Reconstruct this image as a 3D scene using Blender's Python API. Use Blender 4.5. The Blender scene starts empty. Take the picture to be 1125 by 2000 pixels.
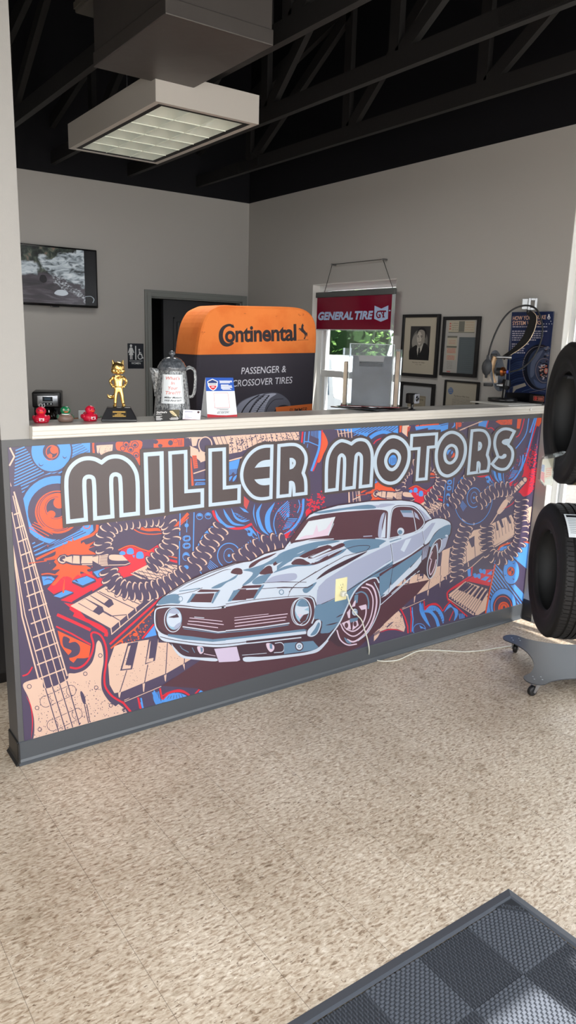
import bpy, bmesh, math, random
from mathutils import Vector, Matrix, Euler
from mathutils.geometry import tessellate_polygon
C = bpy.context.scene.collection
PI = math.pi
rnd = random.Random(7)

# ------------------------------------------------------------------ colour and materials
def lin(c):
    if isinstance(c, str):
        c = tuple(int(c[i:i+2], 16) for i in (0, 2, 4))
    return tuple((v/255/12.92 if v/255 <= .04045 else ((v/255+.055)/1.055)**2.4) for v in c)

def mat(name, rgb, rough=.5, metal=0., spec=.5, coat=0., noise=None, bump=None, emit=None):
    m = bpy.data.materials.new(name); m.use_nodes = True
    nt = m.node_tree; b = nt.nodes['Principled BSDF']
    col = lin(rgb) + (1,)
    b.inputs['Base Color'].default_value = col
    b.inputs['Roughness'].default_value = rough
    b.inputs['Metallic'].default_value = metal
    b.inputs['Specular IOR Level'].default_value = spec
    b.inputs['Coat Weight'].default_value = coat
    tc = None
    if noise or bump:
        tc = nt.nodes.new('ShaderNodeTexCoord')
    if noise:                                    # (scale, rgb2, low, high)
        n = nt.nodes.new('ShaderNodeTexNoise'); n.inputs['Scale'].default_value = noise[0]
        n.inputs['Detail'].default_value = 6
        r = nt.nodes.new('ShaderNodeValToRGB')
        r.color_ramp.elements[0].position = noise[2]; r.color_ramp.elements[1].position = noise[3]
        r.color_ramp.elements[0].color = col; r.color_ramp.elements[1].color = lin(noise[1]) + (1,)
        nt.links.new(tc.outputs['Object'], n.inputs['Vector'])
        nt.links.new(n.outputs['Fac'], r.inputs['Fac'])
        nt.links.new(r.outputs['Color'], b.inputs['Base Color'])
    if bump:                                     # (scale, strength, distance)
        n = nt.nodes.new('ShaderNodeTexNoise'); n.inputs['Scale'].default_value = bump[0]
        n.inputs['Detail'].default_value = 4
        bp = nt.nodes.new('ShaderNodeBump'); bp.inputs['Strength'].default_value = bump[1]
        bp.inputs['Distance'].default_value = bump[2]
        nt.links.new(tc.outputs['Object'], n.inputs['Vector'])
        nt.links.new(n.outputs['Fac'], bp.inputs['Height'])
        nt.links.new(bp.outputs['Normal'], b.inputs['Normal'])
    if emit:
        b.inputs['Emission Color'].default_value = lin(emit[0]) + (1,)
        b.inputs['Emission Strength'].default_value = emit[1]
    return m

def glassy(name, tint=(255, 255, 255), gloss=.08, rough=.03, haze=0.):
    """thin clear sheet: lets light straight through, with a weak mirror reflection"""
    m = bpy.data.materials.new(name); m.use_nodes = True
    nt = m.node_tree; nt.nodes.clear()
    o = nt.nodes.new('ShaderNodeOutputMaterial')
    t = nt.nodes.new('ShaderNodeBsdfTransparent'); t.inputs['Color'].default_value = lin(tint) + (1,)
    g = nt.nodes.new('ShaderNodeBsdfGlossy'); g.inputs['Roughness'].default_value = rough
    f = nt.nodes.new('ShaderNodeLayerWeight'); f.inputs['Blend'].default_value = .25
    mr = nt.nodes.new('ShaderNodeMapRange'); mr.inputs['To Min'].default_value = gloss; mr.inputs['To Max'].default_value = .6
    x = nt.nodes.new('ShaderNodeMixShader')
    nt.links.new(f.outputs['Facing'], mr.inputs['Value']); nt.links.new(mr.outputs['Result'], x.inputs['Fac'])
    nt.links.new(t.outputs['BSDF'], x.inputs[1]); nt.links.new(g.outputs['BSDF'], x.inputs[2])
    last = x
    if haze:
        d = nt.nodes.new('ShaderNodeBsdfDiffuse'); d.inputs['Color'].default_value = (.75, .76, .78, 1)
        y = nt.nodes.new('ShaderNodeMixShader'); y.inputs['Fac'].default_value = haze
        nt.links.new(x.outputs['Shader'], y.inputs[1]); nt.links.new(d.outputs['BSDF'], y.inputs[2]); last = y
    nt.links.new(last.outputs['Shader'], o.inputs['Surface'])
    return m

# ------------------------------------------------------------------ mesh builder: one MB = one mesh object
def catmull(pts, closed=False, n=6, corners=()):
    """centripetal Catmull-Rom through 2-D or 3-D points; indices in corners stay sharp"""
    P = [Vector(p) for p in pts]; N = len(P)
    if N < 3: return P
    if corners and closed:
        k = min(corners); P = P[k:] + P[:k] + [P[k]]
        cs = sorted({(c-k) % N for c in corners} | {N}); out = []
        for a, b in zip(cs, cs[1:]):
            out += catmull(P[a:b+1], False, n)[:-1]
        return out
    if corners:
        cs = sorted(set(corners) | {0, N-1}); out = []
        for a, b in zip(cs, cs[1:]):
            out += catmull(P[a:b+1], False, n)[:-1]
        return out + [P[-1]]
    out = []
    for i in range(N if closed else N-1):
        p1, p2 = P[i], P[(i+1) % N]
        p0 = P[i-1] if (i or closed) else p1*2-p2
        p3 = P[(i+2) % N] if (closed or i+2 < N) else p2*2-p1
        t1 = max((p1-p0).length, 1e-9)**.5; t2 = t1+max((p2-p1).length, 1e-9)**.5; t3 = t2+max((p3-p2).length, 1e-9)**.5
        for k in range(n):
            t = t1+(t2-t1)*k/n
            a1 = p0*((t1-t)/t1)+p1*(t/t1); a2 = p1*((t2-t)/(t2-t1))+p2*((t-t1)/(t2-t1)); a3 = p2*((t3-t)/(t3-t2))+p3*((t-t2)/(t3-t2))
            b1 = a1*((t2-t)/t2)+a2*(t/t2); b2 = a2*((t3-t)/(t3-t1))+a3*((t-t1)/(t3-t1))
            out.append(b1*((t2-t)/(t2-t1))+b2*((t-t1)/(t2-t1)))
    if not closed: out.append(P[-1])
    return out

class MB:
    def __init__(s): s.v = []; s.f = []; s.m = []; s.x = Matrix.Identity(4); s.mi = 0; s.sm = []; s.smooth = False
    def add(s, vs, fs, mi=None, smooth=None):
        o = len(s.v); s.v += [s.x @ Vector(p) for p in vs]
        for f in fs:
            s.f.append([o+i for i in f]); s.m.append(s.mi if mi is None else mi)
            s.sm.append(s.smooth if smooth is None else smooth)
        return s
    def box(s, a, b, mi=None):
        x0, y0, z0 = a; x1, y1, z1 = b
        return s.add([(x0,y0,z0),(x1,y0,z0),(x1,y1,z0),(x0,y1,z0),(x0,y0,z1),(x1,y0,z1),(x1,y1,z1),(x0,y1,z1)],
                     [(3,2,1,0),(4,5,6,7),(0,1,5,4),(1,2,6,5),(2,3,7,6),(3,0,4,7)], mi, False)
    def rbox(s, a, b, r=.005, seg=3, mi=None):
        bm = bmesh.new(); bmesh.ops.create_cube(bm, size=1)
        c = [(p+q)/2 for p, q in zip(a, b)]; d = [q-p for p, q in zip(a, b)]
        for v in bm.verts: v.co = Vector([v.co[i]*d[i]+c[i] for i in range(3)])
        bmesh.ops.bevel(bm, geom=bm.edges[:], offset=min(r, min(abs(q) for q in d)*.49), segments=seg, profile=.5, affect='EDGES')
        s.bm(bm, mi, True); return s
    def bm(s, bm, mi=None, smooth=None):
        bm.verts.index_update()
        s.add([v.co.copy() for v in bm.verts], [[v.index for v in f.verts] for f in bm.faces], mi, smooth); bm.free(); return s
    def prism(s, pts, z0, z1, axis='z', mi=None, smooth=False):
        n = len(pts)
        mp = {'z': lambda p, h: (p[0], p[1], h), 'y': lambda p, h: (p[0], h, p[1]), 'x': lambda p, h: (h, p[0], p[1])}[axis]
        A = [mp(p, z0) for p in pts]; B = [mp(p, z1) for p in pts]
        tri = tessellate_polygon([[Vector((p[0], p[1], 0)) for p in pts]])
        fs = [list(t) for t in tri] + [[i+n for i in reversed(t)] for t in tri]
        s.add(A+B, fs, mi, False)
        s.add(A+B, [(i, (i+1) % n, (i+1) % n+n, i+n) for i in range(n)], mi, smooth)
        return s
    def cyl(s, a, b, r, r2=None, n=16, mi=None, cap=True, smooth=True):
        a = Vector(a); b = Vector(b); r2 = r if r2 is None else r2
        d = (b-a).normalized(); u = d.orthogonal().normalized(); w = d.cross(u)
        A = [a+(u*math.cos(t)+w*math.sin(t))*r for t in [2*PI*i/n for i in range(n)]]
        B = [b+(u*math.cos(t)+w*math.sin(t))*r2 for t in [2*PI*i/n for i in range(n)]]
        s.add(A+B, [(i, (i+1) % n, (i+1) % n+n, i+n) for i in range(n)], mi, smooth)
        if cap: s.add(A, [list(range(n))[::-1]], mi, False); s.add(B, [list(range(n))], mi, False)
        return s
    def tube(s, pts, r, n=8, mi=None, closed=False, cap=True, flat=None):
        P = [Vector(p) for p in pts]; N = len(P); rs = r if isinstance(r, (list, tuple)) else [r]*N
        vs = []; u = None
        for i, p in enumerate(P):
            d = (P[(i+1) % N]-P[i-1]) if closed else (P[min(i+1, N-1)]-P[max(i-1, 0)])
            d = d.normalized() if d.length > 1e-9 else Vector((0, 0, 1))
            if u is None: u = d.orthogonal().normalized()
            u = (u-d*u.dot(d)); u = u.normalized() if u.length > 1e-6 else d.orthogonal().normalized(); w = d.cross(u)
            for k in range(n):
                t = 2*PI*k/n; vs.append(p+(u*math.cos(t)+w*math.sin(t)*(flat or 1))*rs[i])
        fs = []
        for i in range(N if closed else N-1):
            j = (i+1) % N
            for k in range(n): fs.append((i*n+k, i*n+(k+1) % n, j*n+(k+1) % n, j*n+k))
        if cap and not closed: fs += [list(range(n))[::-1], [(N-1)*n+k for k in range(n)]]
        return s.add(vs, fs, mi, True)
    def lathe(s, prof, n=32, mi=None, o=(0,0,0), axis='z', ang=(0, 2*PI), smooth=True):
        full = abs(ang[1]-ang[0]-2*PI) < 1e-6; m = n if full else n+1; vs = []; fs = []
        for r, h in prof:
            for k in range(m):
                t = ang[0]+(ang[1]-ang[0])*k/n; x, y = r*math.cos(t), r*math.sin(t)
                p = {'z': (x, y, h), 'y': (x, h, y), 'x': (h, x, y)}[axis]
                vs.append((p[0]+o[0], p[1]+o[1], p[2]+o[2]))
        for i in range(len(prof)-1):
            for k in range(n):
                j = (k+1) % m; fs.append((i*m+k, i*m+j, (i+1)*m+j, (i+1)*m+k))
        return s.add(vs, fs, mi, smooth)
    def ball(s, c, r, n=20, mi=None):
        rx, ry, rz = r if isinstance(r, (tuple, list)) else (r, r, r)
        bm = bmesh.new(); bmesh.ops.create_uvsphere(bm, u_segments=n, v_segments=max(8, n*2//3), radius=1)
        for v in bm.verts: v.co = Vector((v.co.x*rx+c[0], v.co.y*ry+c[1], v.co.z*rz+c[2]))
        return s.bm(bm, mi, True)
    def build(s, name, mats, parent=None, loc=None, rotz=0, bevel=0, subsurf=0, weld=False):
        me = bpy.data.meshes.new(name); me.from_pydata([tuple(p) for p in s.v], [], s.f)
        mats = mats if isinstance(mats, (list, tuple)) else [mats]
        for m in mats: me.materials.append(m)
        for p, i, sm in zip(me.polygons, s.m, s.sm): p.material_index = i; p.use_smooth = sm
        bm = bmesh.new(); bm.from_mesh(me)
        if weld: bmesh.ops.remove_doubles(bm, verts=bm.verts, dist=1e-5)
        if weld != 'flat': bmesh.ops.recalc_face_normals(bm, faces=bm.faces)
        bm.to_mesh(me); bm.free(); me.update()
        o = bpy.data.objects.new(name, me); C.objects.link(o)
        if parent: o.parent = parent
        if loc: o.location = loc
        if rotz: o.rotation_euler.z = rotz
        if bevel:
            b = o.modifiers.new('bevel', 'BEVEL'); b.width = bevel; b.segments = 2; b.limit_method = 'ANGLE'; b.angle_limit = .6
        if subsurf:
            b = o.modifiers.new('subsurf', 'SUBSURF'); b.levels = subsurf; b.render_levels = subsurf
        return o

def tag(o, label, cat, group=None):
    o['label'] = label; o['category'] = cat
    if group: o['group'] = group
    return o
def thing(name, label, cat, loc=(0,0,0), rot=(0,0,0), group=None):
    o = bpy.data.objects.new(name, None); C.objects.link(o); o.empty_display_size = .05
    o.location = loc; o.rotation_euler = rot
    return tag(o, label, cat, group)
def struct(o): o['kind'] = 'structure'; return o

# ------------------------------------------------------------------ flat prints (signs, posters, the wall graphic)
def clip_poly(P, box):
    x0, y0, x1, y1 = box
    for ax, lim, sg in ((0, x0, 1), (0, x1, -1), (1, y0, 1), (1, y1, -1)):
        out = []
        for i in range(len(P)):
            a, b = P[i-1], P[i]; ia = (a[ax]-lim)*sg >= 0; ib = (b[ax]-lim)*sg >= 0
            if ia != ib:
                t = (lim-a[ax])/(b[ax]-a[ax]); out.append((a[0]+(b[0]-a[0])*t, a[1]+(b[1]-a[1])*t))
            if ib: out.append(b)
        P = out
        if len(P) < 3: return []
    return P

def area(P): return sum(P[i-1][0]*P[i][1]-P[i][0]*P[i-1][1] for i in range(len(P)))/2

def stroke_polys(pts, w, closed=False, taper=False):
    """quads with mitred joints along a 2-D path"""
    P = [Vector((p[0], p[1])) for p in pts]
    P = [p for i, p in enumerate(P) if i == 0 or (p-P[i-1]).length > 1e-6]
    if closed and len(P) > 2 and (P[0]-P[-1]).length < 1e-6: P.pop()
    N = len(P); L = []; Rr = []
    if N < 2: return []
    for i in range(N):
        a = P[i-1] if (i or closed) else None; b = P[(i+1) % N] if (i < N-1 or closed) else None
        d1 = (P[i]-a).normalized() if a is not None else None; d2 = (b-P[i]).normalized() if b is not None else None
        d1 = d1 or d2; d2 = d2 or d1
        n1 = Vector((-d1.y, d1.x)); n2 = Vector((-d2.y, d2.x)); n = n1+n2
        n = n.normalized() if n.length > 1e-6 else n1
        k = 1/max(n.dot(n1), .35)
        h = w/2*(max(math.sin(PI*(i+.02)/(N-.96)), 0)**.8 if taper else 1)
        L.append(P[i]+n*k*h); Rr.append(P[i]-n*k*h)
    out = []
    for i in range(N if closed else N-1):
        j = (i+1) % N; out.append([L[i], L[j], Rr[j], Rr[i]])
    return out

class Flat:
    """paints layered flat colour shapes on a plane; fn maps drawing coordinates to plane metres (u, v)"""
    def __init__(s, fn=None, clip=None): s.fn = fn or (lambda x, y: (x, y)); s.clip = clip; s.it = []; s.off = (0, 0); s.k = 0
    def put(s, col, polys):
        Q = []
        for P in polys:
            q = [s.fn(p[0], p[1]) for p in P]; q = [(a+s.off[0], b+s.off[1]) for a, b in q]
            if s.clip: q = clip_poly(q, s.clip)
            if len(q) > 2 and abs(area(q)) > 1e-9: Q.append(q)
        if Q:
            xs = [p[0] for q in Q for p in q]; ys = [p[1] for q in Q for p in q]
            s.it.append((col, Q, (min(xs), min(ys), max(xs), max(ys))))
    def poly(s, col, pts): s.put(col, [pts])
    def curve(s, col, pts, cor=(), n=5): s.put(col, [[tuple(p) for p in catmull(pts, True, n, cor)]])
    def line(s, col, w, pts, closed=False, smooth=False, taper=False, cor=(), n=5):
        if smooth: pts = catmull(pts, closed, n, cor)
        s.put(col, stroke_polys(pts, w, closed, taper))
    def ell(s, col, c, rx, ry, n=36): s.put(col, [[(c[0]+rx*math.cos(2*PI*i/n), c[1]+ry*math.sin(2*PI*i/n)) for i in range(n)]])
    def ring(s, col, w, c, rx, ry, n=40): s.put(col, stroke_polys([(c[0]+rx*math.cos(2*PI*i/n), c[1]+ry*math.sin(2*PI*i/n)) for i in range(n)], w, True))
    def rect(s, col, x0, y0, x1, y1): s.put(col, [[(x0, y0), (x1, y0), (x1, y1), (x0, y1)]])
    def text(s, col, txt, x, y, h, w=None, bold=0, shear=0, align='l', gap=1.):
        """text with cap height h, base line left end at x, y; w stretches it to a width"""
        t = text_polys(txt, bold, shear, gap); x1 = max(p[0] for T in t for p in T); x0 = min(p[0] for T in t for p in T)
        kx = (w/(x1-x0)) if w else h
        ox = {'l': 0, 'c': -(x0+x1)/2*kx, 'r': -x1*kx}[align]
        s.put(col, [[(x+ox+p[0]*kx, y+p[1]*h) for p in T] for T in t])
    def emit(s, mb, cols, org, U, V, N, step=2e-5, base=0):
        org, U, V, N = map(Vector, (org, U, V, N)); done = []
        G = {}; cs = .06
        for col, Q, b in s.it:
            cells = [(i, j) for i in range(int(b[0]//cs), int(b[2]//cs)+1) for j in range(int(b[1]//cs), int(b[3]//cs)+1)]
            L = 0; seen = set()
            for c in cells:
                for k in G.get(c, ()):
                    if k in seen: continue
                    seen.add(k); l2, b2 = done[k]
                    if l2 >= L and b2[0] <= b[2] and b2[2] >= b[0] and b2[1] <= b[3] and b2[3] >= b[1]: L = l2+1
            for c in cells: G.setdefault(c, []).append(len(done))
            done.append((L, b)); h = base+step*(L+1)
            for qi, q in enumerate(Q):
                if area(q) < 0: q = q[::-1]
                hh = h+2e-6*(qi % 8)
                vs = [org+U*p[0]+V*p[1]+N*hh for p in q]
                if len(q) == 3: tr = [(0, 1, 2)]
                elif len(q) == 4 and convex(q): tr = [(0, 1, 2, 3)]
                else: tr = tessellate_polygon([[Vector((p[0], p[1], 0)) for p in q]])
                ta = sum(abs(area([q[i] for i in t])) for t in tr)
                if ta > abs(area(q))*1.002:          # the outline crosses itself: keep its triangles apart
                    for ti, t in enumerate(tr): mb.add([vs[i]+N*2e-6*(ti % 8) for i in t], [list(range(len(t)))], cols[col], False)
                else: mb.add(vs, [list(t) for t in tr], cols[col], False)
        return max([d[0] for d in done] or [0])
def convex(q):
    for i in range(4):
        a, b, c = q[i-2], q[i-1], q[i]
        if (b[0]-a[0])*(c[1]-b[1])-(b[1]-a[1])*(c[0]-b[0]) < 0: return False
    return True

_tx = {}
def text_polys(txt, bold=0, shear=0, gap=1.):
    """triangles of a line of text in the built-in font, cap height 1, base line on 0"""
    key = (txt, bold, shear, gap)
    if key in _tx: return _tx[key]
    cu = bpy.data.curves.new('t', 'FONT'); cu.body = txt; cu.size = 1; cu.offset = bold; cu.shear = shear; cu.space_character = gap
    cu.resolution_u = 4; cu.fill_mode = 'FRONT'
    o = bpy.data.objects.new('t', cu); C.objects.link(o)
    bpy.context.view_layer.update()
    me = bpy.data.meshes.new_from_object(o.evaluated_get(bpy.context.evaluated_depsgraph_get()))
    cap = .729
    T = [[(me.vertices[i].co.x/cap, me.vertices[i].co.y/cap) for i in p.vertices] for p in me.polygons]
    bpy.data.objects.remove(o); bpy.data.curves.remove(cu); bpy.data.meshes.remove(me)
    _tx[key] = T
    return T
# ------------------------------------------------------------------ camera (solved from the room's vanishing points; metres)
CAM = Vector((-.74712, -2.83665, 1.71200)); YAW, PITCH, ROLL, FPX = .6225075, .2247255, .0285655, 1453.95
_f = Vector((math.sin(YAW)*math.cos(PITCH), math.cos(YAW)*math.cos(PITCH), -math.sin(PITCH)))
_r = Vector((math.cos(YAW), -math.sin(YAW), 0)); _u = _r.cross(_f)
CR = _r*math.cos(ROLL)+_u*math.sin(ROLL); CU = _u*math.cos(ROLL)-_r*math.sin(ROLL); CF = _f
cd = bpy.data.cameras.new('camera'); cam = bpy.data.objects.new('camera', cd); C.objects.link(cam)
cd.sensor_fit = 'VERTICAL'; cd.sensor_height = 36; cd.lens = 36*FPX/2000; cd.clip_start = .05
M4 = Matrix((CR, CU, -CF)).transposed().to_4x4(); M4.translation = CAM; cam.matrix_world = M4
bpy.context.scene.camera = cam
def on_counter(px, py):
    """point of the counter front (plane y = 0) measured in the photograph -> metres along it and up it"""
    d = CF*FPX+CR*(px-562.5)-CU*(py-1000); t = -CAM.y/d.y
    return CAM.x+d.x*t, CAM.z+d.z*t

# ------------------------------------------------------------------ measured room
XR, YB, HC = 3.189, 3.403, 2.951       # right wall, back wall, top of the painted walls
XL, YF, HT = -3.2, -3.75, 4.3          # left wall, street front, roof deck
WT = .15
W1 = (1.364, 2.383, .90, 2.187)        # window in the right wall: y0, y1, z0, z1
W2 = (-2.75, -.08, .12, 2.62)          # shop window in the right wall
W3 = (-2.9, 2.9, .12, 2.785)            # street front glass: x0, x1, z0, z1

def floor_mat():
    m = mat('vinyl floor tiles', (176, 158, 136), .3, spec=.35); nt = m.node_tree; b = nt.nodes['Principled BSDF']; L = nt.links.new
    tc = nt.nodes.new('ShaderNodeTexCoord')
    def noise(scale, detail, sx=1, sy=1, rot=0, dist=0):
        mp = nt.nodes.new('ShaderNodeMapping'); mp.inputs['Scale'].default_value = (sx, sy, 1); mp.inputs['Rotation'].default_value = (0, 0, rot)
        n = nt.nodes.new('ShaderNodeTexNoise'); n.inputs['Scale'].default_value = scale; n.inputs['Detail'].default_value = detail
        n.inputs['Distortion'].default_value = dist
        L(tc.outputs['Object'], mp.inputs['Vector']); L(mp.outputs['Vector'], n.inputs['Vector']); return n
    def ramp(src, stops):
        r = nt.nodes.new('ShaderNodeValToRGB'); e = r.color_ramp.elements
        while len(e) < len(stops): e.new(.5)
        for q, (p, c) in zip(e, stops): q.position = p; q.color = (lin(c) if not isinstance(c, float) else (c, c, c)) + (1,)
        L(src, r.inputs['Fac']); return r
    def mix(a, b_, fac, mode='MIX'):
        x = nt.nodes.new('ShaderNodeMix'); x.data_type = 'RGBA'; x.blend_type = mode
        L(a, x.inputs['A']) if not isinstance(a, tuple) else None
        if isinstance(a, tuple): x.inputs['A'].default_value = a
        if isinstance(b_, tuple): x.inputs['B'].default_value = b_
        else: L(b_, x.inputs['B'])
        if isinstance(fac, float): x.inputs['Factor'].default_value = fac
        else: L(fac, x.inputs['Factor'])
        return x.outputs['Result']
    # chips: streaks along x, light and dark
    n1 = noise(98, 3, .45, 1.15, .25, .6); c1 = ramp(n1.outputs['Fac'], [(.28, (140, 121, 102)), (.39, (184, 164, 143)), (.5, (209, 194, 175)), (.60, (221, 208, 190)), (.72, (238, 228, 214))])
    n2 = noise(125, 2, .45, 1.2, .25, .8); c2 = ramp(n2.outputs['Fac'], [(.30, 0.), (.36, 1.)])
    col = mix((*lin((124, 104, 86)), 1), c1.outputs['Color'], c2.outputs['Color'])
    n5 = noise(140, 2, .5, 1.2, .25, .5); c5 = ramp(n5.outputs['Fac'], [(.64, 0.), (.70, 1.)])
    col = mix(col, (*lin((242, 232, 216)), 1), c5.outputs['Color'])
    # scuffs and wear
    n3 = noise(1.6, 5); c3 = ramp(n3.outputs['Fac'], [(.35, (222, 217, 211)), (.62, (255, 255, 255))])
    col = mix(col, c3.outputs['Color'], .8, 'MULTIPLY')
    n4 = noise(9, 6, 1, 1, 0, 1.2); c4 = ramp(n4.outputs['Fac'], [(.28, (200, 192, 182)), (.42, (255, 255, 255))])
    col = mix(col, c4.outputs['Color'], .6, 'MULTIPLY')
    # tile joints every 0.305 m
    sp = nt.nodes.new('ShaderNodeSeparateXYZ'); L(tc.outputs['Object'], sp.inputs['Vector'])
    jo = []
    for ax, o in (('X', .2745), ('Y', .12)):
        a = nt.nodes.new('ShaderNodeMath'); a.operation = 'SUBTRACT'; a.inputs[1].default_value = o-3.05; L(sp.outputs[ax], a.inputs[0])
        f = nt.nodes.new('ShaderNodeMath'); f.operation = 'MODULO'; f.inputs[1].default_value = .305; L(a.outputs[0], f.inputs[0])
        l = nt.nodes.new('ShaderNodeMath'); l.operation = 'LESS_THAN'; l.inputs[1].default_value = .0016 if ax == 'X' else .0008; L(f.outputs[0], l.inputs[0]); jo.append(l)
    mx = nt.nodes.new('ShaderNodeMath'); mx.operation = 'MAXIMUM'; L(jo[0].outputs[0], mx.inputs[0]); L(jo[1].outputs[0], mx.inputs[1])
    ml = nt.nodes.new('ShaderNodeMath'); ml.operation = 'MULTIPLY'; ml.inputs[1].default_value = .6; L(mx.outputs[0], ml.inputs[0])
    col = mix(col, (*lin((70, 58, 48)), 1), ml.outputs[0])
    L(col, b.inputs['Base Color'])
    rr = ramp(n4.outputs['Fac'], [(.3, .5), (.6, .3)]); L(rr.outputs['Color'], b.inputs['Roughness'])
    return m

WALL = mat('grey wall paint', (173, 170, 166), .6, spec=.3, bump=(260, .12, .002))
LWALL = mat('light grey wall paint', (156, 154, 151), .55, spec=.35, bump=(200, .15, .002))
BLACK = mat('black ceiling paint', (15, 15, 19), .75, spec=.2)
TRUSS = mat('black painted timber', (31, 30, 30), .6, spec=.25, bump=(60, .2, .003))
DGREY = mat('dark grey counter paint', (84, 84, 86), .5, bump=(200, .1, .002))
BASE = mat('grey rubber baseboard', (77, 81, 86), .36, spec=.5)
BASEB = mat('black rubber baseboard', (38, 38, 39), .4)
TRIM = mat('grey door trim', (122, 125, 122), .4)
WHITE = mat('white paint', (226, 225, 220), .4)
LEDGE = mat('cream ledge paint', (206, 202, 194), .38, bump=(120, .06, .002))
LTOP = mat('worn ledge top', (150, 148, 144), .3, noise=(8, (176, 173, 168), .35, .65))
VINYL = mat('white window vinyl', (228, 230, 230), .35)
GLASS = glassy('window glass', (250, 250, 250), .04)
ALU = mat('anodised aluminium', (150, 152, 154), .35, 1.)
FLOORM = floor_mat()

struct(MB().box((XL, YF, -.1), (XR, YB, 0)).build('floor', FLOORM))
struct(MB().box((XL-.15, YF-.15, HT), (XR+.15, YB+.15, HT+.1)).build('ceiling', BLACK))

def wall_boxes(mb, u0, u1, z0, z1, holes, put):
    """wall slab with rectangular holes: put(u0, u1, z0, z1) adds one box"""
    us = sorted({u0, u1} | {h[0] for h in holes} | {h[1] for h in holes}); zs = sorted({z0, z1} | {h[2] for h in holes} | {h[3] for h in holes})
    for a, b in zip(us, us[1:]):
        for c, d in zip(zs, zs[1:]):
            if not any(h[0] <= a and b <= h[1] and h[2] <= c and d <= h[3] for h in holes): put(a, b, c, d)
# right wall
mb = MB(); wall_boxes(mb, YF, YB, 0, HC, [W1, W2], lambda a, b, c, d: mb.box((XR, a, c), (XR+WT, b, d)))
struct(mb.build('wall_right', WALL, weld=True))
struct(MB().box((XR, YF, HC), (XR+WT, YB, HT)).build('wall_right_upper', BLACK))
# back wall with the door opening
DR = (2.177, 3.114, 0, 2.066)
mb = MB(); wall_boxes(mb, XL, XR+WT, 0, HC, [DR], lambda a, b, c, d: mb.box((a, YB, c), (b, YB+.12, d)))
struct(mb.build('wall_back', WALL, weld=True))
struct(MB().box((XL, YB, HC), (XR+WT, YB+.12, HT)).build('wall_back_upper', BLACK))
# left wall and street front
struct(MB().box((XL-.12, YF, 0), (XL, YB+.12, HC)).build('wall_left', LWALL))
struct(MB().box((XL-.12, YF, HC), (XL, YB+.12, HT)).build('wall_left_upper', BLACK))
mb = MB(); wall_boxes(mb, XL-.12, XR+WT, 0, HC, [W3], lambda a, b, c, d: mb.box((a, YF-.12, c), (b, YF, d)))
struct(mb.build('wall_front', LWALL, weld=True))
struct(MB().box((XL-.12, YF-.12, HC), (XR+WT, YF, HT)).build('wall_front_upper', BLACK))
# half wall of the counter and the post at its left end
CT = 1.329
mb = MB().box((-.022, 0, 0), (XR, .13, CT)); struct(mb.build('wall_counter', DGREY))
mb = MB().box((-.022, 0, CT), (.083, .13, HC)); struct(mb.build('wall_post', LWALL))
mb = MB().box((-.022, 0, HC), (.083, .13, HT)); struct(mb.build('wall_post_upper', BLACK))
# cove baseboards
def cove(t=.006, lip=.018, h=.0988):
    return [(0, h), (-t*.5, h), (-t, h-.003), (-t, .022), (-t-.004, .012), (-lip, .004), (-lip, 0), (0, 0)]
mb = MB(); mb.prism(cove(), -.028, XR-.004, 'x'); struct(mb.build('baseboard_counter', BASE))
mb = MB(); pr = [(-.022-q[0]*-1, q[1]) for q in cove()]
mb.prism([(-.022+q[0], q[1]) for q in cove()], -.012, .13, 'y'); struct(mb.build('baseboard_counter_end', BASEB, bevel=.002))
mb = MB(); mb.prism([(XR+q[0], q[1]) for q in cove(h=.13)], -.0805, -.006, 'y'); struct(mb.build('baseboard_right', BASEB))
mb = MB(); mb.prism([(-.08+q[0], q[1]) for q in cove(h=.13)], XR-.006, XR+WT*.6, 'x'); struct(mb.build('baseboard_jamb', mat('pale grey rubber baseboard', (158, 160, 158), .5)))
for nm, a, b in (('baseboard_back', XL, 2.11),):
    mb = MB(); mb.prism([(YB+q[0], q[1]) for q in cove()], a, b, 'x'); struct(mb.build(nm, BASE))

# door in the back wall: casing, dark six-panel leaf
dt = bpy.data.objects.new('door_1', None); C.objects.link(dt); dt.location = (0, YB, 0); struct(dt)
def casing(mb, x0, x1, zt, w, y0, y1):
    mb.box((x0-w, y0, 0), (x0, y1, zt+w)); mb.box((x1, y0, 0), (x1+w, y1, zt+w)); mb.box((x0, y0, zt), (x1, y1, zt+w))
mb = MB(); casing(mb, DR[0], DR[1], DR[3], .056, -.018, 0); casing(mb, DR[0], DR[1], DR[3], .034, -.026, -.018); casing(mb, DR[0], DR[1], DR[3], .012, -.03, -.026)
mb.box((DR[0], 0, 0), (DR[0]+.012, .12, DR[3])); mb.box((DR[1]-.012, 0, 0), (DR[1], .12, DR[3])); mb.box((DR[0], 0, DR[3]-.012), (DR[1], .12, DR[3]))
mb.build('casing', TRIM, dt, bevel=.002)
DLEAF = mat('charcoal door paint', (34, 35, 38), .42)
mb = MB(); x0, x1 = DR[0]+.16, DR[1]-.012; mb.box((x0, .07, .01), (x1, .105, DR[3]-.016))
pw = (x1-x0-.3)/2
for i in (0, 1):
    a = x0+.1+i*(pw+.1)
    for z0, z1 in ((.18, .80), (.92, 1.48), (1.58, 1.90)):
        mb.box((a, .064, z0), (a+pw, .07, z0+.012)); mb.box((a, .064, z1-.012), (a+pw, .07, z1)); mb.box((a, .064, z0), (a+.012, .07, z1)); mb.box((a+pw-.012, .064, z0), (a+pw, .07, z1))
        mb.rbox((a+.035, .058, z0+.035), (a+pw-.035, .072, z1-.035), .008)
lf = mb.build('door_leaf', DLEAF, dt)
mb = MB(); mb.cyl((x1-.06, .07, .98), (x1-.06, .02, .98), .012); mb.ball((x1-.06, .012, .98), (.027, .022, .027)); mb.build('door_handle', ALU, lf)
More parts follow.
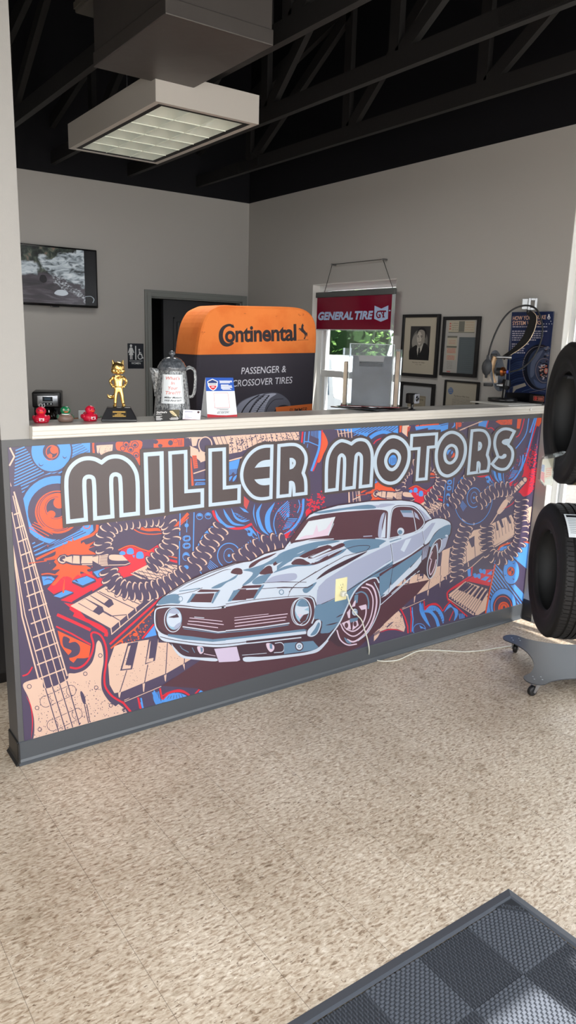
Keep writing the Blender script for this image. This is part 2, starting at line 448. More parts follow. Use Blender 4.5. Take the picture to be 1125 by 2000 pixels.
struct(MB().box((2.1, YB+.12, -.1), (3.2, YB+.9, 0)).build('floor_passage', FLOORM))
mb = MB(); mb.box((2.1, YB+.9, 0), (3.2, YB+.95, 2.3)); mb.box((2.05, YB+.12, 0), (2.1, YB+.95, 2.3)); mb.box((3.2, YB+.12, 0), (3.25, YB+.95, 2.3)); mb.box((2.05, YB+.12, 2.3), (3.25, YB+.95, 2.35))
struct(mb.build('wall_passage', mat('dark passage paint', (30, 31, 33), .7)))

# windows
def window(name, frame_boxes, panes, extra=None):
    w = bpy.data.objects.new(name, None); C.objects.link(w); struct(w)
    mb = MB()
    for a, b in frame_boxes: mb.box(a, b)
    w1 = mb.build('window_frame', VINYL, w, bevel=.002)
    mb = MB()
    for a, b in panes: mb.box(a, b)
    mb.build('pane', GLASS, w)
    return w
y0, y1, z0, z1 = W1
fx0, fx1 = XR+.075, XR+.135
F = [((fx0, y0, z0), (fx1, y0+.045, z1)), ((fx0, y1-.05, z0), (fx1, y1, z1)), ((fx0, y0+.045, z1-.05), (fx1, y1-.05, z1)), ((fx0, y0+.045, z0), (fx1, y1-.05, z0+.05)),
     ((fx0+.01, y1-.10, z0+.05), (fx1-.01, y1-.062, z1-.05)), ((fx0+.01, y0+.057, z0+.05), (fx1-.01, y0+.09, z1-.05)),
     ((fx0+.01, y0+.09, z1-.09), (fx1-.01, y1-.10, z1-.062)), ((fx0+.005, y0+.045, 1.43), (fx1-.005, y1-.05, 1.485))]
w = window('window_1', F, [((fx0+.028, y0+.03, z0+.03), (fx0+.032, y1-.03, z1-.03))])
mb = MB(); mb.box((XR+.001, y0, z0-.0), (XR+WT, y0+.004, z1)); mb.box((XR+.001, y1-.004, z0), (XR+WT, y1, z1)); mb.box((XR+.001, y0, z1-.004), (XR+WT, y1, z1)); mb.box((XR-.02, y0-.03, z0-.02), (fx0, y1+.03, z0+.004))
mb.build('reveal', WHITE, w)
y0, y1, z0, z1 = W2
F = [((XR+.06, y1-.04, z0), (XR+.12, y1, z1)), ((XR+.075, y1-.075, z0+.03), (XR+.105, y1-.05, z1-.03)), ((XR+.06, y0, z0), (XR+.12, y0+.04, z1)), ((XR+.06, y0+.04, z1-.05), (XR+.12, y1-.04, z1)), ((XR+.06, y0+.04, z0), (XR+.12, y1-.04, z0+.05)),
     ((XR+.06, -1.43, z0+.05), (XR+.12, -1.38, z1-.05))]
w = window('window_2', F, [((XR+.088, y0+.02, z0+.03), (XR+.092, y1-.03, z1-.03))])
mb = MB(); mb.box((XR+.001, y1-.004, z0), (XR+WT, y1, z1)); mb.box((XR+.001, y0, z0), (XR+WT, y0+.004, z1)); mb.box((XR+.001, y0, z1-.004), (XR+WT, y1, z1)); mb.box((XR-.01, y0, z0-.02), (XR+.06, y1, z0+.002))
mb.build('reveal', WHITE, w)
x0, x1, z0, z1 = W3
F = [((x0, YF-.09, z0), (x0+.05, YF-.03, z1)), ((x1-.05, YF-.09, z0), (x1, YF-.03, z1)), ((x0, YF-.09, z0), (x1, YF-.03, z0+.06)), ((x0, YF-.09, z1-.06), (x1, YF-.03, z1))]
for q, q2 in ((-1.48, -1.42), (-.2, -.14), (1.155, 1.30)): F.append(((q, YF-.09, z0), (q2, YF-.03, z1)))
window('window_3', F, [((x0, YF-.062, z0), (x1, YF-.058, z1))])

# roof trusses, 24 inches apart, running front to back
TX = [-1.68, -1.07, -.46, .15, .81, 1.365, 2.005, 2.65]
CH = 3.02
for i, x in enumerate(TX):
    names = ['black roof truss %s' % q for q in ('eighth from the right wall', 'seventh from the right wall', 'sixth from the right wall', 'over the white post', 'running left of the grey duct', 'running just right of the grey duct', 'second from the nearest truss at the right wall', 'with lowest visible chord above the picture wall')]
    t = thing('roof_truss', names[i], 'truss', (x, 0, CH), group='roof trusses')
    h = .019
    cut = i == 4                                  # framed out round the duct
    for a_, b_ in (((YF, .065), (.855, YB)) if cut else ((YF, YB),)): MB().box((-h, a_, 0), (h, b_, .089)).build('bottom_chord', TRUSS, t)
    def bar(nm, y0, z0, y1, z1, d=.07):
        a = math.atan2(z1-z0, y1-y0); n = Vector((0, -math.sin(a), math.cos(a)))*d/2
        A = [(y0+n.y, z0+n.z), (y1+n.y, z1+n.z), (y1-n.y, z1-n.z), (y0-n.y, z0-n.z)]
        MB().prism(A, -h+.001, h-.001, 'x').build(nm, TRUSS, t)
    rise = lambda y: .35+1.0*(1-abs(y-(-.17))/3.6)
    bar('top_chord', YB, .30, -.17, 1.22, .089); bar('top_chord', -.17, 1.22, YF, .30, .089)
    ys = [2.55, 1.35, .2, -1.1, -2.4]
    for k, y in enumerate(ys):
        zt = .30+(1.22-.30)*(1-abs(y+.17)/3.57)
        if cut and k in (1, 2): continue
        bar('post', y, .05, y, zt-.02)
        if k < len(ys)-1:
            yn = ys[k+1]; zn = .30+(1.22-.30)*(1-abs(yn+.17)/3.57)
            bar('web', y-.03, .07, yn, zn-.05) if k < 3 else bar('web', yn+.03, .07, y, zt-.05)
    NP = bpy.data.materials.get('dark truss plate') or mat('dark truss plate', (32, 31, 31), .45, .4, bump=(300, .6, .004))
    for yy in ((-.9, -.45), (2.4, 2.7)): MB().box((-h-.0015, yy[0], .01), (h+.0015, yy[1], .08)).build('nail_plate', NP, t)
MURAL = r'''
T
f 15 860 .16
# speaker cabinet stripes
h B 15 12 95,125 205,80 75,560 440,388
h B 14 6 88,590 560,380 150,780 250,670
h B 15 4 700,395 700,395 700,395 700,395
h B 34 1 780,70 1000,40 780,70 1000,40
p B 775,60 1005,30 1005,150 900,160 760,240
h D 7 5 775,90 900,40 760,240 990,125
p O 1030,32 1056,30 1062,155 1036,160
p P 1085,60 1120,55 1105,165 1080,150
h B 15 3 480,440 690,335 540,470 690,400
e D 530,130 262 265
e B 530,130 242 248
e D 532,135 105 108
r O 12 540,140 72 76
e O 565,115 48 48
e O 515,190 28 28
t O 8 455,215 500,240 560,232
t D 12 380,270 385,300 410,310 438,290
t D 12 670,185 680,210 700,215 722,195
f 0 0 1
e D 112,996 75 72
e B 112,996 71 67
e D 112,999 58 55
e O 112,1000 44 42
r D 1.4 112,999 40 38
r D 1.2 113,998 37 36
e D 109,992 22 22
r O 2 109,992 20 20
e O 115,982 11 11
e O 100,1004 8 7
h O 1.6 4 56,1030 88,1050 66,1020 110,1040
f 30 1020 .16
t D 12 222,180 235,210 260,212 285,180
h B 14 4 195,265 240,245 235,400 560,250
p B 240,410 300,370 820,60 880,40 945,30 950,100 900,150
h D 10 4 300,330 760,70 380,330 860,120
p O 245,440 540,300 545,325 260,462
S O 34 1000,30 990,100 940,150 840,190 700,250 500,330
r O 10 870,40 40 36
# guitar neck
f 15 860 .16
s P 20 25,90 80,200 20,310
t P 18 30,510 60,640 75,690
f 0 0 1
p D 20,950 40,948 110,1300 142,1400 130,1440 48,1445 40,1380
s P 3 27,960 46,1025 94,1196 131,1320
s P 3 26,1080 33,1130 43,1204 75,1326
s P 2 24,1060 48.5,1200 112,1429
s P 2 23,1000 63,1199 126,1425
s P 2 25,968 38,1026 77,1198 140,1420
s P 2 30,975 44,1034 85,1180 91,1203 153,1416
h P 2.6 13 27,1005 40,1000 76,1325 128,1305
# guitar body
f 40 1200 .17778
c P 25,780 40,750 200,705 240,720 250,800 290,810 520,700 525,650 600,645 700,610 780,530 815,430 835,310 855,285 880,310 905,400 910,520 890,650 885,760 900,840 980,960 1125,1060! 1125,1100! 60,1420! 130,1380 150,1200 130,1060 80,900
d D 320 7 200,800 520,720 860,720 960,950 1100,1080 150,1360 160,1100
S R 22 1125,970 1000,890 930,790 920,680 935,560 945,420 920,300 870,220 800,195 775,215 800,330 770,450 700,550 620,590 540,580
t R 12 60,890 110,1000 130,1180 115,1370
S R 16 20,675 80,650 130,575
r D 6 275,955 62 62
r D 6 555,835 52 60
r D 6 350,1215 60 62
r D 6 620,1090 56 60
s D 6 260,900 540,775
s D 6 300,1010 560,890
s D 6 345,1155 610,1035
s D 6 390,1270 650,1140
s D 16 270,810 415,1290
s D 16 345,790 490,1265
s D 16 425,760 570,1240
s D 16 505,730 645,1215
s P 9 262,810 407,1290
s P 9 337,790 482,1265
s P 9 417,760 562,1240
s P 9 497,730 637,1215
c D 655,850 665,840 690,870 715,950 705,985 685,970
s D 10 700,985 745,1190
s D 10 725,985 760,1180
r D 7 95,790 22 22
r D 7 875,450 20 20
r D 7 710,650 20 20
r D 7 830,803 20 20
r D 7 180,1025 20 20
r D 7 210,1262 20 20
r D 7 990,998 18 20
# orange behind the neck
p O 405,175 770,345 750,470 700,480 620,480 580,530 540,500 520,440 470,380 440,330
c D 470,240 540,270 530,310 600,300 650,350 640,430 570,470 500,470 560,400 470,350
s R 18 390,130 560,210 770,330
s R 34 400,0 600,90 770,170
S R 40 580,0 760,80 900,150 940,200 935,240
# red synth body and small keyboard
f 0 0 1
p R 92,1150 115,1122 140,1125 200,1110 250,1100 330,1050 270,1120 200,1140 140,1175 135,1190 210,1230 206,1238 180,1222
s D 3 100,1170 140,1178 205,1145
p P 137,1183 216,1227 279,1175 206,1145
s D 1.6 180,1180 234,1212
s D 1.6 160,1172 216,1203 249,1200
s D 1.6 193,1155 264,1189
s D 1.6 205,1150 272,1180
p D 216,1227 279,1175 283,1183 218,1243
h P 2 4 216,1224 218,1238 264,1186 266,1194
p D 152,1178 166,1168 200,1185 203,1194 193,1201
p P 153,1177 166,1169 190,1184 181,1193
p D 175,1163 189,1155 218,1171 222,1180 212,1187
p P 176,1162 188,1156 212,1170 203,1178
s P 2 217,1239 299,1170
s R 4 214,1258 300,1180 316,1166
s O 3 216,1266 262,1228 318,1172
d O 60 2.2 216,1270 300,1195 280,1245
e O 264,1239 5 3.5
p B 281,1246 300,1222 306,1220 306,1240
s R 3.4 277,1247 300,1219
# pads and knobs
f 30 1020 .16
p D 450,910 545,950 710,870 705,850 600,820 460,880
p B 465,900 545,920 700,855 610,825
p D 690,740 820,800 985,725 975,690 860,650 690,710
p B 690,715 820,770 970,705 870,655
p D 720,710 745,700 770,735
p D 930,600 1060,690 1120,640 1060,560
p B 940,610 1050,660 1095,565
p B 320,660 440,660 480,690 440,740 340,770
t D 12 340,710 400,690 470,720
S O 16 315,635 400,625 480,640
# splat
c O 500,440 470,480 500,520 450,580 540,575 480,640 530,650 440,760 470,770 560,680 600,660 590,720 575,860 590,860 600,740 610,660 690,690 660,750 760,640 800,660 790,600 960,670 870,580 920,560 860,520 1000,400 890,330 1000,280 900,300 970,230 860,270 830,240 800,260 790,210 720,230 690,170 690,230 640,225 630,300 570,250 600,310 500,330 480,400 340,450
s O 10 160,500 380,470
s O 12 350,460 520,440
d O 30 9 380,250 1000,200 1000,700 300,700
# jack plug
p D 500,450 540,400 600,385 640,405 680,390 790,395 1010,390 1010,530 800,525 690,520 620,500 580,515 530,500
c P 515,450 560,410 600,400 620,430 600,490 570,500 530,480
c D 545,425 600,405 605,440 570,450 600,480 540,470
p P 620,425 690,410 690,500 610,470
p P 705,405 780,408 785,505 695,500
p P 810,410 1000,410 990,500 800,500
s P 10 810,515 990,515
f 180 1000 .16889
p P 0,515 85,490 75,600 0,595
p P 80,480 185,485 190,620 65,625
h D 6 7 92,500 184,503 80,606 184,610
s D 8 78,482 68,622
s D 7 0,517 78,500
s D 7 0,592 70,606
c D 190,490 400,495 455,520 465,555 440,600 400,620 190,620
c P 195,500 380,502 440,520 455,550 380,560 200,545
s P 9 190,612 380,608 440,585
s D 22 460,550 600,560 690,610
s P 12 470,550 620,553 690,600
# second small keyboard
p R 330,440 400,405 470,400 640,470 650,540 600,600 370,715 450,600 320,470
S O 16 300,440 400,395 470,390 560,425 700,465
p P 440,710 610,620 700,580 980,615 980,735 840,790 560,770
h D 5 9 520,680 600,790 900,600 1000,700
h D 22 3 480,700 640,770 780,590 870,640
h D 8 6 450,700 800,780 860,600 980,640
c B 310,475 340,450 380,465 375,490 320,490
c B 400,480 405,430 440,415 470,430 475,480
c B 510,530 515,470 545,455 580,465 590,530
p B 460,495 490,500 480,530
p R 180,770 205,745 200,790 0,920 0,860
p R 860,535 980,560 980,590 870,560
s O 14 820,490 980,530
p D 0,560 140,640 130,740 60,770 0,720
p B 10,690 140,650 110,745 60,750
# big arc lines
S O 34 1110,15 1020,110 920,180 830,205 740,200 640,205 510,170
S O 12 1115,60 1060,110 950,200 740,255 560,240 450,180
# fader strip
f 340 960 .23111
s B 9 48,180 40,690
s B 9 168,175 158,620
e B 105,285 17 17
s B 6 108,235 105,345
p B 82,380 132,372 132,410 80,420
p D 90,388 125,382 125,403 90,410
r B 5 105,396 32 24
p B 82,442 132,436 130,472 80,480
p D 90,450 125,446 125,464 90,470
r B 5 105,458 32 24
e B 100,542 22 24
r B 5 100,548 28 34
e D 100,550 20 14
e B 100,640 22 18
r B 5 215,210 26 26
r B 5 287,205 26 26
e B 215,205 18 18
e B 287,200 18 18
e D 215,215 18 8
e D 287,210 18 8
# turntable
r B 7 452,545 265 275
e D 452,545 250 262
S B 8 185,570 200,470 260,350 370,275
p B 300,350 370,275 300,300 250,380
r B 8 462,540 96 104
r B 8 462,540 32 38
e D 462,540 90 98
r B 1 462,540 1 1
h B 8 1 462,485 462,485 462,485 462,485
q B 8 462,540 40 56 46 62 32
e B 462,540 11 12
h B 5 5 300,580 370,640 280,630 330,690
h B 6 5 570,470 590,510 640,410 660,450
c B 570,310 640,300 700,380 640,330
e B 640,355 22 22
e D 632,340 10 10
r B 5 680,425 26 32
e B 672,455 12 12
e B 225,505 22 18
e B 280,400 24 22
S B 6 700,340 720,420 690,560 640,640
# headphones
f 340 960 .23111
c D 330,150 660,130 690,270 600,310 460,310 360,240
S R 20 325,160 350,220 420,280 500,310 590,305 660,275 700,320 780,370 870,390 960,380 1040,320 1100,220
t B 26 345,155 370,220 440,290 520,300
t B 24 415,145 440,200 500,270 600,285
t B 20 480,140 520,220 580,250 640,240
p B 550,130 600,150 630,180 590,170
h B 5 5 500,180 540,190 580,240 610,230
e D 880,220 235 175
t B 10 680,100 670,190 700,300
t B 30 740,100 705,180 740,310 800,370
t B 44 850,90 790,200 800,320 850,370
S B 8 960,80 870,170 840,270 860,360
h B 7 6 880,170 970,90 930,240 975,170
h B 6 7 960,230 1040,230 915,320 980,300
e B 960,200 13 18
S B 20 1090,60 1080,180 1020,290 920,370 850,380
S B 8 1050,70 1060,120 1040,180
p H 585,35 635,80 610,150 580,110
p R 850,400 990,330 960,380 900,420
d R 130 5 820,100 1100,60 1060,330 900,400
# top strip: keys, perforated orange
f 300 840 .16
p O 0,115 370,98 370,200 0,215
h D 4 1 0,0 0,0 0,0 0,0
e D 15,140 30 25
e D 80,190 28 22
e D 205,155 30 32
r D 5 265,130 26 26
r O 5 250,185 20 20
h D 8 3 300,120 310,190 340,110 345,190
p P 380,100 430,95 440,180 520,240 560,330 570,395 640,370 620,280 540,240 530,160 560,110 600,85 440,85
p D 400,110 440,105 460,200 520,190 540,110 620,90 690,95 700,150 620,180 560,200 560,270 470,240 410,190
r P 14 630,180 80 96
s D 14 450,100 460,180 480,240 530,230
p P 440,190 540,235 580,390 640,370 640,330 520,340 470,330 445,310
p O 468,310 522,308 540,460 490,470
h D 6 6 480,330 525,325 490,450 535,445
p O 445,330 460,345 488,675 462,680
s P 14 485,530 640,480
s B 14 495,610 640,606
z B 10 510,668 520,645 640,645 640,660
p P 720,85 1125,55 1125,330 900,380 900,200 760,180
h D 7 6 760,80 800,180 1010,60 1080,250
d D 70 5 900,100 1125,60 1125,240 960,280
p D 900,285 1125,240 1125,330 910,385
s P 16 915,375 1125,320
p B 920,390 1050,350 1020,530 990,540 970,510 940,550 915,550
h D 6 8 930,480 930,560 1020,470 1010,540
t B 30 915,630 930,590 960,560
t B 30 965,630 985,590 1015,545
f 170 850 .25778
c D 60,55 230,45 225,110 190,150 70,140
p P 70,78 100,75 85,140 75,130
p P 100,75 195,70 190,125 105,150 92,130
d D 20 4 100,75 195,70 190,125 105,150
c O 220,55 280,50 400,40 420,60 400,130 400,230 370,180 330,140 260,120 225,110
r D 6 295,68 22 22
r D 6 362,72 24 24
r D 6 330,105 22 22
r D 6 270,100 18 18
r D 6 370,150 20 20
e D 362,76 14 12
e D 295,72 13 11
e D 330,110 13 11
e D 370,154 12 10
e D 318,50 12 8
e D 435,65 18 14
e D 518,50 20 16
e D 480,95 18 14
f 430 830 .22222
p P 60,95 690,60 695,130 520,145 380,145 270,190 180,235 70,255
h D 5 14 90,100 110,250 660,62 695,130
d D 150 8 80,110 690,70 690,130 300,160 180,230 90,240
h P 10 4 130,100 150,130 270,90 280,105
p D 70,258 185,235 180,280 75,310
s P 9 75,315 185,285
# red band of the case and blue curve at the right
p R 718,60 730,58 722,155 708,155
p D 735,55 885,45 870,200 800,400 700,400 740,200
s B 9 745,60 735,165
s B 9 782,55 772,150
s B 8 740,145 780,148 870,185
h B 4 6 800,55 800,95 860,50 860,120
S B 20 876,50 868,200 830,320 800,405
S R 12 895,45 885,200 850,320 815,405
c O 900,60 945,150 935,200 905,260 890,300 870,330 855,330 870,260 890,160
s B 5 770,165 762,200
# large piano keys
f 180 1150 .18667
p P 165,790 230,600 300,572 690,515 690,560 790,560 960,700 1040,730 780,880 560,985 310,1075 230,1090 180,1000
p D 370,570 480,550 415,840 290,855
p P 400,590 375,600 310,840 400,830 405,800 345,795
p D 590,530 690,515 655,750 550,790
p P 610,540 600,560 560,775 635,755 640,720 590,730
s D 9 360,850 280,1100
s D 9 580,790 540,1010
s D 9 785,560 765,900
s D 9 965,690 960,800
p D 230,1095 310,1075 780,880 1040,735 1125,740 1125,800 400,1140 300,1130
p P 270,1085 300,1075 285,1140 275,1130
p P 525,990 550,985 540,1080 530,1070
p P 750,905 775,890 768,970 758,960
p P 945,790 965,780 965,850
d D 130 6 200,700 690,560 960,720 300,1060
s P 7 335,1180 720,1018
s R 16 480,1150 500,1250
s B 16 510,1140 530,1250
h B 9 4 640,1090 680,1200 690,1070 715,1190
S R 18 710,1050 735,1150 800,1090 880,1070 960,1080 1010,1110
c B 740,1180 780,1120 870,1090 960,1110 990,1130 900,1150
h D 5 6 780,1150 800,1120 950,1140 930,1100
S R 14 1090,1085 1125,1045 1180,1000
# right: continuing keys, speaker, keyboard (seen in the right half)
f 730 1120 .17778
p P 460,235 600,90 840,-20 840,50 720,110 595,165
p D 600,85 720,20 725,90 600,150
p P 600,80 605,75 590,225 580,215
p P 715,90 725,80 715,150
h P 12 1 440,245 436,310 440,245 436,310
p D 350,370 460,240 590,170 720,95 840,50 840,100 430,330
s P 7 310,382 440,325 640,225 860,80
p D 300,390 860,90 1125,460 700,600 480,620
S R 12 550,300 560,370 600,345 680,330 730,370 755,410 790,360 830,320
t B 44 510,310 520,400 560,490 620,590
s B 12 500,330 515,400
c B 570,380 640,350 700,370 750,430 770,500 760,550 730,480 680,410 610,390
h D 5 8 640,400 650,350 740,540 775,520
S B 34 550,410 620,420 680,490 710,580
c B 770,430 830,335 870,370 920,400 920,460 880,520 890,440 850,370 800,400
h R 8 7 830,520 830,500 870,430 870,410
h B 9 4 935,440 945,500 990,440 990,490
r B 6 500,620 68 70
h B 6 4 510,600 560,600 500,570 560,610
p P 50,620 270,410 310,460 345,590 330,640 260,610 150,605 60,640
d D 120 6 70,610 270,420 310,460 335,600 250,600
s D 13 140,590 210,530 310,455
s D 8 220,520 310,475
t R 12 60,650 150,618 230,615 330,642
s R 15 295,390 340,480 370,580 375,655
s R 12 400,365 412,480 402,645
s B 12 418,410 430,500 420,640
p P 0,650 55,605 62,660 40,700 0,745
h D 8 5 0,690 10,650 50,660 58,620
f 850 1050 .17778
p P -60,480 60,150 160,110 330,40 420,-80 860,-180 870,-40 560,140 300,300 40,470
f 850 880 .18667
p P 300,1071 340,920 500,840 600,760 860,640 875,780 600,950 520,1071
p P 940,600 1010,585 990,750 930,780
f 850 1050 .17778
p D -60,500 40,470 300,300 560,140 870,-40 880,40 560,190 0,590
p D 60,160 75,160 60,310 20,320 30,170
p D 160,120 190,105 185,270 145,285
p D 360,20 430,-20 430,90 400,110
p D 240,60 330,30 310,200 230,200
h D 6 5 60,310 50,450 430,90 440,230
h P 10 5 38,470 42,540 360,270 365,320
f 850 880 .18667
p D 630,740 640,735 660,830 640,840
p D 660,725 690,710 715,800 695,810
p D 735,685 765,670 795,760 775,765
p D 790,665 815,650 845,735 828,740
h D 4 8 620,780 640,930 850,660 870,790
p D 500,840 480,850 490,1000 520,990
s P 9 600,1020 860,850 990,780
s P 9 600,1071 760,960
f 850 1050 .17778
s P 8 0,585 240,430 400,320 545,190 640,110 860,-20
# red synth with knobs
p R 130,600 400,430 560,350 640,350 625,540 360,480
s D 3 140,620 340,490
S R 16 145,700 130,640 135,600 300,480 400,410
s R 14 405,320 395,410
p B 350,350 385,340 390,420 360,430
p P 145,625 330,480 585,570 560,790 470,850 430,850
h D 5 13 175,640 330,490 430,830 570,600
p D 145,630 440,830 430,855 140,650
h P 14 11 158,635 158,655 415,825 415,845
h D 20 3 255,575 350,490 300,590 390,510
h D 22 2 330,605 420,520 375,625 450,535
h D 24 3 420,650 500,540 500,690 580,570
s R 14 140,680 350,865
s P 7 140,670 420,850
c B 415,400 440,390 460,430 430,440
c B 460,400 495,400 490,450 465,440
c B 480,350 500,340 520,385 490,390
c B 520,350 550,350 545,400 520,390
p B 565,400 620,360 620,410
p B 495,460 550,425 590,430 550,475
p B 570,480 610,455 605,490
# second speaker cabinet
p B 690,130 710,110 920,50 1060,70 1050,700 560,830 640,290
h D 15 22 650,270 1060,700 740,130 1200,520
h D 15 10 640,290 990,760 570,640 700,800
p B 700,120 870,60 1060,50 1060,190 990,190 850,170 720,230
S O 18 690,140 715,95 860,50 930,35 1060,65
s O 15 655,290 600,560 550,830
e D 832,375 95 148
e B 832,372 86 138
e D 828,370 42 52
r O 10 828,370 32 42
e O 820,385 16 22
e O 840,350 10 16
t D 8 845,275 858,285 868,270
t D 8 755,405 765,415 775,405
t D 8 845,440 858,460 868,450
e D 745,740 150 190
e B 742,742 140 182
e D 740,760 112 142
r O 8 740,765 96 122
e O 750,775 62 72
r D 5 750,775 42 52
e D 752,770 12 22
# third jack and red splash
f 850 880 .18667
c R 940,130 1000,200 1060,180 1060,330 1020,420 960,470 920,480 880,440 700,380 720,360 850,330 900,250
d R 110 9 930,30 1060,-20 1060,200 940,200
d D 90 7 990,120 1090,60 1060,600 1000,420
p D 900,280 940,270 965,290 955,330 660,680 640,640
c P 925,285 950,285 955,315 935,330 920,310
p P 905,310 935,340 900,370 875,340
p P 870,345 900,375 800,470 775,440
h D 8 5 860,350 890,385 780,430 810,470
p P 770,440 820,490 775,550 735,510
h D 6 5 785,455 745,510 815,490 780,540
c P 735,510 760,540 690,650 660,665 645,650 660,610
s P 10 650,660 600,740 560,790
t R 8 690,620 800,560 830,520
S R 14 570,230 600,300 680,350 740,370
# coils
f 180 1000 .16889
k 150 78 690,600 760,540 840,450 900,370 920,260 880,140 790,70 650,70 500,90 350,110 220,170 150,270 120,370 150,470
k 160 80 190,690 220,780 300,860 420,910 560,920 700,900 830,850 960,790 1060,720 1120,680
f 340 960 .23111
k 112 62 170,610 230,540 280,460 330,390 390,310
k 116 68 540,590 600,545 680,490 770,440 860,430 920,430
f 850 880 .18667
k 104 60 790,400 700,400 600,430 520,500 450,570 400,650 350,730 320,800 290,880 260,960 240,1060 220,1160 230,1260 220,1350
k 104 56 540,800 530,900 540,1000 570,1080 640,1120 720,1120 800,1060 880,960 900,880 900,780 890,680 900,580 900,480
X
# right end: headband lines, halftone, splash
f 850 800 .19556
S B 9 935,80 905,240 850,330 800,390
S B 14 1008,80 950,300 900,480 850,610
S R 9 890,80 860,200 830,260 805,275
S R 10 1030,90 965,290 920,470 880,600
p O 1022,72 1062,70 1056,125 1032,170 1004,160
p O 600,120 645,95 770,86 765,150 655,152
d D 40 5 650,98 765,90 760,148 655,148
p O 820,85 862,92 842,190 812,190
p B 435,122 522,105 515,178 428,166
S R 11 532,100 512,190 560,182 602,222
s P 9 250,202 490,105
p B 0,160 130,130 126,195 40,228 0,200
s D 6 0,172 128,142
p O 205,125 222,122 220,190 206,186
s O 7 232,140 258,134 256,162 232,166
t B 14 190,125 190,160 160,185
d R 60 7 900,380 1020,340 1010,560 880,600
d D 70 7 930,560 1020,520 1010,860 950,830
f 640 815 .19556
p B 60,120 700,85 700,160 420,200 260,150
h D 7 11 260,150 360,100 610,160 710,90
e D 545,225 165 100
S B 36 420,205 480,165 560,145 640,170
p O 715,85 738,82 730,150 712,150
p P 745,85 812,78 800,200 740,150
p O 795,95 828,90 800,200 790,180
h D 5 6 800,105 824,102 796,165 812,160
p B 870,90 1125,75 1125,115 1000,125 1000,105 880,130
h O 12 5 880,88 910,80 1040,72 1110,68
h P 9 5 95,125 110,195 232,115 238,205
s P 7 112,165 240,145
S R 10 455,265 480,235 520,215 560,205
f 0 0 1
# ---- car
p M 316,1339 390,1290 430,1260 600,1180 838,1132 813,1161 783,1187 739,1228 701,1263 670,1275 400,1352 385,1344
c K 299,1201 301,1188 308,1172 332,1153 362,1135 408,1114 459,1097 490,1093 516,1079 554,1069! 604,1003 621,995 660,985 721,977 783,975 805,978 822,985 833,996 844,1011 864,1011 880,1020 881,1040 876,1052 870,1068 858,1083 845,1120 838,1131 825,1120 763,1147 742,1182 720,1230 690,1258 660,1262 640,1250 618,1273 555,1280 474,1291 418,1288 383,1285 357,1280 340,1264 332,1256 310,1249 302,1225
p W 304,1182 310,1173 332,1156 362,1138 408,1117 459,1100 490,1096 516,1082 555,1072 572,1060 604,1054 651,1055 702,1052 762,1052 768,1080 777,1096 736,1126 676,1165 618,1181 613,1168 605,1163 596,1164 547,1168 493,1176 440,1183 419,1187 391,1186 350,1182
f 290 1080 .16889
c T 100,592 130,540 200,490 340,480 360,575 250,580
s K 8 230,470 430,350 720,225 1000,125 1125,95
t K 8 350,430 500,350 720,260 900,190 980,190
p M 545,470 760,462 720,570 465,565
p M 600,418 820,425 800,455 555,450
s W 10 550,457 790,452
p T 505,465 545,468 470,572 435,575
p T 770,460 830,425 740,582 722,575
c T 720,405 820,350 920,310 1030,245 1000,290 900,340 820,400
s T 10 350,440 590,405
s K 6 330,480 520,440 620,400
p M 1000,430 1125,380 1125,540 945,550
p T 980,430 1002,430 948,554 910,560
e W 365,530 24 30
r T 7 368,528 22 28
p M 90,650 350,625 600,648 760,648 1125,602 1125,960 740,1000 230,945 110,860
Z W 16 1125,592 900,622 760,640 600,640 350,620 160,625 85,650 68,720 80,850 130,930 220,968 740,1030 1125,985 1125,980 740,1025 220,960 130,920 80,850 68,720 85,650 160,625 350,618 600,640 760,640 900,620
S K 7 95,625 160,605 350,602 600,628 760,628 900,605 1125,580
c W 110,890 160,955 300,985 740,1035 900,1030 1125,1000! 1125,1050! 900,1080 740,1085 300,1035 160,1010 110,950
p T 220,935 500,962 740,995 1125,955 1125,985 740,1025 400,998 220,960
S K 8 130,965 300,1005 740,1055 900,1050 1125,1025
r W 10 280,770 99 140
e U 292,760 90 126
c W 230,700 300,660 360,690 370,780 320,840 260,850 210,790
p S 225,690 250,650 310,640 355,690 340,700 280,700
p K 222,742 300,715 325,698 350,740 290,748
c S 290,860 330,815 372,800 362,850 310,880
r K 5 292,760 92 128
s P2 8 470,748 560,757 850,788
s P2 9 455,785 560,790 865,826
s P2 9 445,816 800,862
s W 8 525,738 640,748
s W 13 390,850 600,880 800,912 1125,880
s T 8 400,872 800,925 1125,896
h P2 8 4 985,746 1125,738 990,848 1125,832
c P2 560,1080 625,1085 632,1140 600,1165 575,1140
p T 595,1085 625,1095 622,1140 602,1145
s T 9 360,1070 385,1105 460,1145
s T 9 500,1090 530,1150
s P2 7 635,1162 770,1188
c W 262,1045 310,1110 400,1182 550,1203 790,1222 795,1244 540,1230 380,1205 300,1130
f 440 1060 .17778
c M 265,240 330,195 480,135 560,110 480,160 380,200 300,260 255,275
c M 55,325 80,290 120,275 170,285 190,320 170,345 60,332
S W 8 50,305 90,270 140,260 180,280 190,325
c T 190,300 300,270 420,230 560,150 700,80 860,30 700,110 540,220 430,265 380,330 260,440 180,470 300,330
c M 370,340 420,280 470,250 500,258 520,320 510,335
S W 8 430,262 475,242 502,245 520,315
c M 520,230 600,175 700,140 780,120 620,195 530,250
c M 800,160 900,100 1000,60 1125,20! 1125,70! 1000,110 900,150
c M 725,235 760,195 810,180 870,185 930,235
S W 9 710,235 750,190 810,168 880,178 950,225
c T 290,430 340,380 440,345 500,340 470,380 420,440 300,450
c T 520,330 640,260 760,238 900,240 1125,150! 1125,185! 960,245 760,262 620,300
c M 940,215 1000,205 1125,130! 1125,160! 980,230
c S 470,400 520,370 620,345 770,338 785,370 760,405 440,430
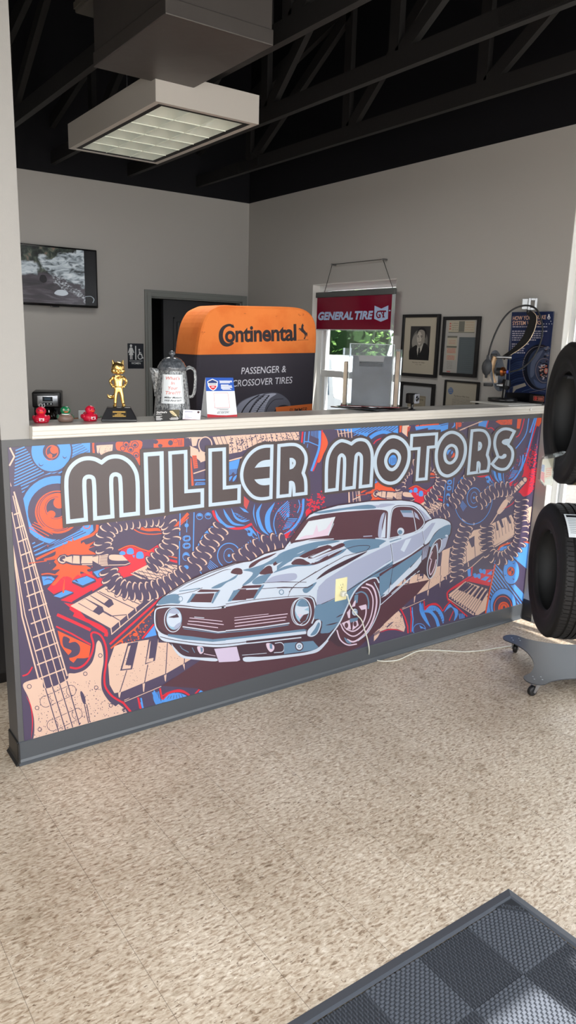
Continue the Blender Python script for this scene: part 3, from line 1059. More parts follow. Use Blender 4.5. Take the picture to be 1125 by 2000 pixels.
s K 5 410,440 620,425 880,432
s K 6 360,505 640,485 830,492 900,485
s K 4 1125,240 820,420 720,500 680,600
p M 55,635 150,518 360,510 310,606
p M 190,470 398,460 380,490 165,505
s W 6 150,505 375,495
p T 38,642 58,640 160,515 110,515
p T 300,612 360,505 410,455 425,462 320,618
r T 9 612,540 24 26
c T 845,510 900,480 1000,430 900,545 860,545
p S 1005,520 1050,460 1125,400 1125,620 1040,670 1000,680
p M 0,690 300,640 690,605 900,600 960,640 985,840 880,940 400,1010 0,1060
S W 14 0,695 300,645 600,610 700,599 900,592 950,610 978,690 975,800 945,885
S K 6 0,672 300,625 690,590 900,583 965,605 990,690
r W 11 835,755 102 150
r W 7 800,760 82 140
e U 838,745 80 130
p W 770,690 920,700 860,735 905,745 915,765 860,795 790,805 760,740
c T 800,650 840,618 890,650 915,690 790,690
p M 855,790 910,775 880,850 830,880 810,850
p P2 790,780 850,790 810,830
r K 5 838,745 82 132
s P2 6 95,822 470,780
h P2 9 3 95,850 680,778 100,918 655,848
s W 13 0,965 400,925 700,880
s T 8 0,985 400,945 690,900
p W 0,1065 400,1020 860,965 900,975 880,1000 400,1055 0,1100
p T 0,1045 400,1000 860,945 900,960 860,970 400,1022 0,1068
s W 13 0,1122 300,1097 620,1062 830,1038
p T 985,690 1125,640 1125,990 1040,990 1060,880 1030,835 985,840
c K 890,960 950,890 990,840 1030,828 1060,860 1055,930 1010,1010 950,1045 890,1030
c W 900,965 960,900 1000,850 1035,845 1048,890 1010,990 950,1030 900,1018
c T 930,1015 980,940 1020,870 1035,890 990,1000
c P2 445,1105 480,1100 530,1130 530,1170 495,1198 460,1165
p T 480,1110 510,1105 512,1165 485,1160
S W 8 540,1102 610,1095 640,1130 630,1190 530,1205
p T 640,1100 960,1075 1020,1145 960,1180 640,1222
e K 808,1135 46 50
e W 808,1135 36 38
r T 9 808,1135 14 14
c W 190,1262 400,1250 650,1230 900,1195 1000,1160 1125,1050! 1125,1080! 1020,1190 900,1225 650,1260 400,1290 200,1298
s W 6 180,1232 450,1210
f 290 1080 .16889
p P3 755,1105 1015,1080 1055,1235 1020,1250 810,1260
f 540 960 .21333
p W 300,215 380,178 560,128 850,90 1125,82 1125,132 1070,150 1040,440 1015,430 1010,190 960,165 700,178 400,210 280,245
c T 330,195 600,150 870,122 910,148 640,165 400,200
p S 880,125 1080,118 920,148
p W 68,522 100,510 285,245 300,214
c M 275,252 400,212 700,178 950,165 1010,180 1015,230 990,420 800,428 500,440 200,455 120,462
p W2 165,445 290,270 535,230 470,400
p P2 215,420 260,400 330,395 365,300 380,370 450,340 520,240 465,400 200,442
s W 6 520,290 470,402
c S 932,420 930,330 960,210 985,190 960,330 970,420
p W 950,420 985,250 1000,188 992,420
s W 8 90,490 300,442 520,432
s S 9 790,410 872,405
s W 12 900,428 1020,432
c T 620,455 900,432 1000,450 1040,470 860,530 700,560 640,520 600,480
c T 0,590 200,500 420,450 580,452 300,520 120,600 0,655
c T 120,590 220,560 300,510 380,500 200,600 100,650 0,720! 0,680!
c M 200,600 330,530 480,490 505,508 330,575 260,605
c M 280,605 420,540 520,500 600,470 622,490 450,560 310,612
p W 300,598 480,520 500,528 330,605
c M 130,660 160,625 210,612 270,630 300,655
S W 9 120,660 160,610 220,603 290,640 345,648
c T 330,660 420,620 560,545 640,518 600,560 420,640 340,668
c M 300,662 380,640 500,575 600,535 520,590 400,650 330,668
c S 350,625 480,560 600,515 540,545 400,615
s K 5 200,830 420,700 620,590 820,540
c K 360,805 440,730 620,630 830,545 640,660 480,740
s K 5 0,826 270,828
s K 7 0,880 140,878 280,878 330,850
s K 5 110,920 170,850 360,730
S K 5 640,520 740,495 850,500 820,540
p S 380,870 450,800 700,640 1040,480 1050,640 920,700 640,890 640,938 370,938
p T 640,890 860,740 1040,625 1060,640 1060,720 900,790 740,900 640,938
s K 6 640,910 860,770 1120,640
p W 640,885 870,735 1000,655 1050,625 1052,640 880,745 640,900
f 600 1100 .17778
p S 105,300 140,250 500,20 860,0 700,110 430,300 300,380 150,445 95,455
s K 6 150,448 300,382 430,305 640,175 900,10
p T 95,458 150,452 310,385 430,315 590,230 640,190 520,330 440,470 360,650 240,760 150,770 160,640 120,610 70,610 75,500
t K 14 195,680 270,665 340,645
t K 12 310,595 350,575 410,545
c M 440,470 520,320 640,200 740,165 790,230 800,400 760,600 680,760 560,870 430,900 340,830 320,730
p T 800,200 930,60 1000,30 940,120 900,220 860,330 800,370
p W 805,380 860,330 920,220 1125,40 1125,80 870,350
p T 940,200 1125,20 1125,-40 960,60
s W 8 800,455 1000,280 1125,165
s K 5 930,70 905,240 850,400
S T 16 525,335 590,312 640,340 668,420 665,500
S P2 14 320,730 360,840 440,895 540,885
S P2 18 640,225 710,255 755,380 745,520 690,680 600,800 500,860 430,835
S W 10 730,205 785,330 795,450 740,620 650,770 550,850
S P2 13 590,262 660,275 710,360 715,470 680,620 600,740 500,800 400,740 360,660
S P2 14 640,460 638,560 590,680 500,745 420,720
c T 400,810 440,840 480,880 430,870
p P2 560,470 640,448 640,500 590,512
p T 515,350 555,342 548,430 505,445
p P2 508,420 530,400 520,470 480,480
p P2 430,540 470,490 465,600 445,600
p P2 375,655 460,620 475,725 410,715
e M 425,680 20 30
p P2 500,640 545,620 560,680 490,735
e M 520,665 18 28
p T 460,610 560,590 540,630 470,650
e K 520,535 44 50
e W 518,535 32 38
r T 8 528,535 18 22
S W 15 0,985 150,915 250,790 350,650 430,480 520,300 640,190 750,160 785,215
f 740 960 .14222
p W 0,130 300,122 450,140 560,185 640,260 720,370 640,400 620,410 540,270 470,210 380,195 240,200 185,230 160,310 130,640 100,640 120,260 60,240 0,235
c S 0,175 220,172 120,200 0,215
p S 540,225 610,280 700,380 630,400 560,290
c K 128,650! 158,300 180,230 230,192 380,186 475,200 550,260 632,420 600,495 500,565 300,620
c W 130,645! 162,300 185,235 235,202 380,195 470,212 545,272 622,420 590,485 500,556 300,610
c M 142,632! 174,300 196,242 240,214 380,208 464,224 535,282 610,420 580,478 498,540 300,598
p S 285,255 440,255 465,355 330,345
p T 290,255 438,255 445,290 310,290
p S 475,270 520,310 555,390 490,350
s W 10 450,260 480,380 505,540
p W 130,652 300,612 500,560 590,500 592,545 400,640 160,718 0,790 0,740
s T 14 140,690 300,640
e W 293,545 47 50
e T 285,555 30 30
p W 265,600 290,600 285,642 240,648
p S 165,722 590,548 615,690 600,730 430,860 190,980
p W 290,800 360,660 440,635 340,830
p W 190,975 430,850 600,725 610,740 430,880 190,1000
c W 585,520 640,430 720,385 800,368 880,378 970,430 972,470 860,490 760,570 680,690 620,725 600,600
p S 600,550 720,430 770,425 680,590 625,690
c T 975,455 880,478 790,550 720,640 680,740 700,760 770,670 850,640 880,650 960,590 975,540
p S 850,660 950,610 905,760 820,850 840,760
e W 922,605 20 14
s K 5 590,540 620,720
p M 0,1130 430,868 600,745 590,790 430,910 170,1050 0,1165
p T 170,1062 590,785 575,880 160,1290
p T 0,1165 165,1080 160,1230 120,1380 50,1406 0,1406
p W 160,1300 330,1150 580,870 575,960 520,1040 130,1385
p W 45,1406 160,1290 130,1385 100,1406
s W 10 165,1400 400,1200 500,1120
s W 10 515,1113 550,1085
c M 690,870 720,760 780,680 830,655 845,690 800,840 770,1000 740,1110 690,1150 670,1060 675,940
S W 10 690,870 720,760 780,670 830,645 850,670 845,750 810,840
Z W 11 690,870 660,1000 660,1120 690,1190 740,1150 780,1040 800,860 770,720 720,790
S P2 11 725,820 695,920 720,930
S P2 13 715,940 685,1080 700,1140 750,1050 780,930
p S 780,700 800,710 810,820 795,800
h S 9 5 600,770 590,940 680,720 640,900
s K 5 155,718 188,980
s W 5 168,722 196,975
s K 5 182,1000 180,1070 150,1250 120,1390
# ---- letters: dark halo
f 110 850 .17778
Z B 126 127,948! 107,500 118,430 150,360 210,298 280,262 350,252 420,262 494,298! 560,250 640,232 720,244 800,295 855,370 882,450 892,858! 127,948!
f 0 820 .33778
z B 66 840,200 932,193 937,524 849,535
f 300 840 .16
z B 117 196,278 386,263 392,747 590,731 590,922 212,970
z B 117 685,243 857,231 860,702 1040,683 1038,872 688,911
f 450 840 .16889
Z B 102 475,183! 385,187 300,215 210,290 150,390 125,510 140,610 190,700 260,770 330,792 400,790 463,778!
Z B 102 557,178! 700,165 760,172 820,210 862,280 870,360 855,430 836,495! 860,560 868,640 868,730! 545,768!
f 620 840 .17778
Z B 88 92,665! 95,400 108,300 145,210 200,145 255,116 310,125 368,150! 420,112 478,103 535,122 575,180 596,265 583,608!
Z B 88 845,72 930,110 990,190 1002,270 985,380 930,490 870,560 795,583 720,560 660,490 632,400 632,310 665,210 720,130 780,82
f 790 820 .20444
z B 74 65,148 303,132 296,255 222,262 202,562 115,570 135,272 58,278
Z B 74 455,118 520,145 565,205 578,280 560,380 510,470 450,520 400,535 345,510 310,440 298,350 310,260 350,180 400,132
Z B 74 640,103! 715,97 765,112 800,165 808,230 792,300 785,335! 800,380 802,430 790,487! 605,512!
Z B 74 1045,110! 1003,192! 985,235 1015,270 1030,320 1015,400 970,462 920,472 870,455 832,420! 888,350! 875,310 860,260 858,200 880,130 920,95 960,85 1005,92
# letters: fills and outlines
f 110 850 .17778
c B 127,948! 107,500 118,430 150,360 210,298 280,262 350,252 420,262 494,298! 560,250 640,232 720,244 800,295 855,370 882,450 892,858!
Z L 45 127,948! 107,500 118,430 150,360 210,298 280,262 350,252 420,262 494,298! 560,250 640,232 720,244 800,295 855,370 882,450 892,858! 712,878! 698,480 690,448 670,433 648,428 622,434 606,452 600,480 613,890! 423,912! 408,500 400,472 382,458 357,453 330,458 312,474 305,500 322,925!
f 0 820 .33778
p B 840,200 932,193 937,524 849,535
z L 24 840,200 932,193 937,524 849,535
f 300 840 .16
p B 196,278 386,263 392,747 590,731 590,922 212,970
z L 44 196,278 386,263 392,747 590,731 590,922 212,970
p B 685,243 857,231 860,702 1040,683 1038,872 688,911
z L 43 685,243 857,231 860,702 1040,683 1038,872 688,911
f 450 840 .16889
c B 475,183! 385,187 300,215 210,290 150,390 125,510 140,610 190,700 260,770 330,792 400,790 463,778!
Z L 38 475,183! 385,187 300,215 210,290 150,390 125,510 140,610 190,700 260,770 330,792 400,790 463,778!
c L 275,435! 320,380 370,352 480,338! 472,418!
c L 272,570! 470,550! 463,628! 390,637 340,630 300,605
c B 557,178! 700,165 760,172 820,210 862,280 870,360 855,430 836,495! 860,560 868,640 868,730! 545,768!
Z L 38 557,178! 700,165 760,172 820,210 862,280 870,360 855,430 836,495! 860,560 868,640 868,730! 545,768!
c L 668,775! 672,592! 700,585 730,600 746,650 748,760!
p B 700,772 708,640 714,770
c L 680,320! 715,322 748,352 750,395 720,440 680,455!
c B 710,362! 720,380 711,402!
f 620 840 .17778
c B 92,665! 95,400 108,300 145,210 200,145 255,116 310,125 368,150! 420,112 478,103 535,122 575,180 596,265 583,608!
Z L 36 92,665! 95,400 108,300 145,210 200,145 255,116 310,125 368,150! 420,112 478,103 535,122 575,180 596,265 583,608! 465,622! 478,320 472,280 448,258 425,275 417,320 398,628! 283,643! 293,340 287,295 262,272 238,292 230,340 210,650!
c B 845,72 930,110 990,190 1002,270 985,380 930,490 870,560 795,583 720,560 660,490 632,400 632,310 665,210 720,130 780,82
Z L 36 845,72 930,110 990,190 1002,270 985,380 930,490 870,560 795,583 720,560 660,490 632,400 632,310 665,210 720,130 780,82
Z L 36 828,226 870,245 895,290 890,340 862,400 820,432 785,425 755,385 745,335 760,280 790,240
c U2 820,272 850,280 865,330 845,375 810,385 780,360 780,310
h D 5 4 800,380 800,300 850,360 850,300
f 790 820 .20444
p B 65,148 303,132 296,255 222,262 202,562 115,570 135,272 58,278
z L 28 65,148 303,132 296,255 222,262 202,562 115,570 135,272 58,278
c B 455,118 520,145 565,205 578,280 560,380 510,470 450,520 400,535 345,510 310,440 298,350 310,260 350,180 400,132
Z L 30 455,118 520,145 565,205 578,280 560,380 510,470 450,520 400,535 345,510 310,440 298,350 310,260 350,180 400,132
Z L 28 445,242 480,258 496,300 488,360 455,402 425,412 395,395 380,350 385,300 410,258
c D 440,275 470,300 465,350 430,370 405,340 415,290
t U2 22 405,335 415,300 440,285
t O 20 440,362 465,340 468,310
t U2 14 440,330 450,310 452,295
c B 640,103! 715,97 765,112 800,165 808,230 792,300 785,335! 800,380 802,430 790,487! 605,512!
Z L 27 640,103! 715,97 765,112 800,165 808,230 792,300 785,335! 800,380 802,430 790,487! 605,512!
c L 678,502! 685,400! 705,393 722,415 716,500!
p B 696,505 703,440 708,503
c L 700,207! 725,212 737,245 722,285 695,298!
p B 709,240 714,250 708,262
c B 1045,110! 1003,192! 985,235 1015,270 1030,320 1015,400 970,462 920,472 870,455 832,420! 888,350! 875,310 860,260 858,200 880,130 920,95 960,85 1005,92
Z L 27 1045,110! 1003,192! 985,235 1015,270 1030,320 1015,400 970,462 920,472 870,455 832,420! 888,350! 875,310 860,260 858,200 880,130 920,95 960,85 1005,92
c L 1005,185 960,183 930,198 925,218 945,235 990,240
c L 885,340 920,345 945,325 968,330 965,355 935,372 900,365
'''
# ------------------------------------------------------------------ printed wall graphic on the counter front
COLS = dict(D=(75, 65, 90), B=(76, 66, 67), L=(184, 201, 216), O=(216, 88, 56), P=(214, 181, 163), R=(208, 46, 64), U=(142, 176, 200),
            W=(192, 203, 218), W2=(202, 210, 218), S=(158, 165, 190), T=(98, 128, 154), M=(82, 52, 62), K=(66, 46, 58), P2=(210, 190, 208), P3=(198, 184, 208),
            H=(190, 76, 76), U2=(82, 146, 222))
BLUE = (88, 160, 240)
def paint_mural(fl, txt):
    fx = fy = 0.; fs = 1.; rec = []; tile = None
    def P(tok):
        pts = []; cor = []
        for i, q in enumerate(tok):
            if q.endswith('!'): cor.append(i); q = q[:-1]
            a, b = q.split(','); pts.append((fx+float(a)*fs, fy+float(b)*fs))
        return pts, cor
    r = random.Random(3)
    def inside(p, Q):
        c = False
        for i in range(len(Q)):
            (x0, y0), (x1, y1) = Q[i-1], Q[i]
            if (y0 > p[1]) != (y1 > p[1]) and p[0] < (x1-x0)*(p[1]-y0)/(y1-y0)+x0: c = not c
        return c
    letters = False
    for ln in txt.strip().split('\n'):
        t = ln.split()
        if not t: continue
        if t[0] == '#': letters = letters or 'letters' in ln; continue
        k = t[0]
        if k == 'T': tile = len(fl.it); continue
        if k == 'X':
            items = list(fl.it); fl.it = []
            for sgn in (-1, 0, 1):
                for col, Q, b in items:
                    q2 = []
                    for q in Q:
                        q = clip_poly([(a+1.662*sgn, c+.110*sgn) for a, c in q], CLIP)
                        if len(q) > 2 and abs(area(q)) > 1e-9: q2.append(q)
                    if q2:
                        xs = [p[0] for q in q2 for p in q]; ys = [p[1] for q in q2 for p in q]
                        fl.it.append((col, q2, (min(xs), min(ys), max(xs), max(ys))))
            tile = None; fl.clip = CLIP; continue
        if k == 'f': fx, fy, fs = map(float, t[1:4]); continue
        c = t[1]
        if c == 'B' and not letters: c = 'U2'
        if k == 'p': fl.poly(c, P(t[2:])[0])
        elif k == 'c': p, co = P(t[2:]); fl.curve(c, p, co)
        elif k in 'sStzZ':
            p, co = P(t[3:]); w = float(t[2])*fs
            sm = k in 'StZ'; closed = k in 'zZ'
            if sm: p = [tuple(q) for q in catmull(p, closed, 5, co)]
            fl.put(c, stroke_polys(p, w, closed, k == 't'))
        elif k == 'e':
            (q,), _ = P(t[2:3]); fl.ell(c, q, float(t[3])*fs, float(t[4])*fs)
        elif k == 'r':
            (q,), _ = P(t[3:4]); fl.ring(c, float(t[2])*fs, q, float(t[4])*fs, float(t[5])*fs)
        elif k == 'h':
            w = float(t[2])*fs; n = int(t[3]); (a, b, c0, d), _ = P(t[4:8])
            for i in range(n):
                s_ = i/max(n-1, 1); l = lambda p, q: (p[0]+(q[0]-p[0])*s_, p[1]+(q[1]-p[1])*s_)
                fl.put(c, stroke_polys([l(a, c0), l(b, d)], w))
        elif k == 'q':
            w = float(t[2])*fs; (q,), _ = P(t[3:4]); a, b, a2, b2 = [float(v)*fs for v in t[4:8]]; n = int(t[8])
            for i in range(n):
                th = 2*PI*i/n; fl.put(c, stroke_polys([(q[0]+a*math.cos(th), q[1]+b*math.sin(th)), (q[0]+a2*math.cos(th), q[1]+b2*math.sin(th))], w))
        elif k == 'd':
            n = int(t[2]); rad = float(t[3])*fs; Q, _ = P(t[4:]); xs = [p[0] for p in Q]; ys = [p[1] for p in Q]; m = 0; tries = 0
            while m < n and tries < n*12:
                tries += 1; p = (r.uniform(min(xs), max(xs)), r.uniform(min(ys), max(ys)))
                if not inside(p, Q): continue
                m += 1; a = rad*r.uniform(.4, 1.1); th = r.uniform(0, 3); 
                if rad > 6*fs and n > 60 or c != 'D': fl.put(c, [[(p[0]+a*r.uniform(.6, 1.1)*math.cos(th+j*1.05), p[1]+a*r.uniform(.6, 1.1)*math.sin(th+j*1.05)) for j in range(6)]])
                else: fl.put(c, [[(p[0]-a, p[1]+a*.2), (p[0], p[1]-a*.6), (p[0]+a*.9, p[1]-a*.3), (p[0], p[1]+a*.5)]])
        elif k == 'k':
            size = float(t[1])*fs; step = float(t[2])*fs; path = catmull(P(t[3:])[0], False, 8)
            S = [path[0]]; acc = 0
            for a, b in zip(path, path[1:]):
                d = (b-a).length
                while acc+d >= step:
                    a = a+(b-a)*((step-acc)/d); d = (b-a).length; acc = 0; S.append(a)
                acc += d
            for i, p in enumerate(S):
                a = S[max(i-1, 0)]; b = S[min(i+1, len(S)-1)]; tn = (b-a).normalized() if (b-a).length > 0 else Vector((1, 0)); nn = Vector((-tn.y, tn.x))
                rp = [p+nn*size*.78*math.cos(th)+tn*step*.62*math.sin(th)+nn*0 for th in [2*PI*j/18 for j in range(18)]]
                fl.poly('D', rp)
            for i, p in enumerate(S):
                a = S[max(i-1, 0)]; b = S[min(i+1, len(S)-1)]; tn = (b-a).normalized() if (b-a).length > 0 else Vector((1, 0)); nn = Vector((-tn.y, tn.x))
                arc = [p+nn*size*.62-tn*step*.30, p+nn*size*.66+tn*step*.06, p+nn*size*.40+tn*step*.22, p+nn*size*.02+tn*step*.12]
                fl.put('P', stroke_polys([tuple(q) for q in catmull(arc, False, 4)], size*.115, False, True))
                arc = [p-nn*size*.10-tn*step*.16, p-nn*size*.42-tn*step*.22, p-nn*size*.66-tn*step*.02, p-nn*size*.58+tn*step*.30]
                fl.put('P', stroke_polys([tuple(q) for q in catmull(arc, False, 4)], size*.10, False, True))
CLIP = (0., .0988, 3.189, 1.3010)
fl = Flat(on_counter, None)
fl.it = []
paint_mural(fl, MURAL)
MUR = {}; mm = []
for i, (k, v) in enumerate(COLS.items()):
    MUR[k] = i; mm.append(mat('print '+k, v, .33, spec=.5, bump=(500, .05, .001)))
mb = MB(); mb.mi = MUR['D']; mb.box((0, -.0012, CLIP[1]), (3.1885, 0, CLIP[3]))
nl = fl.emit(mb, MUR, (0, -.0012, 0), (1, 0, 0), (0, 0, 1), (0, -1, 0), 2e-5)
print('mural shapes', len(fl.it), 'layers', nl)
tag(mb.build('wall_graphic', mm, weld='flat'), 'large printed graphic of a grey muscle car under MILLER MOTORS letters on the counter front', 'wall graphic')
# ------------------------------------------------------------------ things on the ceiling, the back wall and behind the counter
def on_y(px, py, Y):
    d = CF*FPX+CR*(px-562.5)-CU*(py-1000); t = (Y-CAM.y)/d.y; return CAM.x+d.x*t, CAM.z+d.z*t
def on_x(px, py, X):
    d = CF*FPX+CR*(px-562.5)-CU*(py-1000); t = (X-CAM.x)/d.x; return CAM.y+d.y*t, CAM.z+d.z*t
def tri(o, a, b):
    """unit square -> plane: (0,0) at o, (1,0) at a, (0,1) at b"""
    return lambda x, y: (o[0]+(a[0]-o[0])*x+(b[0]-o[0])*y, o[1]+(a[1]-o[1])*x+(b[1]-o[1])*y)
def quad(o, a, c, b):
    """unit square -> plane through four measured corners: (0,0) o, (1,0) a, (1,1) c, (0,1) b"""
    return lambda x, y: tuple(o[i]*(1-x)*(1-y)+a[i]*x*(1-y)+c[i]*x*y+b[i]*(1-x)*y for i in (0, 1))
_mc = {}
def flatmats(cols, rough=.5, emit=0, spec=.3):
    """dict of print colours -> (material list, index map)"""
    idx = {}; ml = []
    for i, (k, v) in enumerate(cols.items()):
        key = (v, rough, emit, spec)
        if key not in _mc: _mc[key] = mat('ink %d %d %d' % tuple(v), (6, 6, 8) if emit else v, rough, spec=spec, emit=(v, emit) if emit else None)
        idx[k] = i; ml.append(_mc[key])
    return ml, idx

# grey sheet-metal duct dropping between two trusses
DUCT = mat('painted duct metal', (72, 68, 66), .45, .2, bump=(3, .25, .02))
t = thing('air_duct', 'big grey square sheet metal duct hanging between roof trusses', 'duct', (.953, .46, 2.93))
hx, hy = .245, .37
MB().box((-hx, -hy, .05), (hx, hy, 1.2)).build('trunk', DUCT, t)
mb = MB(); e = .006
mb.box((-hx-e, -hy-e, 0), (hx+e, hy+e, .062)); mb.build('end_cap', DUCT, t, bevel=.004)
mb = MB()
mb.add([(-hx, -hy, -.0005), (hx, -hy, -.0005), (hx, hy, -.0005), (-hx, hy, -.0005), (.02, -.03, .012-.016)], [(0, 1, 4), (1, 2, 4), (2, 3, 4), (3, 0, 4)], 0, False)
mb.build('bottom_panel', DUCT, t)
t = thing('return_duct', 'dull brown duct end at the upper left, beyond the big grey duct', 'duct', (1.0, 1.22, 3.36))
MB().rbox((-.16, -.2, 0), (.16, .2, .9), .008).build('trunk', mat('dusty brown duct', (84, 80, 74), .6), t)
MB().box((-.165, -.205, .02), (.165, .205, .05)).build('flange', mat('dusty flange', (92, 88, 80), .6), t)
# boxed troffer light
FIX = mat('light housing enamel', (186, 181, 175), .45)
t = thing('ceiling_light', 'white boxed fluorescent ceiling light with square louvre cells', 'light', (1.29, 1.395, 2.83))
hx, hy, hz = .298, .612, .128
mb = MB(); mb.box((-hx, -hy, 0), (-hx+.012, hy, hz)); mb.box((hx-.012, -hy, 0), (hx, hy, hz)); mb.box((-hx+.012, -hy, 0), (hx-.012, -hy+.012, hz)); mb.box((-hx+.012, hy-.012, 0), (hx-.012, hy, hz)); mb.box((-hx, -hy, hz), (hx, hy, hz+.012))
for a, b in (((-hx+.012, -hy+.012, 0), (-hx+.03, hy-.012, .004)), ((hx-.03, -hy+.012, 0), (hx-.012, hy-.012, .004)), ((-hx+.03, -hy+.012, 0), (hx-.03, -hy+.03, .004)), ((-hx+.03, hy-.03, 0), (hx-.03, hy-.012, .004))): mb.box(a, b)
mb.build('housing', FIX, t)
BG = mat('dark reveal', (24, 24, 24), .6)
mb = MB(); q = .060
for a, b in (((-hx+.03, -hy+.03, .002), (-hx+q, hy-.03, .03)), ((hx-q, -hy+.03, .002), (hx-.03, hy-.03, .03)), ((-hx+q, -hy+.03, .002), (hx-q, -hy+q, .03)), ((-hx+q, hy-q, .002), (hx-q, hy-.03, .03))): mb.box(a, b)
mb.build('shadow_gap', BG, t)
lx, ly = hx-q, hy-q
LOUV = mat('satin louvre', (206, 210, 200), .28, .3, emit=((216, 226, 206), .14))
mb = MB(); nx, ny = 3, 6
def cell(mb, x0, y0, dx, dy, n=5):
    vs = []; fs = []
    for a in range(n+1):
        for b in range(n+1):
            u, v = a/n, b/n; vs.append((x0+dx*u, y0+dy*v, .004+.040*(1-(2*u-1)**4)*(1-(2*v-1)**2)))
    for a in range(n):
        for b in range(n): fs.append((a*(n+1)+b, (a+1)*(n+1)+b, (a+1)*(n+1)+b+1, a*(n+1)+b+1))
    mb.add(vs, fs, 0, True)
for i in range(nx):
    for j in range(ny): cell(mb, -lx+2*lx*i/nx+.001, -ly+2*ly*j/ny+.001, 2*lx/nx-.002, 2*ly/ny-.002)
for i in range(1, nx): mb.box((-lx+2*lx*i/nx-.0015, -ly, .001), (-lx+2*lx*i/nx+.0015, ly, .006), 1)
for j in range(1, ny): mb.box((-lx, -ly+2*ly*j/ny-.0015, .001), (lx, -ly+2*ly*j/ny+.0015, .006), 1)
mb.build('louvre', [LOUV, mat('louvre blade edge', (226, 230, 216), .3, emit=((236, 242, 224), .12))], t)
TUBE = mat('fluorescent tube', (250, 250, 245), .3, emit=((244, 250, 236), .8))
for i in (-1, 0, 1): MB().cyl((i*lx*.62, -ly+.03, .088), (i*lx*.62, ly-.03, .088), .013, n=12).build('tube', TUBE, t)
for y in (-.4, .4): MB().cyl((0, y, hz+.012), (0, y, .75), .004, n=6).build('hanger_rod', ALU, t)

# added copy behind the camera, an unseen housing for the front fill lamp
t2 = t.copy(); C.objects.link(t2); t2.location = (-1.3, -1.9, 2.83); t2['label'] = 'added white boxed light housing, out of view, for the fill lamp before the counter'
t['group'] = t2['group'] = 'boxed ceiling lights'
for ch in list(t.children):
    c_ = ch.copy(); C.objects.link(c_); c_.parent = t2

# wall television
t = thing('wall_television', 'black flat television on the back wall showing white rocks', 'television', (1.30, YB-.075, 2.168))
PL = mat('black gloss plastic', (14, 14, 16), .18)
mb = MB(); mb.rbox((-.364, -.022, -.229), (.364, .022, .229), .006); mb.build('bezel', PL, t)
TV = dict(k=(12, 12, 15), sky=(52, 66, 62), dk=(20, 24, 24), tree=(58, 70, 52), red=(118, 82, 72), w=(188, 200, 208), g=(112, 122, 130), riv=(64, 56, 68), r2=(88, 84, 94), bl=(18, 16, 20), lt=(206, 214, 222))
ml, ix = flatmats(TV, .25, .62)
fl = Flat(tri((-.352, -.210), (.352, -.210), (-.352, .217)))
fl.rect('k', 0, 0, 1, 1)
fl.rect('riv', 0, 0, .86, .52); fl.rect('dk', 0, .5, .86, 1)
fl.rect('k', .86, 0, 1, 1)
r2 = random.Random(5)
fl.it = []; fl.rect('k', .86, 0, 1, 1)
fl.curve('bl', [(.34, .40), (.36, .50), (.40, .50), (.42, .40), (.38, .36)])
fl.curve('lt', [(.50, .18), (.54, .25), (.63, .25), (.66, .19), (.6, .15)])
fl.line('w', .008, [(.86, .16), (.93, .17), (.965, .12), (.95, .05)], smooth=True)
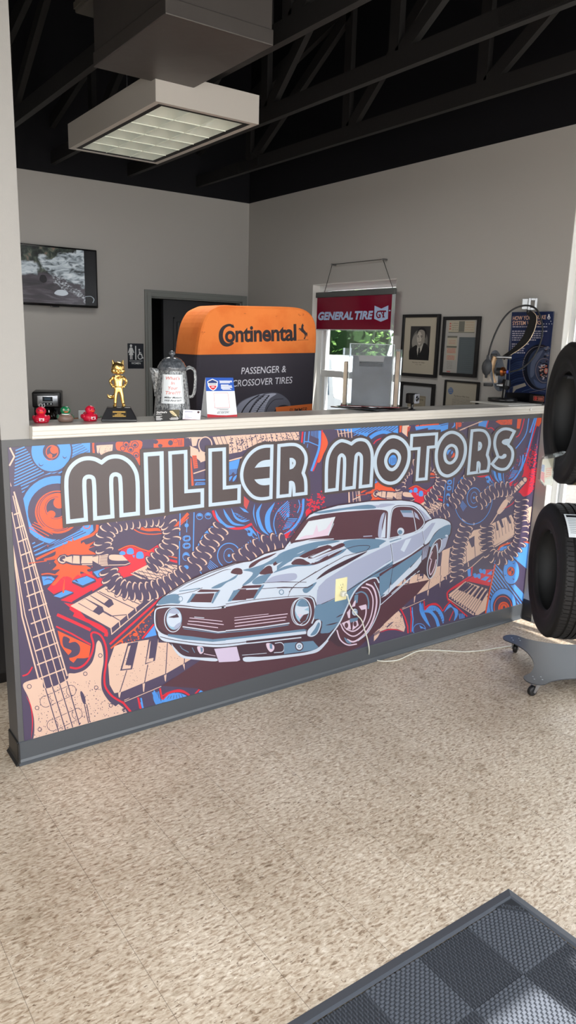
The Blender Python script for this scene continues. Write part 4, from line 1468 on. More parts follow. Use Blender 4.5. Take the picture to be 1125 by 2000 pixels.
def river_picture():
    m = mat('river picture', (6, 6, 8), .2); nt = m.node_tree; b = nt.nodes['Principled BSDF']; L = nt.links.new
    tc = nt.nodes.new('ShaderNodeTexCoord'); sp = nt.nodes.new('ShaderNodeSeparateXYZ'); L(tc.outputs['Object'], sp.inputs[0])
    def noise(scale, sx, sz, det=6, dist=.4):
        mp = nt.nodes.new('ShaderNodeMapping'); mp.inputs['Scale'].default_value = (sx, 1, sz); L(tc.outputs['Object'], mp.inputs['Vector'])
        n = nt.nodes.new('ShaderNodeTexNoise'); n.inputs['Scale'].default_value = scale; n.inputs['Detail'].default_value = det; n.inputs['Distortion'].default_value = dist; L(mp.outputs[0], n.inputs['Vector']); return n.outputs['Fac']
    def ramp(src, st):
        r = nt.nodes.new('ShaderNodeValToRGB'); e = r.color_ramp.elements
        while len(e) < len(st): e.new(.5)
        for q, (p, c) in zip(e, st): q.position = p; q.color = lin(c)+(1,)
        L(src, r.inputs['Fac']); return r.outputs['Color']
    def M(op, a, b_=None, c=None):
        x = nt.nodes.new('ShaderNodeMath'); x.operation = op
        for i, v in enumerate((a, b_, c)):
            if v is None: continue
            if isinstance(v, (int, float)): x.inputs[i].default_value = v
            else: L(v, x.inputs[i])
        return x.outputs[0]
    def mix(a, b_, f):
        x = nt.nodes.new('ShaderNodeMix'); x.data_type = 'RGBA'; L(a, x.inputs['A']); L(b_, x.inputs['B']); L(f, x.inputs['Factor']); return x.outputs['Result']
    X, Z = sp.outputs['X'], sp.outputs['Z']
    step = lambda v: (lambda r: r)(M('MULTIPLY_ADD', v, 60., .5))
    def sat(v): x = nt.nodes.new('ShaderNodeClamp'); L(v, x.inputs[0]); return x.outputs[0]
    wob = M('MULTIPLY_ADD', noise(9, 1, 1), .16, -.08)
    river = ramp(noise(7, .7, 4, 7, 1), [(.3, (30, 26, 32)), (.5, (58, 50, 58)), (.68, (92, 86, 94))])
    wood = ramp(noise(24, 1, 1, 8), [(.36, (10, 14, 12)), (.5, (42, 52, 44)), (.6, (84, 92, 78)), (.7, (134, 104, 94))])
    rock = ramp(noise(11, 1, 2.6, 9, 1.2), [(.34, (44, 52, 54)), (.44, (132, 142, 148)), (.54, (190, 200, 206)), (.7, (222, 228, 232))])
    ca = mix(river, wood, sat(step(M('ADD', M('ADD', Z, -.02), M('MULTIPLY', wob, .3)))))
    # rock bank on the right and the lower one on the left
    r1 = M('ADD', M('MULTIPLY_ADD', X, .32, .075), M('MULTIPLY', wob, 1.1)); up = sat(step(M('SUBTRACT', r1, M('ABSOLUTE', M('SUBTRACT', Z, .085)))))
    r1m = M('MULTIPLY', up, sat(step(M('ADD', M('ADD', X, .10), wob))))
    r2m = M('MULTIPLY', sat(step(M('SUBTRACT', M('ADD', .048, M('MULTIPLY', wob, .6)), M('ABSOLUTE', M('SUBTRACT', Z, .045))))), sat(step(M('SUBTRACT', -.13, M('ADD', X, wob)))))
    ca = mix(ca, rock, sat(M('MAXIMUM', r1m, r2m)))
    # shingle spit in the foreground
    sh = sat(step(M('SUBTRACT', M('ADD', .03, M('MULTIPLY', wob, .7)), M('ABSOLUTE', M('ADD', M('ADD', Z, .075), M('MULTIPLY', M('SUBTRACT', X, .10), .55))))))
    sh = M('MULTIPLY', sh, sat(step(M('SUBTRACT', X, .0))))
    gr = ramp(noise(60, 1, 1.6, 4), [(.42, (58, 52, 58)), (.52, (120, 122, 128)), (.62, (190, 196, 202))])
    ca = mix(ca, gr, sh)
    L(ca, b.inputs['Emission Color']); b.inputs['Emission Strength'].default_value = .62
    return m
mb = MB(); mb.add([(-.352, -.0221, -.210), (.352, -.0221, -.210), (.352, -.0221, .217), (-.352, -.0221, .217)], [(0, 1, 2, 3)], len(ml), False)
fl.emit(mb, ix, (0, -.0222, 0), (1, 0, 0), (0, 0, 1), (0, -1, 0), 2e-5)
mb.build('screen', ml+[river_picture()], t, weld='flat')
mb = MB(); mb.rbox((-.035, -.026, -.237), (.035, -.014, -.227), .003); mb.build('sensor_bump', PL, t)
mb = MB(); mb.box((-.12, .022, -.12), (.12, .0745, .12)); mb.build('mount', mat('black steel', (20, 20, 20), .5, .6), t)

# restroom sign
t = thing('restroom_sign', 'small dark WOMEN restroom sign beside the door frame', 'sign', (2.032, YB, 1.552))
ml, ix = flatmats(dict(k=(34, 38, 46), w=(222, 224, 226)), .4)
mb = MB(); mb.rbox((-.0755, -.004, -.108), (.0755, 0, .108), .003, mi=0)
fl = Flat()
fl.rect('w', -.062, -.044, .062, -.041); fl.text('w', 'WOMEN', 0, -.070, .017, .088, .012, align='c')
cx = -.044
fl.ell('w', (cx, .088), .011, .012); fl.poly('w', [(cx-.012, .072), (cx+.012, .072), (cx+.030, .028), (cx+.022, .026), (cx+.012, .048), (cx+.020, .008), (cx+.011, .008), (cx+.011, -.030), (cx+.003, -.030), (cx+.002, .006), (cx-.002, .006), (cx-.003, -.030), (cx-.011, -.030), (cx-.011, .008), (cx-.020, .008), (cx-.012, .048), (cx-.022, .026), (cx-.030, .028)])
fl.rect('w', -.006, -.032, .004, .088)
fl.ring('w', .007, (.040, -.004), .020, .022); fl.ell('w', (.033, .055), .007, .008)
fl.line('w', .009, [(.033, .044), (.035, .018), (.054, .016), (.062, -.016), (.072, -.014)]); fl.line('w', .006, [(.034, .032), (.052, .030)])
fl.emit(mb, ix, (0, -.0041, 0), (1, 0, 0), (0, 0, 1), (0, -1, 0), 5e-5)
mb.build('plate', ml, t, weld='flat')

# low cabinet along the back wall with the coffee things
WOODB = mat('brown laminate', (96, 70, 50), .4, noise=(14, (118, 88, 64), .4, .7)); TOPB = mat('speckled laminate top', (92, 90, 88), .35)
t = thing('coffee_counter', 'low brown cabinet by the back wall under the television', 'cabinet', (1.2, 3.08, 0))
MB().box((-.85, -.26, .08), (.85, .322, .985)).build('carcass', WOODB, t)
MB().rbox((-.87, -.285, .985), (.87, .322, 1.02), .006).build('top', TOPB, t)
for i in (-1, 0, 1):
    d = MB().rbox((i*.56-.27, -.28, .1), (i*.56+.27, -.26, .97), .004).build('door', WOODB, t)
    MB().cyl((i*.56+.2, -.302, .7), (i*.56+.2, -.302, .82), .005, n=8).build('handle', ALU, d)
BKP = mat('black plastic', (20, 20, 22), .3); CHR = mat('brushed steel', (176, 178, 182), .28, 1.)
t = thing('coffee_maker', 'black drip coffee maker with a silver control panel', 'coffee maker', (1.145, 3.10, 1.02), (0, 0, -.38))
mb = MB(); mb.rbox((-.105, -.02, 0), (.105, .13, .25), .012); mb.build('water_tank', BKP, t)
mb = MB(); mb.rbox((-.108, -.13, .14), (.108, .13, .262), .014); mb.build('brew_head', BKP, t)
mb = MB(); mb.rbox((-.105, -.13, 0), (.105, .0, .024), .008); mb.build('hot_plate', BKP, t)
ml, ix = flatmats(dict(s=(150, 154, 158), k=(30, 32, 36), b=(60, 80, 96)), .25)
mb = MB(); mb.rbox((-.07, -.136, .152), (.085, -.128, .236), .004, mi=0)
fl = Flat(); fl.rect('k', -.03, .19, .045, .226); fl.rect('b', -.015, .2, .03, .22); fl.rect('k', -.03, .16, .045, .182)
for i in range(3): fl.ell('s', (-.018+i*.025, .171), .006, .006, 14)
fl.emit(mb, ix, (0, -.1361, 0), (1, 0, 0), (0, 0, 1), (0, -1, 0), 5e-5); mb.build('control_panel', [CHR]+ml[1:], t, weld='flat')
mb = MB(); mb.lathe([(0, .026), (.062, .028), (.072, .05), (.07, .085), (.052, .118), (.046, .13)], 24, o=(0, -.06, 0)); cf = mb.build('carafe', mat('dark coffee glass', (18, 12, 9), .06), t)
mb = MB(); mb.lathe([(.0, .134), (.05, .134), (.05, .126), (.046, .126)], 24, o=(0, -.06, 0)); mb.build('lid', BKP, cf)
mb = MB(); mb.tube(catmull([(.05, -.085, .12), (.07, -.118, .11), (.073, -.122, .07), (.055, -.095, .045)], False, 5), .007); mb.build('handle', BKP, cf)
t = thing('serving_tray', 'brown wooden tray beside the coffee maker', 'tray', (1.492, 2.95, 1.02))
mb = MB(); mb.rbox((-.2, -.12, 0), (.2, .12, .012), .004); mb.build('tray_base', mat('warm wood', (150, 98, 56), .45), t)
mb = MB()
for a, b in (((-.2, -.12, .012), (.2, -.108, .045)), ((-.2, .108, .012), (.2, .12, .045)), ((-.2, -.108, .012), (-.188, .108, .045)), ((.188, -.108, .012), (.2, .108, .045))): mb.box(a, b)
mb.build('rim', mat('warm wood edge', (146, 94, 54), .45), t)
t = thing('coffee_packet', 'small white sachet leaning in the wooden tray', 'packet', (1.376, 2.915, 1.034), (-.05, 0, -.3))
ml, ix = flatmats(dict(w=(206, 212, 214), b=(90, 120, 140), k=(60, 66, 74)), .45)
mb = MB(); mb.rbox((-.052, -.006, 0), (.052, .006, .105), .005, mi=0)
fl = Flat(); fl.line('b', .012, [(-.036, .028), (0, .04), (.036, .03)], smooth=True); fl.text('k', 'COFFEE', 0, .05, .009, .06, align='c'); fl.rect('k', -.006, .072, .006, .078)
fl.emit(mb, ix, (0, -.0064, 0), (1, 0, 0), (0, 0, 1), (0, -1, 0), 5e-5); mb.build('sachet', ml, t, weld='flat')
t = thing('sugar_bowl', 'little pale green dish in the wooden tray behind the second red duck', 'bowl', (1.565, 2.95, 1.033))
mb = MB(); mb.lathe([(0, .004), (.03, .004), (.045, .03), (.048, .05), (.044, .05), (.04, .03), (.026, .012), (0, .012)], 20); mb.build('dish', mat('celadon glaze', (120, 158, 140), .25), t)
mb = MB(); mb.ball((0, 0, .045), (.036, .036, .022)); mb.build('sugar', mat('white sugar', (226, 222, 214), .8), t)
t = thing('supply_cabinet', 'dark charcoal cabinet behind the left end of the counter', 'cabinet', (-.2, .95, 0))
DCAB = mat('charcoal cabinet', (40, 40, 42), .5)
MB().box((-.3, -.18, .06), (.40, .2, 1.22)).build('carcass', DCAB, t)
MB().box((-.28, -.16, 0), (.38, .18, .06)).build('plinth', BKP, t)
for i in (0, 1):
    d = MB().rbox((-.295+i*.348, -.2, .08), (.048+i*.348, -.18, 1.2), .003).build('door', DCAB, t); MB().cyl((.02+i*.065, -.215, .7), (.02+i*.065, -.215, .85), .005, n=8).build('handle', ALU, d)
# ------------------------------------------------------------------ the ledge and what stands on it
ZT = 1.379
t = thing('counter_ledge', 'cream painted ledge board along the top of the counter', 'ledge', (0, 0, CT))
mb = MB(); pr = [(-.026, 0), (-.030, .004), (-.030, .012), (-.034, .014), (-.034, .030), (-.0365, .032), (-.0365, .0485), (.16, .0485), (.16, 0)]
mb.prism(pr, .0835, XR-.001, 'x'); mb.build('moulding', LEDGE, t, bevel=.0015)
MB().box((.0835, -.036, .0485), (XR-.001, .165, .05)).build('top_surface', LTOP, t)
mb = MB(); mb.ball((3.02, -.038, .030), (.008, .004, .008), 12); mb.build('plug_button', WHITE, t)
t = thing('mounting_board', 'thin white board under the brake model at the ledge end', 'board', (3.02, .12, ZT))
MB().rbox((-.165, -.125, .0002), (.15, .17, .007), .002).build('board', mat('chipped white board', (206, 204, 198), .5), t)
MB().rbox((.02, .13, -.35), (.06, .165, .0), .004).build('bracket', ALU, t)

# rubber ducks
def duck(label, x, y, rz, body, head, beak, wing=None, neck=None, logo=True, ring=False):
    t = thing('rubber_duck', label, 'rubber duck', (x, y, ZT), (0, 0, rz), 'rubber ducks on the ledge')
    B = mat('duck vinyl', body, .38, spec=.4); Hm = mat('duck head vinyl', head, .35, spec=.4)
    mb = MB(); s = 1.0
    prof = [(0, 0), (.021, .0), (.027, .004), (.0305, .012), (.030, .020), (.024, .029), (.014, .035), (0, .037)]
    bm = bmesh.new(); bmesh.ops.create_uvsphere(bm, u_segments=24, v_segments=16, radius=1)
    for v in bm.verts:
        p = v.co.copy(); z = max(p.z, -.62); tail = max(0, p.y)**3
        v.co = Vector((p.x*.031*(1-.25*max(0, p.y)), p.y*.030+.006*tail*2, (z+.62)*.0215+.016*tail))
    mb.bm(bm, 0, True)
    for sg in (-1, 1):
        mb.ball((sg*.027, .006, .019), (.007, .017, .010), 12, 1 if wing else 0)
    ink = mat('white print', (236, 232, 232), .5)
    mats = [B, mat('duck wing', wing, .45) if wing else B, ink, mat('dark print', (96, 20, 34), .5)]
    if logo:
        fl = Flat()
        fl.poly('w', [(-.009, .0205), (-.004, .0185), (0, .0195), (.004, .0185), (.009, .0205), (.009, .010), (0, .0085), (-.009, .010)]); fl.text('k', 'GT', -.0062, .0118, .0055, .0115, .02); fl.rect('w', -.017, .0055, .017, .0078)
        tmp = MB(); fl.emit(tmp, dict(w=2, k=3), (0, 0, 0), (1, 0, 0), (0, 0, 1), (0, -1, 0), 5e-5)
        def yo(px, z):
            k = 1-(px/.031)**2-((z-.0133)/.0215)**2
            return -.030*math.sqrt(max(k, .02))
        tmp.v = [Vector((p.x, yo(p.x, p.z)-.0004+p.y*6, p.z)) for p in tmp.v]
        mb.add(tmp.v, tmp.f, None, False); mb.m[-len(tmp.f):] = tmp.m
    mb.build('body', mats, t)
    mb = MB(); mb.ball((0, -.004, .045), (.0195, .0195, .0175), 24, 0)
    if neck: mb.lathe([(.0145, .029), (.0165, .0305), (.0145, .033)], 20, 1, (0, -.003, 0))
    hd = mb.build('head', [Hm, mat('white neck ring', (230, 230, 226), .5)], t)
    mb = MB(); K = mat('black eye', (12, 12, 14), .2)
    for sg in (-1, 1):
        mb.ball((sg*.0085, -.0206, .0495), (.0034, .002, .0042), 10, 1); mb.ball((sg*.0085, -.0222, .0495), (.0018, .001, .0024), 8, 0)
    mb.build('eyes', [K, mat('eye white', (230, 210, 200) if neck else tuple(int(c*.8) for c in head), .4)], hd)
    mb = MB(); mb.ball((0, -.0235, .0425), (.0095, .008, .0022), 14); mb.ball((0, -.0225, .0402), (.0075, .0065, .0018), 14)
    mb.build('beak', mat('beak vinyl', beak, .4), hd)
    if ring:
        mb = MB(); mb.tube([(.006*math.cos(a), .0, .067+.006*math.sin(a)) for a in [2*PI*i/16 for i in range(16)]], .0008, 6, closed=True); mb.tube([(.011+.005*math.cos(a), .003, .066+.005*math.sin(a)) for a in [2*PI*i/16 for i in range(16)]], .0007, 6, closed=True)
        mb.build('key_ring', CHR, t)
    return t
RD = (196, 24, 54)
duck('dark red rubber duck with a wire ring on its head, nearest the white post', .152, .075, -.25, RD, RD, (236, 84, 40), ring=True)
duck('small mallard duck with a green head and brown belly', .246, .07, -.2, (122, 100, 90), (24, 110, 70), (196, 96, 50), wing=(50, 96, 74), neck=True, logo=False)
duck('dark red rubber duck next to the gold trophy', .345, .07, .15, RD, RD, (236, 84, 40))

# gold statuette on a black plinth
GOLD = mat('gold plating', (236, 198, 122), .3, 1.); GOLD2 = mat('gold shadow', (206, 164, 92), .3, 1.)
t = thing('trophy', 'gold statuette of a standing cat with hands on hips on a black plinth', 'trophy', (.462, .052, ZT), (0, 0, -.395))
mb = MB(); mb.add([(-.07, -.05, 0), (.07, -.05, 0), (.07, .05, 0), (-.07, .05, 0), (-.07, -.05, .008), (.07, -.05, .008), (.07, .05, .008), (-.07, .05, .008), (-.046, -.031, .055), (.046, -.031, .055), (.046, .031, .055), (-.046, .031, .055)],
       [(0, 1, 5, 4), (1, 2, 6, 5), (2, 3, 7, 6), (3, 0, 4, 7), (4, 5, 9, 8), (5, 6, 10, 9), (6, 7, 11, 10), (7, 4, 8, 11), (8, 9, 10, 11), (3, 2, 1, 0)], 0, False)
pl = mb.build('plinth', mat('black marble', (26, 26, 30), .25), t, bevel=.002)
ml, ix = flatmats(dict(k=(40, 34, 22), g=(204, 164, 84)), .35)
mb = MB(); fl = Flat(); fl.rect('k', -.028, .018, .03, .046)
for i, (tx, w_) in enumerate((('EXCELLENCE', .046), ('AWARD', .02), ('TOP DEALER', .036), ('GENERAL SERVICE', .05))): pass
for z, w_, h_ in ((.0385, .050, .0055), (.0325, .018, .003), (.0275, .036, .003), (.0215, .052, .004)):
    x = -w_/2+.001
    while x < w_/2:
        d = r2.uniform(.0025, .005); fl.rect('g', x, z, min(x+d*.8, w_/2), z+h_); x += d
n = Vector((0, -.047, -.019)).normalized()
fl.emit(mb, ix, (0, -.0538, 0), (1, 0, 0), Vector((0, .019, .047)).normalized(), n, 5e-5, .0006)
mb.build('plaque', ml, pl, weld='flat')
# the body: one continuous skinned surface
def skin(name, verts, edges, radii, mat_, parent, sub=2, root=0):
    me = bpy.data.meshes.new(name); me.from_pydata(verts, edges, []); me.materials.append(mat_)
    o = bpy.data.objects.new(name, me); C.objects.link(o); o.parent = parent
    o.modifiers.new('skin', 'SKIN').use_smooth_shade = True
    for i, r_ in enumerate(radii):
        s_ = me.skin_vertices[0].data[i]; s_.radius = (r_, r_) if not isinstance(r_, tuple) else r_; s_.use_root = i == root
    u = o.modifiers.new('subsurf', 'SUBSURF'); u.levels = sub; u.render_levels = sub
    bpy.context.view_layer.update()
    m2 = bpy.data.meshes.new_from_object(o.evaluated_get(bpy.context.evaluated_depsgraph_get()))
    o.modifiers.clear(); o.data = m2; m2.name = name
    for p in m2.polygons: p.use_smooth = True
    return o
V = [(0, 0, .128), (0, 0, .148), (0, .001, .168), (0, .001, .182),            # 0 hips 1 waist 2 chest 3 neck
     (-.010, 0, .118), (-.013, -.002, .095), (-.0145, .001, .070), (-.016, -.008, .061),   # left leg 4-7
     (.010, 0, .118), (.014, -.002, .095), (.017, .001, .070), (.021, -.008, .061),       # right leg 8-11
     (-.019, .001, .173), (-.034, .005, .158), (-.024, -.006, .139),                       # left arm 12-14
     (.019, .001, .173), (.034, .005, .158), (.024, -.006, .139)]                          # right arm 15-17
E = [(0, 1), (1, 2), (2, 3), (0, 4), (4, 5), (5, 6), (6, 7), (0, 8), (8, 9), (9, 10), (10, 11), (2, 12), (12, 13), (13, 14), (2, 15), (15, 16), (16, 17)]
Rr = [(.016, .012), (.0165, .012), (.0185, .013), (.009, .009), .0095, .0078, .0066, (.0064, .005), .0095, .0078, .0066, (.0064, .005), .0078, .0062, .0052, .0078, .0062, .0052]
bd = skin('figure', V, E, Rr, GOLD, t)
mb = MB()
for sg, px_ in ((-1, -.0158), (1, .0195)):
    mb.ball((px_, -.006, .0605), (.0085, .0145, .0058), 14)
for sg in (-1, 1):                                      # mitt hands on the hips: thumb and four short fingers
    mb.ball((sg*.0215, -.0085, .1375), (.0055, .005, .0062), 12)
    for k in range(4): mb.tube([(sg*(.0225-.002*k), -.0105, .1395-.0022*k), (sg*(.0165-.001*k), -.0128, .1375-.0026*k), (sg*.0125, -.0125, .1355-.0026*k)], [.0017, .0016, .0013], 6)
    mb.tube([(sg*.0245, -.004, .1385), (sg*.0255, .002, .1365)], [.0018, .0014], 6)
mb.build('shoes_and_hands', GOLD, t)
mb = MB(); mb.tube(catmull([(0, .012, .122), (-.012, .024, .105), (-.026, .024, .092), (-.038, .020, .094), (-.044, .016, .104)], False, 5), [.0035, .0038, .0042, .0046, .005, .0055, .006, .0064, .0068, .007, .0074, .0078, .008, .008, .0076, .007, .006, .005, .004, .0025, .001], 10); mb.build('tail', GOLD, t)
mb = MB(); mb.lathe([(.0185, .136), (.0205, .134), (.0205, .1385), (.0185, .139)], 24); mb.lathe([(.0105, .1775), (.0135, .181), (.0105, .184)], 20)
mb.tube([(0, -.0135, .176), (0, -.0165, .16), (0, -.0155, .14)], .0008, 6)
for sg in (-1, 1): mb.add([(0, -.0155, .1765), (sg*.011, -.0105, .183), (sg*.012, -.0135, .172)], [(0, 1, 2)]); mb.rbox((sg*.009-.004, -.0172, .162), (sg*.009+.004, -.0148, .1685), .001)
mb.build('jacket', GOLD, t)
mb = MB(); mb.ball((0, .001, .2105), (.0262, .0225, .0245), 28); mb.ball((-.0145, -.004, .200), (.0135, .0135, .012), 16); mb.ball((.0145, -.004, .200), (.0135, .0135, .012), 16)
hd = mb.build('head', GOLD, t)
mb = MB(); mb.ball((-.006, -.0205, .200), (.0078, .0075, .0066), 16); mb.ball((.006, -.0205, .200), (.0078, .0075, .0066), 16); mb.ball((0, -.018, .1935), (.0085, .0065, .0042), 14); mb.ball((0, -.0275, .2055), (.0042, .003, .003), 12)
mb.build('muzzle', GOLD, hd)
for sg in (-1, 1):
    mb = MB(); mb.cyl((sg*.0165, .002, .226), (sg*.0205, .002, .2425), .0078, .0022, 14); mb.build('ear', GOLD, hd)
    mb = MB(); mb.ball((sg*.0088, -.0195, .2145), (.0046, .0022, .0054), 14); mb.build('eye', GOLD2, hd)
mb = MB(); mb.tube([(.0165*math.cos(a_), -.0195+.004*abs(math.cos(a_)), .203+.0*a_-.008*math.sin(a_)) for a_ in [PI*k/12 for k in range(13)]], .0011, 6); mb.build('smile', GOLD2, hd)
# enamel coffee pot with a paper sign
def enamel(name, dark, light, sc_):
    m = mat(name, dark, .16, coat=.4); nt = m.node_tree; b = nt.nodes['Principled BSDF']; L = nt.links.new
    tc = nt.nodes.new('ShaderNodeTexCoord'); mp = nt.nodes.new('ShaderNodeMapping'); mp.inputs['Scale'].default_value = (1, 1, .55)
    n = nt.nodes.new('ShaderNodeTexNoise'); n.inputs['Scale'].default_value = sc_; n.inputs['Detail'].default_value = 5; n.inputs['Roughness'].default_value = .75
    r = nt.nodes.new('ShaderNodeValToRGB'); r.color_ramp.elements[0].position = .44; r.color_ramp.elements[1].position = .58
    r.color_ramp.elements[0].color = lin(dark)+(1,); r.color_ramp.elements[1].color = lin(light)+(1,)
    L(tc.outputs['Object'], mp.inputs['Vector']); L(mp.outputs['Vector'], n.inputs['Vector']); L(n.outputs['Fac'], r.inputs['Fac']); L(r.outputs['Color'], b.inputs['Base Color']); return m
EN = enamel('speckled grey enamel', (74, 78, 82), (158, 161, 162), 150); ENL = enamel('grey enamel lid', (70, 74, 80), (104, 108, 114), 60)
t = thing('enamel_coffee_pot', 'tall speckled grey enamel coffee pot with a taped paper sign', 'coffee pot', (.715, .075, ZT), (0, 0, -.44))
mb = MB(); mb.lathe([(0, 0), (.078, 0), (.081, .004), (.081, .010), (.078, .02), (.074, .07), (.068, .13), (.061, .19), (.0575, .205), (.0595, .208), (.0575, .211), (.054, .206), (.058, .18), (.072, .03), (0, .012)], 48); mb.build('body', EN, t)
mb = MB(); mb.lathe([(.0605, .207), (.0625, .210), (.0605, .216), (.0565, .224), (.054, .226), (.0525, .232), (.047, .238), (.044, .239), (.041, .245), (.030, .252), (.016, .257), (.008, .258), (.006, .262), (0, .262)], 40); ld = mb.build('lid', ENL, t)
mb = MB(); mb.lathe([(.0045, .258), (.006, .262), (.012, .266), (.0135, .272), (.011, .278), (.005, .282), (0, .283)], 20); mb.build('lid_knob', ENL, ld)
mb = MB(); vs = []; fs = []
for i in range(7):
    f = i/6; z = .09+.116*f; w_ = .003+.024*f; out = .070-.0125*f+.002+.030*f**1.4
    base = .081-.1*(.02+z*1.0)*1.0
    rb = .0765-.075*z if z > .02 else .08
    vs += [(-rb*.93, -w_, z), (-rb-.004-.028*f**1.3, -w_*.35, z+.004*f), (-rb-.006-.030*f**1.3, 0, z+.005*f), (-rb-.004-.028*f**1.3, w_*.35, z+.004*f), (-rb*.93, w_, z)]
for i in range(6):
    for k in range(4): fs.append((i*5+k, i*5+k+1, i*5+k+6, i*5+k+5))
mb.add(vs, fs, 0, True); o = mb.build('spout', EN, t); sm = o.modifiers.new('solid', 'SOLIDIFY'); sm.thickness = .002; sm.offset = -1
mb = MB(); mb.tube(catmull([(.054, 0, .205), (.074, 0, .214), (.092, 0, .205), (.098, 0, .18), (.097, 0, .14), (.093, 0, .11), (.084, 0, .092), (.072, 0, .09)], False, 6), .0085, 10, flat=.55); mb.build('handle', EN, t)
mb = MB(); mb.lathe([(.0575, .2015), (.0605, .2015), (.0605, .207)], 40); mb.build('rim', ENL, t)
ml, ix = flatmats(dict(w=(214, 220, 224), k=(40, 40, 42), r=(206, 120, 110)), .12)
fl = Flat(); X0, X1, Z0, Z1 = -.048, .050, .066, .186
fl.rect('w', X0, Z0, X1, Z1); fl.line('k', .0012, [(X0+.005, Z0+.005), (X1-.005, Z0+.005), (X1-.005, Z1-.005), (X0+.005, Z1-.005)], True)
for s_, z, w_ in (("What's", .165, .066), ('In', .145, .016), ('Your', .125, .042), ('Tire???', .105, .064)): fl.text('r', s_, .001, z, .013, w_, .012, .15, 'c')
fl.text('k', 'Miller Motors', .001, .088, .0075, .073, .02, .3, 'c'); fl.text('k', 'Will Find It!!!', .001, .0755, .0075, .07, .02, .3, 'c')
tmp = MB(); fl.emit(tmp, ix, (0, 0, 0), (1, 0, 0), (0, 0, 1), (0, -1, 0), 3e-5)
seg = MB()
# subdivide the sheet so that it wraps round the pot
nx = 14
for i in range(nx):
    a, b = X0+(X1-X0)*i/nx, X0+(X1-X0)*(i+1)/nx; seg.add([(a, 0, Z0), (b, 0, Z0), (b, 0, Z1), (a, 0, Z1)], [(0, 1, 2, 3)], 0)
keep = [i for i, m_ in enumerate(tmp.m) if m_ != ix['w']]
def wrap(p, off):
    a = p.x/.072; rr = (.0826-.106*p.z)+off
    return Vector((rr*math.sin(a), -rr*math.cos(a), p.z))
mb = MB(); mb.add([wrap(p, .0012) for p in seg.v], seg.f, 0, True)
for i in keep: mb.add([wrap(tmp.v[j], .0017) for j in tmp.f[i]], [list(range(len(tmp.f[i])))], tmp.m[i], True)
mb.build('paper_sign', ml, t, weld='flat')

# cards leaning on the pot
ml, ix = flatmats(dict(k=(22, 22, 24), w=(226, 226, 228), o=(78, 72, 48), c=(206, 190, 150)), .35)
t = thing('flyer_card', "black DaVinci's card with a writing hand leaning on the coffee pot", 'card', (.640, -.026, ZT), (.06, 0, -.1))
mb = MB(); mb.box((-.053, 0, 0), (.053, .0012, .051), 0); fl = Flat()
fl.rect('o', .02, .018, .053, .051); fl.curve('c', [(.010, .045), (.022, .046), (.034, .034), (.042, .024), (.036, .021), (.026, .027), (.014, .037)]); fl.line('w', .0016, [(.036, .026), (.050, .008)]); fl.line('k', .001, [(.014, .042), (.034, .027)])
fl.text('w', "DaVinci's", -.046, .037, .0075, .044, .03); fl.rect('w', -.048, .0305, -.024, .032)
for z, a, b in ((.021, -.048, -.022), (.0165, -.048, -.03), (.012, -.048, -.024), (.0075, -.048, -.02), (.004, -.048, -.026), (.012, .016, .046), (.0075, .010, .048), (.0045, .014, .048)): fl.rect('w', a, z, b, z+.0017)
fl.emit(mb, ix, (0, 0, 0), (1, 0, 0), (0, 0, 1), (0, -1, 0), 4e-5); o_ = mb.build('card', ml, t, weld='flat'); o_.scale.z = .88
ml, ix = flatmats(dict(w=(228, 228, 240), b=(70, 74, 120), r=(190, 60, 80), k=(60, 30, 40)), .4)
t = thing('business_card', 'white business card with a small round mark standing by the coffee pot', 'card', (.752, -.028, ZT), (.06, .06, -.2))
mb = MB(); mb.rbox((-.039, 0, 0), (.039, .0012, .047), .003, mi=0); fl = Flat()
fl.rect('b', -.032, .037, .002, .0395); fl.rect('b', -.032, .033, -.02, .034); fl.ell('k', (.028, .038), .0055, .0055); fl.line('r', .001, [(-.036, .0015), (.036, .0015)])
for z, a, b in ((.021, -.03, -.012), (.0175, -.03, -.016), (.014, -.03, -.01), (.010, -.03, .002), (.0065, -.03, -.006)): fl.rect('b', a, z, b, z+.001)
fl.emit(mb, ix, (0, 0, 0), (1, 0, 0), (0, 0, 1), (0, -1, 0), 4e-5); o_ = mb.build('card', ml, t, weld='flat'); o_.scale.z = .88

# table tent
ml, ix = flatmats(dict(w=(232, 234, 238), b=(36, 84, 176), r=(206, 44, 56), s=(176, 180, 188), k=(50, 54, 62), n=(30, 52, 110)), .4)
t = thing('table_tent', 'white folded table tent with a blue and red shield panel', 'table tent', (.938, .06, ZT), (0, 0, -.12))
hw = .072; D = .038; Ht = .170
o0, Vd = Vector((0, -D, 0)), Vector((0, D-.0008, Ht)).normalized(); Hs = Vector((0, D, Ht)).length; Nn = Vector((0, -Ht, D)).normalized()
mb = MB(); th = .0012
for sg in (-1, 1):
    mb.add([(-hw, sg*D, 0), (hw, sg*D, 0), (hw*.92, sg*.0008, Ht), (-hw*.92, sg*.0008, Ht), (-hw, sg*(D-th), 0), (hw, sg*(D-th), 0), (hw*.92, sg*.0001, Ht-.003), (-hw*.92, sg*.0001, Ht-.003)],
           [(0, 1, 2, 3), (7, 6, 5, 4), (0, 4, 5, 1), (1, 5, 6, 2), (3, 2, 6, 7), (0, 3, 7, 4)], 0, False)
mb.add([(-hw, -D, 0), (hw, -D, 0), (hw, D, 0), (-hw, D, 0), (-hw, -D, .0012), (hw, -D, .0012), (hw, D, .0012), (-hw, D, .0012)], [(0, 1, 2, 3), (4, 5, 6, 7), (0, 4, 5, 1), (3, 2, 6, 7)], 0, False)
mb.add([(-hw*.985, -D*.94, .002), (-hw*.985, D*.94, .002), (-hw*.905, 0, Ht*.975)], [(0, 1, 2)], 0, False)
